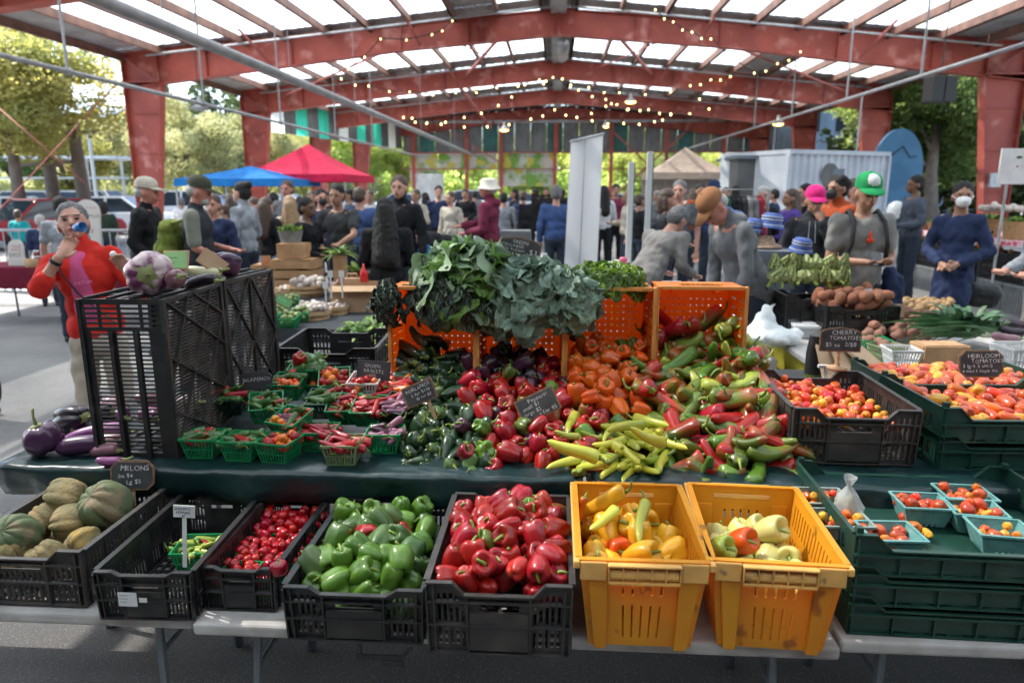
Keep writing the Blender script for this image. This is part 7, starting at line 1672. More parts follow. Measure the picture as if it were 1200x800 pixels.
# --- right vegetable table
fold_table(1.55, 4.2, 4.1, 5.35, .70, 'grey topped table of potatoes, leeks and artichokes behind the tomato crates', inset=.1)
m = MB(); m.b2((-.01, 0, .12), (.0, 1.2, .64)); tag(m.build('side_cloth', M_ycl, None, loc=(1.60, 4.13, 0)), 'mustard yellow cloth hanging from the side of the potato table', 'cloth')
pq = lambda px, py, z=.74: PZ(px, py, z)
a = pq(970, 350); b = pq(1100, 352); c_ = pq(1085, 392); d = pq(1020, 395)
def quad_in(P4): 
    def f(x, y):
        s = None
        for i in range(4):
            p, q = P4[i], P4[(i+1) % 4]; cr = (q.x-p.x)*(y-p.y)-(q.y-p.y)*(x-p.x)
            if s is None: s = cr > 0
            elif (cr > 0) != s: return False
        return True
    return f
def qpile(P4, z, zt, key, m, n, label, group, r0, seed, sc=(.9, 1.1), long=False, bump=0):
    xs = [p.x for p in P4]; ys = [p.y for p in P4]; ins = quad_in(P4); hp = Heap(seed)
    def cb(i, p, r_): item(key, r_.randrange(9), m, p, lying(r_, .3) if long else anyrot(r_), label, group, r_.uniform(*sc), False)
    hp.fill(n, (min(xs), max(xs)), (min(ys), max(ys)), lambda i: r0, lambda x, y: z, lambda x, y: zt, cb, 14, .82, ins)
qpile([pq(955, 352), pq(1010, 350), pq(1015, 330), pq(962, 332)], .86, .92, 'potato', P_swt, 0, '', '', .04, 1)
sp = PY(1000, 335, 5.0); black_crate((sp.x, 5.0, .705), .05, 'dark crate brimming with sweet potatoes', W=.5, L=.34, Hc=.24, floor=False)
pile((sp.x, sp.y), .25, .90, 1.02, 'potato', P_swt, 60, 'brown sweet potato in the heaped crate', 'sweet potatoes', .045, (1.2, 1.6), 71, False, ry=.17)
qpile([pq(962, 378, .78), pq(1100, 384, .78), pq(1115, 352, .78), pq(972, 348, .78)], .76, .84, 'potato', P_gold, 170, 'golden potato in the wide heap on the grey table', 'golden potatoes', .030, 72, (.75, 1.05))
qpile([pq(1012, 396, .76), pq(1085, 400, .76), pq(1095, 372, .76), pq(1040, 370, .76)], .76, .83, 'potato', P_redp, 80, 'reddish potato heaped in front of the golden ones', 'red potatoes', .032, 73, (.85, 1.1))
for i, (px, py) in enumerate(((1023, 400), (1042, 408))):
    p = PZ(px, py, .80); basket((p.x, p.y, .715), (0, 0, .3*i), ('bright green basket under the red potatoes', 'pale green basket of reddish potatoes')[i], M_bgreen if i == 0 else M_bpale, s=1.3, group='green baskets at the potato table')
    pile((p.x, p.y), .06, .78, .83, 'potato', P_redp, 8, 'reddish potato in the green baskets', 'red potatoes', .03, (.8, 1), 75+i, False)
p = PZ(1056, 415, .80); basket((p.x, p.y, .735), (0, 0, -.05), 'white slotted basket in front of the red potatoes', M_bwhite, s=1.25, group='white slotted baskets')
p = PZ(1195, 420, .84); basket((p.x, p.y, .78), (0, 0, .05), 'white slotted basket at the right edge of the view', M_bwhite, s=1.6, group='white slotted baskets')
p = PZ(1100, 412, .78); wood_crate((p.x, p.y, .72), .26, .16, .11, .05, 'small thin wood crate under the leeks', True, 1)
# artichokes
M_art = mat('artichoke_leaf', (.20, .26, .08), .6, (.28, .30, .12), 20, rnd=.25)
black_crate((PY(947, 330, 5.2).x, 5.18, .705), .0, 'dark crate under the artichokes', W=.40, L=.3, Hc=.28, floor=False)
for i in range(18):
    px, py = 908+(i % 9)*10, 324-(i//9)*14; p = PY(px, py, 5.12+.06*(i//9)); t = empty('artichoke', (p.x, p.y, p.z), rng.random()*3, 'green artichoke in the pile below the magenta cap woman', 'artichoke', 'artichokes piled on the potato table', rot=(rng.uniform(-.9, .9), rng.uniform(-.9, .9), 0))
    m = MB()
    for ring in range(5):
        nn = 8-ring; 
        for k in range(nn):
            a = 2*PI*(k+.5*(ring % 2))/nn; r_ = .048-.009*ring; z = -.03+.02*ring; pz_ = Vector((math.cos(a), math.sin(a), 0)); sd = Vector((-math.sin(a), math.cos(a), 0)); b0 = pz_*r_*.7+Vector((0, 0, z-.01)); m1 = pz_*(r_+.006)+Vector((0, 0, z+.015)); tp_ = pz_*(r_-.004)+Vector((0, 0, z+.042)); m.add([b0-sd*.014, b0+sd*.014, m1+sd*.017, m1-sd*.017, tp_], [(0, 1, 2, 3), (3, 2, 4)])
    m.ell((0, 0, -.005), (.034, .034, .045), 10, 6); m.build('bracts', M_art, t); m = MB(); m.tube([(0, 0, -.04), (.0, 0, -.09)], .011, 6); m.build('stem', P_stem, t)
tuft('corn_husks', (PY(985, 325, 5.2).x, 5.2, .98), .04, 0, 14, .26, .06, [M_leafl], 'pale upright leaves at the right end of the artichokes', 'greens', 8, up=1.1, droop=.1)
# leeks and kale
M_lk = mat('leek_green', (.05, .13, .06), .5, (.10, .20, .09), 12, trans=.15, rnd=.2); M_lkw = mat('leek_white', (.55, .60, .42), .5, (.42, .5, .3), 10)
p0 = PZ(1120, 392, .80); t = empty('leek_bunch', (p0.x, p0.y, .80), 0, 'bunches of leeks with broad dark green leaves spilling left', 'leeks'); r = random.Random(4)
for k in range(70):
    a = PI+r.uniform(-.9, .7); L = r.uniform(.22, .42); sx = r.uniform(-.05, .22); sy = r.uniform(-.12, .14); sz = r.uniform(0, .07); d_ = Vector((math.cos(a), math.sin(a)*.6, r.uniform(.0, .45))).normalized(); sd = Vector((-d_.y, d_.x, 0)).normalized()*.5+Vector((0, 0, .6)); w = r.uniform(.018, .034); vs = []
    for i in range(5): u = i/4; q = Vector((sx, sy, sz))+d_*L*u+Vector((0, 0, -.22*u*u*L)); ww = w*(1-.75*u); vs += [q-sd*ww, q+Vector((0, 0, -.004)), q+sd*ww]
    m = MB(); m.add(vs, [(3*i+j, 3*i+j+1, 3*i+j+4, 3*i+j+3) for i in range(4) for j in (0, 1)]); m.build('leek_leaf', M_lk, t, smooth=True)
for k in range(9):
    m = MB(); y = -.1+.028*k; m.tube([(.10, y, .02+.01*(k % 3)), (.30, y+.02, .01+.01*(k % 3))], [.016, .018], 8); m.build('leek_shaft', M_lkw, t, smooth=True)
tuft('leek_bunch', (p0.x+.08, p0.y+.05, .84), .12, 0, 46, .30, .05, M_lk, 'broad upright leek leaves fanning over the leek bunch', 'leeks', 12, up=.8, droop=.45)
M_kal = mat('curly_kale', (.03, .075, .03), .6, (.06, .12, .045), 40, rnd=.2, bump=.4, bscale=60)
tuft('curly_kale_bunch', (PZ(1158, 378, .86).x, PZ(1158, 378, .86).y, .82), .05, 0, 90, .11, .06, M_kal, 'dark curly kale clump behind the leeks', 'greens', 9, up=.8, droop=.2, segs=3)
for px, py, m_, lb in ((1185, 388, M_egp, 'dark purple root vegetable at the right edge'), (1178, 396, M_egm, 'mauve long root vegetable before the dark one'), (1192, 380, M_egp, 'dark round root at the far right edge')):
    egg(PZ(px, py, .84), (1.57, 0, 1.4), .033, .16, m_, lb, long=True)
# plastic box, white bag, cards
p = PZ(972, 385, .78); t = empty('clear_plastic_box', (p.x, p.y+.14, .705), -.12, 'clear plastic clamshell box at the corner of the grey table', 'box'); m = MB(); m.b2((-.21, -.14, 0), (.21, .14, .07)); m.build('box_base', mat('clear_plastic', (.7, .72, .73), .2, alpha=.5), t, bevel=.01); m = MB(); m.b2((-.215, -.145, .071), (.215, .145, .09)); m.b2((-.14, -.08, .0905), (.14, .08, .098)); m.build('box_lid', mat('frosted_plastic', (.72, .74, .76), .3, alpha=.8), t, bevel=.006)
t = empty('white_plastic_bag', (XY(914, 4.72), 4.72, .72), 0, 'crumpled white plastic carrier bag on the table corner', 'bag', sc=.95)
blob('bag_film', [('e', (0, 0, .03), (.24, .15, .07), None), ('c', (-.03, .02, .08), (-.02, .02, .23), .12, .03), ('c', (.12, .0, .04), (.20, -.02, .06), .06, .04), ('c', (-.02, .02, .2), (.03, .0, .27), .03, .012)], .011, mat('white_film', (.74, .77, .77), .35, (.64, .70, .70), 6, bump=.5, bscale=30), t, 2, .022, 9)
t = chalk_sign(PZ(1043, 376, .82)+Vector((0, 0, 0)), (-.12, 0, 0), .19, .12, None, 'green price card pinned to a piece of cardboard over the potatoes', M_face=M_card, M_edge=M_card); m = MB(); m.b2((-.065, -.006, .025), (.065, -.0035, .105)); m.build('green_card', mat('green_price_card', (.03, .38, .16), .6), t); m = MB(); m.bar((-.01, -.004, .0), (.015, -.02, -.10), .012, .003, up=(0, 1, 0)); m.build('pick', M_bwhite, t)
for px, py, lb in ((996, 318, 'white plastic price pick standing in the sweet potatoes'), (1018, 345, 'white plastic strip leaning by the golden potatoes')):
    p = PZ(px, py+25, .86); t = empty('plastic_price_pick', (p.x, p.y, .86), 0, lb, 'price tag', rot=(0, -.12, 0)); m = MB(); m.b2((-.007, 0, -.02), (.007, .002, .14)); m.b2((-.025, -.0003, .141), (.025, .0023, .19)); m.build('pick', M_bwhite, t)
# kraft bags leaning between the tomato crates
t = empty('kraft_paper_bags', (PY(1015, 425, 3.35).x, 3.35, .80), 0, 'flat stack of brown kraft paper bags behind the dusty tomato crate', 'bags')
for i, (x, y, z, rx, ry, rz_, w, h_) in enumerate(((-.06, .05, .0, -.95, .25, .1, .24, .26), (.02, .02, .0, -1.05, .4, .25, .26, .26), (.13, .06, .03, -1.15, .25, .5, .22, .28))):
    m = MB(); vs = []; r = random.Random(i)
    for a_ in range(5):
        for b_ in range(5): vs.append((w*(a_/4-.5), r.uniform(-.008, .008), h_*b_/4))
    m.add(vs, [(5*a_+b_, 5*a_+5+b_, 5*a_+6+b_, 5*a_+1+b_) for a_ in range(4) for b_ in range(4)]); o = m.build('bag', M_kraft, t, loc=(x, y, z), rot=(rx, ry, rz_)); s_ = o.modifiers.new('thick', 'SOLIDIFY'); s_.thickness = .012
t = empty('black_bottle', (PY(954, 430, 3.6).x, 3.6, .74), 0, 'matte black bottle with a pale green base behind the tomatoes', 'bottle'); m = MB(); m.lathe([(0, 0), (.045, 0), (.045, .16), (.036, .23), (.036, .25), (0, .25)], 18); m.build('bottle_body', M_blackp, t, auto=40); m = MB(); m.lathe([(.0455, .0), (.0455, .05)], 18); m.build('label_band', M_leafl, t)
t = empty('pump_dispenser', (PY(965, 430, 3.15).x, 3.12, .80), 0, 'white pump dispenser head at the back rim of the dusty crate', 'dispenser'); m = MB(); m.tube([(0, 0, 0), (0, 0, .14)], .008, 8); m.b2((-.035, -.009, .14), (.012, .009, .153)); m.lathe([(0, -.03), (.03, -.03), (.032, .07), (.015, .09), (0, .09)], 14); m.build('pump', M_bwhite, t)
fold_table(.95, 1.55, 3.4, 3.9, .735, 'small dark table behind the dusty tomato crate', top=M_blackp)
# white bin and floor basket left of the table
t = empty('white_bin', (XY(880, 4.8), 4.9, 0), 0, 'pale bin of potatoes beside the rightmost orange crate', 'bin'); m = MB(); m.add([(-.18, -.2, 0), (.18, -.2, 0), (.18, .2, 0), (-.18, .2, 0), (-.22, -.24, .60), (.22, -.24, .60), (.22, .24, .60), (-.22, .24, .60)], [(0, 1, 5, 4), (1, 2, 6, 5), (2, 3, 7, 6), (3, 0, 4, 7), (3, 2, 1, 0)]); m.build('bin_wall', M_binw, t); m = MB(); m.b2((-.20, -.22, .5), (.2, .22, .52)); m.build('bin_fill', M_binw, t)
pile((XY(880, 4.8), 4.9), .2, .54, .66, 'potato', P_redp, 30, 'dull pink potato in the pale bin', 'potatoes in the bin', .035, (.9, 1.1), 90, False)
black_crate((XY(925, 4.35), 4.4, 0.3), .1, 'small black crate of onions and a garlic net under the grey table', W=.36, L=.30, Hc=.12)
tuft('green_onions', (XY(905, 4.35), 4.25, .42), .03, 0, 24, .26, .012, [M_leaf, M_lkw], 'green onions fanning left out of the small black crate', 'greens', 10, up=.4, droop=.4)
t = empty('garlic_net', (XY(915, 4.35), 4.35, .46), 0, 'white net of garlic in the small black crate', 'net'); m = MB(); m.ell((0, 0, 0), (.06, .06, .075), 12, 8); m.tube([(0, 0, .06), (.01, 0, .11)], .015, 6); m.build('net_bag', M_binw, t, smooth=True)
t = empty('brown_sack', (XY(940, 4.35), 4.45, .42), 0, 'dark brown paper sack in the small black crate', 'sack'); m = MB(); m.ell((0, 0, 0.02), (.08, .07, .12), 10, 7); m.build('sack_body', mat('brown_sack', (.10, .055, .03), .8, bump=.5, bscale=30), t, smooth=True)
fold_table(1.15, 1.9, 4.25, 4.6, .29, 'low stand under the small black crate', top=M_blackp)
# --- right hand long stall along the hall
M_rw = mat('red_white_cloth', (.60, .50, .50), .8, (.55, .06, .12), 12, thr=(.45, .55)); M_bin = mat('grey_tote', (.22, .23, .24), .6, (.17, .18, .18), 5)
cloth_table(6.45, 8.1, 5.4, 9.2, 1.0, .07, M_rw, 'nearer right hand stall table with a red and white cloth'); cloth_table(6.45, 8.1, 9.3, 13.6, 1.0, .07, M_rw, 'farther right hand stall table with a red and white cloth')
ord_ = ['first', 'second', 'third', 'fourth', 'fifth', 'sixth', 'seventh', 'eighth']
for k in range(8):
    y = 8.9+.62*k; t = empty('grey_tote', (6.65, y, .003), 0, '%s grey ribbed tote from the near end under the right hand stall' % ord_[k], 'tote', 'grey totes under the right hand stall'); m = MB(); m.b2((-.2, -.29, 0), (.2, .29, .40)); 
    for j in range(9): m.b2((-.212, -.27+j*.063, .02), (-.199, -.255+j*.063, .38))
    m.b2((-.215, -.295, .37), (.215, .295, .402)); m.build('tote_body', M_bin, t)
    black_crate((6.66, y, .41), PI/2*0, '%s black crate of vegetables from the near end above the grey totes' % ord_[k], W=.40, L=.58, Hc=.20, group='black crates under the right hand stall', sideslots=20)
    black_crate((6.66, y, .62), 0, '%s upper black crate from the near end below the striped cloth' % ord_[k], W=.40, L=.58, Hc=.20, group='upper black crates under the right hand stall', sideslots=20)
    rr = random.Random(k)
    for j in range(5): item('potato' if j % 2 else 'tomato', j, (P_tomy, P_dull, P_gold, P_red, P_lime)[(j+k) % 5], (6.60+rr.uniform(-.12, .1), y+rr.uniform(-.22, .22), .80+rr.uniform(0, .05)), anyrot(rr), 'vegetable in the upper crates of the right hand stall', 'vegetables under the right hand stall', 1.5, False)
M_wick = mat('wicker', (.42, .27, .12), .8, (.30, .18, .08), 40, bump=.5, bscale=60)
def wick(px, Y, r_, h_, lb, plab, seed, rx=.10, L=.2, mats=None, n=60):
    x = max(XY(px, Y), 6.65); t = empty('wicker_basket', (x, Y, 1.01), 0, lb, 'basket', 'wicker baskets on the right hand stall'); m = MB(); m.lathe([(0, 0), (r_*.8, 0), (r_, h_), (r_*.93, h_), (0, h_*.8)], 22, fn=lambda q, a: Vector((q.x*(1+.02*math.sin(22*a)), q.y*(1+.02*math.sin(22*a)), q.z))); m.build('weave', M_wick, t, auto=50)
    tuft('leafy_bunch', (x, Y, 1.01+h_*.8), rx, 0, n, L, .05, mats or [M_leaf, M_leafl], plab, 'greens', seed, up=.9, droop=.3, segs=2)
    return x
wick(1166, 11.4, .19, .27, 'larger wicker basket on the stall at the far right', 'feathery greens above the larger wicker basket', 20); wick(1194, 10.7, .17, .26, 'wicker basket at the right edge of the view', 'greens with pale onions in the edge basket', 21)
wick(1146, 12.8, .16, .16, 'low basket behind the navy cardigan', 'dense green leaves behind the navy cardigan', 22, n=80); wick(1106, 13.0, .2, .14, 'wide brown basket of herbs beside the cardigan woman', 'curly green herbs in the wide brown basket', 23, L=.15); wick(1080, 13.3, .14, .12, 'small brown basket in the middle of the stall', 'short herbs in the small brown basket', 24, L=.1)
pile((XY(1182, 10.9), 11.0), .26, 1.40, 1.52, 'garlic', P_garl, 26, 'pale onion heaped over the wicker baskets', 'pale onions on the right hand stall', .05, (1.8, 2.2), 95, True, ry=.4)
t = empty('glass_dispenser', (XY(1053, 13.2), 13.2, 1.01), 0, 'clear domed dispenser with a green base on the far end of the stall', 'dispenser'); m = MB(); m.lathe([(0, 0), (.17, 0), (.17, .2), (0, .2)], 18); m.build('base', mat('green_base', (.02, .22, .10), .5), t, auto=40); m = MB(); m.lathe([(.15, .2), (.16, .35), (.13, .45), (.06, .5), (0, .51)], 18); m.build('dome', mat('dome_plastic', (.65, .67, .68), .2, alpha=.6), t, smooth=True)
# notice board at the right
p = PY(1172, 216, 8.6); t = empty('notice_board', (p.x+.19, 8.6, p.z), 0, 'white notice board with small green logo at the right edge', 'board'); m = MB(); m.b2((-.22, 0, 0), (.5, .02, .40)); m.build('board_panel', M_bwhite, t); m = MB(); m.ell((-.02, -.002, .30), (.035, .002, .016), 10, 6); m.build('green_mark', M_leaf, t); m = MB(); m.b2((-.04, -.003, .19), (-.02, -.001, .21)); m.build('red_mark', M_redink, t); letters(t, [('-----', .0, .19, .03, 0)], M_ink, y=-.003, jit=0, name='small_print'); m = MB(); m.tube([(-.1, .03, -1.2), (-.1, .03, .0)], .015, 6); m.build('board_post', M_zinc, t)
t = empty('junction_box', (PY(1165, 210, 19.3).x, 19.3, PY(1165, 210, 19.3).z-.2), 0, 'small pale electrical box on the right red column', 'electrical box'); m = MB(); m.b2((-.14, -.08, 0), (.14, .0, .35)); m.build('box_body', M_zinc, t)
# stroller wheel at left edge
p = PZ(2, 470, .0); t = empty('stroller_wheel', (PY(-6, 456, 3.9).x, 3.9, PY(-6, 456, 3.9).z), .5, 'black pram wheel just inside the left edge', 'wheel'); m = MB(); m.lathe([(.075, -.018), (.09, -.01), (.09, .01), (.075, .018), (.065, 0), (.075, -.018)], 24, M=Matrix.Rotation(PI/2, 4, 'Y')); m.build('tyre', M_rub, t, smooth=True)
m = MB()
for k in range(5): a = 2*PI*k/5; m.bar((0, 0, 0), (0, .068*math.cos(a), .068*math.sin(a)), .012, .01)
m.build('rim', M_tleg, t)
# cards standing on the tall crates
t = chalk_sign(PY(205, 316, 2.75), (-.5, .0, .2), .10, .085, None, 'green handwritten card clipped to a small wooden board on the tall crate', M_face=mat('pale_green_card', (.20, .38, .15), .7), M_edge=M_stake, edge=.006, ith=.008); letters(t, [('~~~', -.035, .045, .024, 0), ('~~', -.03, .022, .024, 0)], M_ink, name='pen_writing')
t = chalk_sign(PY(243, 315, 2.78), (-.35, .7, .4), .11, .07, None, 'brown backed card leaning on the tall crate by the white eggplant', M_face=M_kraft, M_edge=M_stake, edge=.003, ith=.008)
# ---------------------------------------------------------------- collards, kale and chard on the orange crates
M_col = mat('collard_leaf', (.17, .26, .15), .5, (.23, .32, .19), 9, trans=.15, rnd=.22, bump=.45, bscale=34, bump2=(.4, 12)); M_colb = mat('collard_bright', (.10, .21, .035), .5, (.15, .28, .05), 9, trans=.3, rnd=.15, bump=.4, bscale=34)
M_kale = mat('blue_kale_leaf', (.15, .235, .185), .6, (.22, .31, .23), 14, trans=.1, rnd=.25, bump=.8, bscale=50, bump2=(.5, 20)); M_lac = mat('dark_kale_leaf', (.018, .032, .028), .6, (.035, .055, .045), 14, rnd=.25, bump=.9, bscale=55); M_vein = mat('leaf_rib', (.22, .30, .18), .5, (.28, .36, .22), 20)
M_cha = mat('chard_leaf', (.08, .17, .035), .4, (.13, .23, .055), 12, trans=.2, rnd=.25, bump=.6, bscale=36, col3=(.09, .03, .03), c3scale=10, c3thr=(.62, .7)); M_chb = mat('chard_yellow_leaf', (.30, .42, .05), .4, (.22, .36, .05), 12, trans=.35, rnd=.15, bump=.5, bscale=36)
def leaf_me(seed, L, Wd, ruff, frill, curl, fold=.25, nu=24, nv=14, lobes=0):
    r = random.Random(seed); vs = []; p1, p2, p3 = r.random()*6, r.random()*6, r.random()*6
    for i in range(nu+1):
        u = i/nu; w = Wd*(math.sin(PI*min(1, u*.86+.10))**.75)*(1-.15*u)*(1+lobes*.09*math.sin(u*22+p3)); w *= 1 if u > .12 else .25+u*6
        for j in range(nv+1):
            v = (j/nv-.5)*2; e = abs(v)**2.2
            x = v*w*.5*(1+.10*frill*math.sin(u*31+p1)*e); z = fold*abs(v)*w*.5+ruff*e*(math.sin(u*17+p1+v*2)+.6*math.sin(u*29+p2-v*3))-curl*L*(u**2)*.5+.006*math.sin(u*21)*math.sin(v*9+p2)*1.2
            y = L*u+ruff*.5*e*math.cos(u*23+p2); vs.append((x, y, z))
    fs = [(i*(nv+1)+j, i*(nv+1)+j+1, (i+1)*(nv+1)+j+1, (i+1)*(nv+1)+j) for i in range(nu) for j in range(nv)]
    m = MB(); m.add(vs, fs); b = len(m.v)
    pts = [(0, L*u, -curl*L*(u**2)*.5+.001) for u in (0, .2, .4, .6, .8, .97)]; m.tube(pts, [.0042, .0038, .0032, .0025, .0018, .0008][:6], 5, mi=1)
    def S(u, v):
        i = min(nu, max(0, int(round(u*nu)))); j = min(nv, max(0, int(round((v*.5+.5)*nv)))); q = vs[i*(nv+1)+j]; return (q[0], q[1], q[2]+.0012)
    for i in range(6):
        for s_ in (-1, 1): m.tube([S(.1+.13*i+.14*a, s_*a*.9) for a in (0, .35, .7, 1)], [.0016, .0013, .001, .0005], 3, mi=1, caps=False)
    return m
def leafset(key, n, mats, **kw):
    MESH[key] = []
    for mm in mats:
        for k in range(n):
            MESH[key].append(leaf_me(k*7+3, **kw).mesh('leaf', [mm, M_vein], True))
leafset('collard', 4, [M_col, M_col, M_colb], L=.27, Wd=.25, ruff=.016, frill=1, curl=.5, fold=.12)
leafset('kale', 4, [M_kale], L=.27, Wd=.19, ruff=.018, frill=1.5, curl=.45, lobes=1)
leafset('lacinato', 3, [M_lac], L=.24, Wd=.09, ruff=.012, frill=1.5, curl=.6)
leafset('chard', 4, [M_cha, M_cha, M_chb], L=.16, Wd=.11, ruff=.012, frill=1, curl=.6)
def orient(n, d):                                   # leaf: +y along d, +z along n
    y = d.normalized(); z = (n-y*n.dot(y)).normalized(); x = y.cross(z); return Matrix((x, y, z)).transposed().to_euler()
def bunch(name, key, c, rad, n, label, seed, down=.8, phr=(-.2, 1.0), front=True, sc=(.8, 1.15), first=None, cat='greens', out=.2):
    t = empty(name, c, 0, label, cat); r = random.Random(seed); me = MESH[key]
    for k in range(n):
        el = lerp(phr[0], phr[1], (k/n)**.9)*PI/2+r.uniform(-.1, .1); a = r.uniform(0, 2*PI) if not front else r.gauss(-PI/2, 1.15)
        nr = Vector((math.cos(a)*math.cos(el), math.sin(a)*math.cos(el), math.sin(el))); p = Vector((nr.x*rad[0], nr.y*rad[1], nr.z*rad[2]))
        nn = Vector((nr.x/rad[0], nr.y/rad[1], nr.z/rad[2])).normalized()
        d = Vector((nr.x*.8, nr.y*.8, -down+.5*max(0, math.sin(el))))+Vector((r.uniform(-.5, .5), r.uniform(-.3, .3), r.uniform(-.2, .2))); d = d-nn*d.dot(nn)*(1-out)
        if d.length < .1: d = Vector((1, -.5, 0))
        s = r.uniform(*sc); d.normalize(); q = p-d*.09*s
        mm = me[r.randrange(len(me))] if first is None or k < n*.8 else first[r.randrange(len(first))]
        obj('leaf', mm, t, q, orient((nn+Vector((r.uniform(-.22, .22), r.uniform(-.22, .22), r.uniform(-.15, .15)))).normalized(), d), s)
    return t
c_ = PY(552, 335, 3.12)
bunch('lacinato_kale', 'lacinato', (c_.x-.06, 3.06, c_.z-.03), (.20, .12, .10), 16, 'dark crinkled lacinato kale hanging under the collards', 31, down=1.2, phr=(-.35, .4))
bunch('collard_greens', 'collard', (c_.x-.01, 3.14, c_.z+.0), (.20, .15, .155), 32, 'large mound of collard greens crowning the first two orange crates', 32, phr=(-.0, 1.0), down=.9, sc=(1.05, 1.45), out=.05)
bunch('blue_kale', 'kale', (PY(620, 355, 3.05).x, 3.06, PY(628, 345, 3.05).z), (.16, .10, .11), 20, 'blue green kale draping over the second and third orange crates', 33, down=1.3, phr=(-.5, 1.0), sc=(.95, 1.3))
bunch('kale_end_leaves', 'kale', (PY(668, 350, 3.05).x, 3.03, PY(668, 348, 3.05).z), (.10, .07, .08), 12, 'drooping kale leaves with small holes reaching the third orange crate', 34, down=1.5, phr=(-.3, .9), sc=(.7, .9))
bunch('curly_kale_tail', 'lacinato', (PY(455, 352, 3.05).x, 3.02, PY(455, 352, 3.05).z), (.06, .06, .07), 18, 'dark curly leaves hanging at the left corner of the first orange crate', 35, down=1.5, phr=(-.5, .9), sc=(.5, .75))
bunch('chard_bunch', 'chard', (PY(706, 332, 3.14).x, 3.14, PY(706, 335, 3.14).z), (.19, .11, .075), 60, 'glossy red veined chard on top of the third orange crate', 36, phr=(-.1, 1.0), down=.5, first=[m for m in MESH['chard'][8:]])
# ================================================================ outside the hall
def leafmat(name, c, c2, tr=.45): return mat(name, c, .6, c2, .35, trans=tr, rnd=.18, hue=.015)
F_ol = leafmat('olive_foliage', (.38, .39, .16), (.48, .47, .22), .5); F_gn = leafmat('green_foliage', (.09, .16, .035), (.17, .25, .06), .5); F_dk = leafmat('dark_foliage', (.05, .085, .03), (.085, .12, .04)); F_au = leafmat('autumn_foliage', (.50, .44, .12), (.34, .38, .12), .6); F_br = leafmat('bright_foliage', (.38, .46, .10), (.52, .56, .17), .6)  # leaf colours lightened to stand in for outdoor haze and overexposed sun
M_trunk = mat('tree_bark', (.20, .17, .14), .9, (.13, .11, .09), 4, bump=.6, bscale=14)
CRN = {}
def crown_mesh(key, seed, rx, rz_, n, ls, clumps=26):
    if key in CRN: return CRN[key]
    r = np.random.default_rng(seed); C_ = r.normal(size=(clumps, 3)); C_ /= np.linalg.norm(C_, axis=1)[:, None]; C_ *= (r.random(clumps)**.4)[:, None]*np.array([rx*.78, rx*.78, rz_*.78])
    cr = r.uniform(.20, .40, clumps)*rx; k = r.integers(0, clumps, n); d = r.normal(size=(n, 3)); d /= np.linalg.norm(d, axis=1)[:, None]
    p = C_[k]+d*(cr[k]*(r.random(n)**.35))[:, None]*np.array([1, 1, .8]); a = r.normal(size=(n, 3)); a /= np.linalg.norm(a, axis=1)[:, None]; b = np.cross(a, d); b /= np.linalg.norm(b, axis=1)[:, None]+1e-6
    s = (ls*r.uniform(.6, 1.3, n))[:, None]; V = np.stack([p-a*s*.5, p+b*s*.32, p+a*s*.5, p-b*s*.32], 1).reshape(-1, 3)
    me = bpy.data.meshes.new('crown'); me.vertices.add(4*n); me.vertices.foreach_set('co', V.ravel()); me.loops.add(4*n); me.loops.foreach_set('vertex_index', np.arange(4*n)); me.polygons.add(n); me.polygons.foreach_set('loop_start', np.arange(0, 4*n, 4)); me.polygons.foreach_set('loop_total', np.full(n, 4)); me.update(calc_edges=True)
    CRN[key] = (me, C_); return CRN[key]
TM = {}
def tree(x, Y, h, label, F, var=0, cw=None, lowz=.30, group='trees around the market hall', trunkr=.16, wood='tree'):
    cw = cw or h*.36; key = (var, )
    me, C_ = crown_mesh(var, 40+var, 3.0, 3.6, *((22000, .15) if var in (0, 2) else (9000, .24)))
    if (var, F.name) not in TM: m2 = me.copy(); m2.materials.append(F); TM[var, F.name] = m2
    t = empty(wood, (x, Y, 0), rng.random()*6, label, 'tree', group); cz = h*(1+lowz)/2; sz = h*(1-lowz)/2/3.6; sx = cw/3.0
    obj('crown', TM[var, F.name], t, (0, 0, cz), None, (sx, sx, sz))
    m = MB(); r = random.Random(var+int(x)); base = Vector((0, 0, 0)); top = Vector((r.uniform(-.3, .3), r.uniform(-.3, .3), cz)); m.tube([base, base.lerp(top, .5)+Vector((.1, 0, 0)), top, Vector((top.x*1.5, 0, cz+h*.2))], [trunkr*1.4, trunkr, trunkr*.6, trunkr*.2], 8); m.build('trunk', M_trunk, t, smooth=True)
    m = MB()
    for k in range(9):
        c = C_[k*2 % len(C_)]; e = Vector((c[0]*sx, c[1]*sx, cz+c[2]*sz)); s_ = base.lerp(top, r.uniform(.5, .95)); m.tube([s_, s_.lerp(e, .5)+Vector((0, 0, .25)), e], [trunkr*.4, trunkr*.25, trunkr*.06], 6)
    m.build('limbs', M_trunk, t, smooth=True); CH[t.name][-1]['kind'] = 'stuff'
def X(px, Y): return XY(px, Y)
tree(X(22, 21), 21, 8.2, 'autumn tinged tree nearest the hall at the far left', F_au, 0, 3.4, .22); tree(X(-60, 24), 24, 9, 'leafy tree at the left margin', F_gn, 1, 3.8, .2)
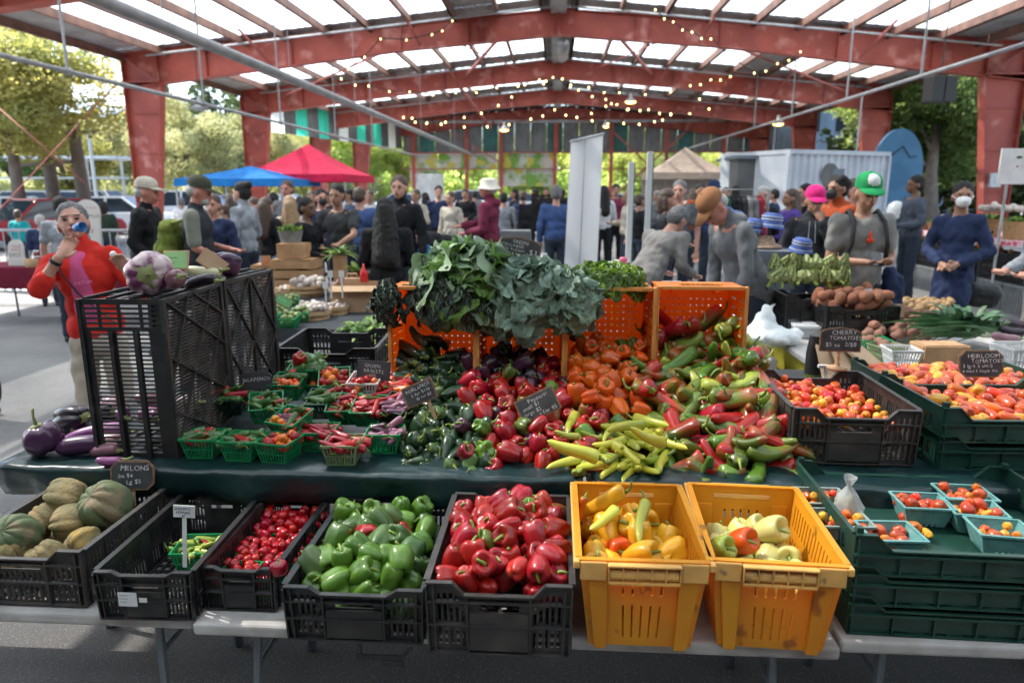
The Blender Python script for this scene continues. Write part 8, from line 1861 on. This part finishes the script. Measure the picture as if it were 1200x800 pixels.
tl = [(110, 44, 7.0, F_ol, 'rounded olive tree behind the parked cars, left of the first column', 2), (165, 52, 8.0, F_ol, 'pale olive tree just behind the first left column', 1), (225, 40, 8.0, F_ol, 'spreading olive tree seen between the first two left columns', 0), (262, 50, 7.5, F_ol, 'olive tree behind the second left column', 3), (330, 54, 7.5, F_ol, 'pale tree above the red tent', 2), (385, 58, 8, F_br, 'sunlit tree right of the third left column', 1), (430, 62, 9, F_br, 'sunlit tree seen under the green strips', 0), (470, 66, 9, F_br, 'bright tree behind the left gable corner', 3),
      (530, 60, 6.5, F_br, 'bright tree behind the mural boards', 1), (590, 64, 6.5, F_br, 'yellow green tree seen left of the banner', 2), (625, 56, 6.0, F_gn, 'deeper green tree left of the banner', 0), (700, 62, 6.5, F_br, 'yellow green tree right of the banner', 3), (745, 58, 6.0, F_br, 'bright tree behind the metal poles', 1), (800, 66, 7, F_gn, 'green tree behind the tan tent', 2), (850, 60, 6.5, F_br, 'sunlit tree behind the gable right of the tan tent', 0), (900, 64, 7, F_br, 'bright tree above the sheds', 3), (955, 70, 8, F_br, 'yellow green tree above the white container', 1),
      (80, 34, 5.6, F_au, 'low yellowing tree beside the utility poles', 3), (20, 48, 8, F_gn, 'green tree behind the glass canopy', 2), (200, 75, 11, F_dk, 'tall dark tree on the hillside left', 1), (120, 80, 13, F_dk, 'tallest dark tree on the hillside at the left', 0), (300, 85, 12, F_dk, 'dark tree rising above the tents', 3)]
for px, Y, h, F, lb, v in tl: tree(X(px, Y), Y, h, lb, F, v, h*.42, .12 if Y > 30 else .22)
tree(X(1098, 27), 27, 8.6, 'large green tree filling the gap right of the blue disc', F_gn, 2, 3.4, .05, trunkr=.2); tree(X(1055, 34), 34, 10.5, 'pale leaved tree behind the blue disc', F_br, 0, 3.6, .1); tree(X(1150, 31), 31, 10, 'dark tree behind the right red column', F_dk, 3, 4.2, .04); tree(X(1215, 30), 30, 10, 'dark tree at the right margin', F_gn, 1, 4.2, .05); tree(X(1120, 40), 40, 12, 'tall dark tree behind the large green one', F_dk, 0, 5, .05)
# distant woods as masses
def wood(name, x0, x1, Y0, Y1, zfn, n, ls, F, label, seed):
    r = np.random.default_rng(seed); xs = r.uniform(x0, x1, n); ys = r.uniform(Y0, Y1, n); top = np.array([zfn(x) for x in xs]); z = top*(r.random(n)**.8)*(.82+.18*np.sin(xs*1.3+ys)); p = np.stack([xs, ys, z], 1)
    a = r.normal(size=(n, 3)); a /= np.linalg.norm(a, axis=1)[:, None]; b = np.cross(a, r.normal(size=(n, 3))); b /= np.linalg.norm(b, axis=1)[:, None]; s = (ls*r.uniform(.6, 1.3, n))[:, None]
    V = np.stack([p-a*s*.5, p+b*s*.4, p+a*s*.5, p-b*s*.4], 1).reshape(-1, 3); me = bpy.data.meshes.new(name); me.vertices.add(4*n); me.vertices.foreach_set('co', V.ravel()); me.loops.add(4*n); me.loops.foreach_set('vertex_index', np.arange(4*n)); me.polygons.add(n); me.polygons.foreach_set('loop_start', np.arange(0, 4*n, 4)); me.polygons.foreach_set('loop_total', np.full(n, 4)); me.update(calc_edges=True)
    me.materials.append(F); o = obj(name, me); tag(o, label, 'woods', kind='stuff')
wood('distant_woods', -110, -18, 90, 100, lambda x: 13+3*math.sin(x*.11), 22000, 1.1, F_dk, 'dark wooded hillside far behind the parked cars', 1)
wood('distant_woods', -25, 60, 78, 86, lambda x: 9+1.5*math.sin(x*.2), 22000, .9, F_br, 'bright hedge of trees far behind the gable wall', 2)
wood('hedge', -60, -14, 55, 60, lambda x: 3.4+.8*math.sin(x*.5), 9000, .5, F_ol, 'olive hedge behind the parked cars', 3)
wood('hedge', 12.5, 40, 30, 36, lambda x: 4.5+.8*math.sin(x*.5), 9000, .4, F_dk, 'dark shrubs behind the right hand columns', 4)
wood('hedge', -14, 16, 56, 60, lambda x: 3.0+.5*math.sin(x*.7), 9000, .4, F_br, 'bright shrubs behind the open gable', 5)
# utility poles and canopy at the left
M_pole = mat('weathered_pole', (.20, .17, .15), .9, (.14, .12, .10), 3, bump=.4, bscale=20)
for px0, px1, y1, lb in ((66, 55, 172, 'shorter leaning weathered utility pole at the left'), (103, 84, 136, 'taller leaning weathered utility pole beside the first column')):
    a = PY(px0, 260, 23); b = PY(px1, y1, 23); t = empty('utility_pole', (a.x, 23, 0), 0, lb, 'pole', 'weathered utility poles'); m = MB(); m.tube([(0, 0, 0), (b.x-a.x, 0, b.z)], [.24, .18], 10); m.build('pole_shaft', M_pole, t, auto=40)
    m = MB(); m.bar((b.x-a.x-.9, -.2, b.z-.6), (b.x-a.x+.9, -.2, b.z-.5), .1, .1); m.build('cross_arm', M_pole, t)
M_pale = mat('pale_steel', (.6, .65, .68), .4, (.5, .55, .58), 2)
t = empty('glass_canopy', (X(40, 33), 33, 0), 0, 'pale steel and glass canopy beyond the car park', 'canopy')
for i in range(6): m = MB(); m.tube([(-4+i*1.7, 0, 0), (-4+i*1.7, 0, 3.1)], .06, 6); m.build('canopy_post', M_pale, t)
m = MB(); m.b2((-4.4, -1.2, 3.1), (5, 1.6, 3.22)); m.b2((-4.2, -.05, 2.2), (4.8, .05, 2.3)); m.b2((-4.2, -.05, 1.3), (4.8, .05, 1.38)); m.build('canopy_roof', M_pale, t)
t = empty('solar_canopy', (X(112, 30), 30, 0), 0, 'tilted bright panel on a mast above the utility poles', 'canopy'); m = MB(); m.box((0, 0, 5.0), (2.6, 1.6, .06), (.3, .1, 0)); m.build('panel', mat('solar_panel', (.5, .58, .62), .2, (.25, .32, .38), 3), t); m = MB(); m.tube([(0, 0, 0), (0, 0, 5)], .07, 8); m.build('mast', M_pale, t)
# cars
M_glass = mat('car_glass', (.03, .04, .05), .08); M_tyre = mat('car_tyre', (.02, .02, .02), .8); M_hub = mat('car_hub', (.4, .4, .42), .3, metal=.7); M_head = mat('headlight', (.8, .82, .85), .1)
def car(x, Y, rz, col, label, suv=0):
    t = empty('parked_car', (x, Y, 0), rz, label, 'car', 'cars in the car park'); z1 = .78+.1*suv; z2 = 1.42+.22*suv
    body = [(-2.15, .35), (-2.2, .62), (-2.1, z1-.02), (-1.35, z1+.08), (1.25, z1+.10), (2.0, z1+.02), (2.15, .6), (2.12, .35), (1.7, .28), (-1.7, .28)]
    m = MB(); m.prism(body, 1.72, Matrix.Translation((0, -.86, 0))); m.build('body', col, t, bevel=.07, seg=3)
    cab = [(-1.3, z1+.06), (-.55, z2-.02), (.75+.5*suv, z2), (1.55+.3*suv, z1+.08)]
    m = MB(); vs = []; 
    for s in (-1, 1):
        for (xx, z) in cab: vs.append((xx, s*(.82 if z < z2-.1 else .62), z))
    m.add(vs, [(0, 1, 2, 3), (7, 6, 5, 4), (0, 4, 5, 1), (1, 5, 6, 2), (2, 6, 7, 3)]); m.build('cabin_glass', M_glass, t)
    m = MB(); m.b2((-.55, -.64, z2-.03), (.75+.5*suv, .64, z2+.03)); 
    for s in (-1, 1):
        for (a, b) in ((0, 1), (3, 2)): m.bar((cab[a][0], s*.84, cab[a][1]), (cab[b][0], s*.63, cab[b][1]), .07, .05)
        m.bar((.15, s*.84, z1+.08), (.15, s*.64, z2-.02), .08, .05)
    m.build('roof', col, t)
    for sx in (-1.38, 1.35):
        for s in (-1, 1):
            m = MB(); m.lathe([(0, -.1), (.24, -.1), (.32, -.09), (.33, 0), (.32, .09), (.24, .1), (0, .1)], 20, M=Matrix.Translation((sx, s*.80, .33)) @ Matrix.Rotation(PI/2, 4, 'X')); w_ = m.build('wheel', M_tyre, t, smooth=True)
            m = MB(); m.lathe([(0, 0), (.20, 0), (.20, .012), (0, .02)], 16, M=Matrix.Translation((sx, s*.905, .33)) @ Matrix.Rotation(-s*PI/2, 4, 'X')); m.build('hub', M_hub, t)
    for s in (-1, 1): m = MB(); m.ell((-2.13, s*.62, .66), (.06, .18, .08), 10, 6); m.build('headlight', M_head, t, smooth=True)
cp_ = lambda n, c: mat(n, c, .25, coat=.6)
cw_ = cp_('car_white', (.75, .76, .77)); cs_ = cp_('car_silver', (.45, .47, .49)); cr_ = cp_('car_red', (.35, .02, .04)); cb_k = cp_('car_dark', (.03, .035, .045)); cbl = cp_('car_blue', (.04, .10, .22))
for px, Y, rz, c, s, lb in ((5, 26, .2, cw_, 0, 'white car at the far left of the car park'), (48, 21, 1.2, cr_, 0, 'dark red car behind the woman in red'), (28, 30, .1, cs_, 1, 'silver car behind the red one'), (75, 31, .1, cw_, 1, 'tall white car between the utility poles'), (128, 27, .1, cw_, 0, 'white car left of the white cap man'), (150, 34, .1, cs_, 0, 'silver car behind the first column'), (105, 38, .0, cw_, 1, 'white car deep in the car park'), (215, 33, .1, cw_, 1, 'white car seen between the first two columns'), (255, 37, .1, cs_, 0, 'silver car under the blue tent edge'), (330, 42, 0, cw_, 0, 'white car far behind the tents'), (405, 46, 0, cs_, 0, 'silver car beyond the third column'), (470, 50, 0, cw_, 0, 'white car beyond the left gable corner'), (545, 50, 0, cw_, 1, 'white car seen through the open gable, left'), (610, 52, 0, cs_, 0, 'silver car seen through the open gable'), (720, 50, 0, cw_, 0, 'white car through the gable right of the banner')):
    car(X(px, Y), Y, rz, c, lb, s)
# sheds, container, blue disc, buildings
M_wcont = mat('container_white', (.46, .49, .53), .6, (.34, .37, .42), 1.5, col3=(.35, .30, .26), c3scale=1.6, c3thr=(.66, .8)); M_shw = mat('shed_wall', (.11, .11, .11), .7, (.08, .08, .08), 2)
xa, xb = X(922, 17), X(1038, 18.4); t = empty('shipping_container', (xa, 17, 0), math.atan2(1.4, xb-xa), 'white corrugated container with a small grille beside the blue disc', 'container'); L = math.hypot(xb-xa, 1.4)
n = 60; vs = []
for k in range(n+1): vs += [(L*k/n, (.0, .0, .035, .035)[k % 4], .12), (L*k/n, (.0, .0, .035, .035)[k % 4], 2.52)]
m = MB(); m.add(vs, [(2*k, 2*k+2, 2*k+3, 2*k+1) for k in range(n)]); m.build('corrugated_side', M_wcont, t)
m = MB(); m.b2((-.02, -.03, 2.52), (L+.02, 2.4, 2.62)); m.b2((-.02, -.03, 0), (L+.02, 2.4, .12)); m.b2((-.05, -.03, .12), (.03, .08, 2.52)); m.b2((L-.03, -.03, .12), (L+.05, .08, 2.52)); m.b2((L-.02, .08, .12), (L+.02, 2.4, 2.52)); m.b2((0, .08, .12), (.03, 2.4, 2.52)); m.build('frame', M_wcont, t)
m = MB(); m.b2((L*.42, -.035, 1.95), (L*.54, -.012, 2.2)); m.build('grille', M_greyb, t); m = MB(); m.lathe([(0, 0), (.28, 0), (.28, .01), (0, .01)], 20, M=Matrix.Translation((L*.40, -.01, 2.05)) @ Matrix.Rotation(PI/2, 4, 'X')); m.build('round_patch', M_shw, t)
t = empty('market_shed', (X(863, 18), 18, 0), 0, 'grey market shed with an open wooden doorway left of the container', 'shed'); xs = X(917, 18)-X(863, 18)
m = MB(); m.b2((0, 0, 0), (xs*.38, .06, 2.45)); m.b2((xs*.80, 0, 0), (xs, .06, 2.45)); m.b2((0, 1.8, 0), (xs, 1.86, 2.45)); m.b2((0, .06, 0), (.05, 1.8, 2.45)); m.build('wall', M_shw, t); m = MB(); m.b2((-.1, -.1, 2.45), (xs+.1, 2.0, 2.53)); m.build('roof', M_greyb, t); m = MB(); m.b2((xs*.38, .9, 0), (xs*.8, .95, 2.44)); m.build('inner_wall', M_wood, t)
for k in range(3):
    p = (xs*(.45+.12*k), .3, 2.25); m = MB(); m.ell(p, .05, 8, 6); m.build('bulb', M_lamp, t, smooth=True)
t = empty('white_door', (X(917, 17.2), 17.2, 0), .3, 'open pale door standing beside the container', 'door'); m = MB(); m.b2((0, 0, .05), (.62, .05, 2.4)); m.build('door_leaf', M_wcont, t)
c = PY(1050, 200, 24); t = empty('blue_disc', (c.x, 24, c.z), 0, 'large round blue painted disc with a dark curved line beside the container', 'disc'); m = MB(); m.lathe([(0, -.06), (1.28, -.06), (1.30, -.04), (1.30, .06), (1.28, .08), (0, .08)], 48, M=Matrix.Rotation(PI/2, 4, 'X') @ Matrix.Scale(.62, 4, (1, 0, 0))); m.build('disc_face', mat('blue_paint', (.03, .12, .22), .6, (.05, .16, .27), 1.5), t, auto=40); m = MB(); m.tube([(-.5, -.10, -.1), (-.2, -.10, .5), (.1, -.10, .75), (.35, -.10, .4), (.55, -.10, .45)], .018, 6); m.build('painted_line', M_cable, t, smooth=True); m = MB(); m.b2((-.1, -.02, -c.z), (.1, .05, -1.2)); m.build('support', M_zinc, t)
M_bld = mat('blue_grey_cladding', (.20, .27, .34), .6, (.16, .22, .28), .6)
t = empty('industrial_building', (18.5, 46, 0), 0, 'blue grey corrugated building behind the right hand trees', 'building'); m = MB(); n = 40; vs = []
for k in range(n+1): vs += [(-6.5+k*.42, (.0, .08)[k % 2], 0), (-6.5+k*.42, (.0, .08)[k % 2], 9.2)]
m.add(vs, [(2*k, 2*k+2, 2*k+3, 2*k+1) for k in range(n)]); m.build('wall', M_bld, t); m = MB(); m.b2((-6.6, -.3, 9.2), (10.6, 8, 9.5)); m.b2((-6.5, .1, 0), (-6.4, 8, 9.2)); m.build('roof', M_zinc, t)
for k in range(5): m = MB(); m.b2((-5.8+k*2.2, -.06, 5.2), (-4.6+k*2.2, -.02, 6.6)); m.build('window', M_glass, t)
bpy.data.scenes.remove(_ts)
# ---- tell look-alike things of one heap apart by where they lie in it
_by = {}
for o in COL.objects:
    if o.parent is None and o.get('group') and o.get('label'): _by.setdefault((o['group'], o['label']), []).append(o)
_wx = ('far left', 'left', 'centre', 'right', 'far right'); _wy = ('front', 'middle', 'back')
for (g_, l_), os_ in _by.items():
    if len(os_) < 2 or 'crowd' in g_: continue
    xs_ = [o.location.x for o in os_]; ys_ = [o.location.y for o in os_]
    nx_ = 5 if len(os_) > 12 else 3
    ox = sorted(os_, key=lambda o: o.location.x); cells_ = {}
    for i, o in enumerate(ox): cells_.setdefault(i*nx_//len(ox), []).append(o)
    for c, q in cells_.items():
        q.sort(key=lambda o: o.location.y)
        for j, o in enumerate(q):
            w = (_wx if nx_ == 5 else _wx[1:4])[c]; yy = _wy[j*3//len(q)] if len(q) > 1 else ''
            s_ = (yy + ' ' + w).strip(); b_ = l_.replace('in the heap spilling from the rightmost orange crate', 'spilling from the rightmost orange crate').replace('in the heap around the peppers sign', 'around the peppers sign').replace('long pepper turning from green to red', 'long green and red pepper').replace(' at the front edge of the green cloth', ' at the cloth edge')
            if len((b_+' '+s_).split()) > 16: s_ = s_.split()[0]
            if len((b_+' '+s_).split()) <= 16: o['label'] = b_ + ', ' + s_
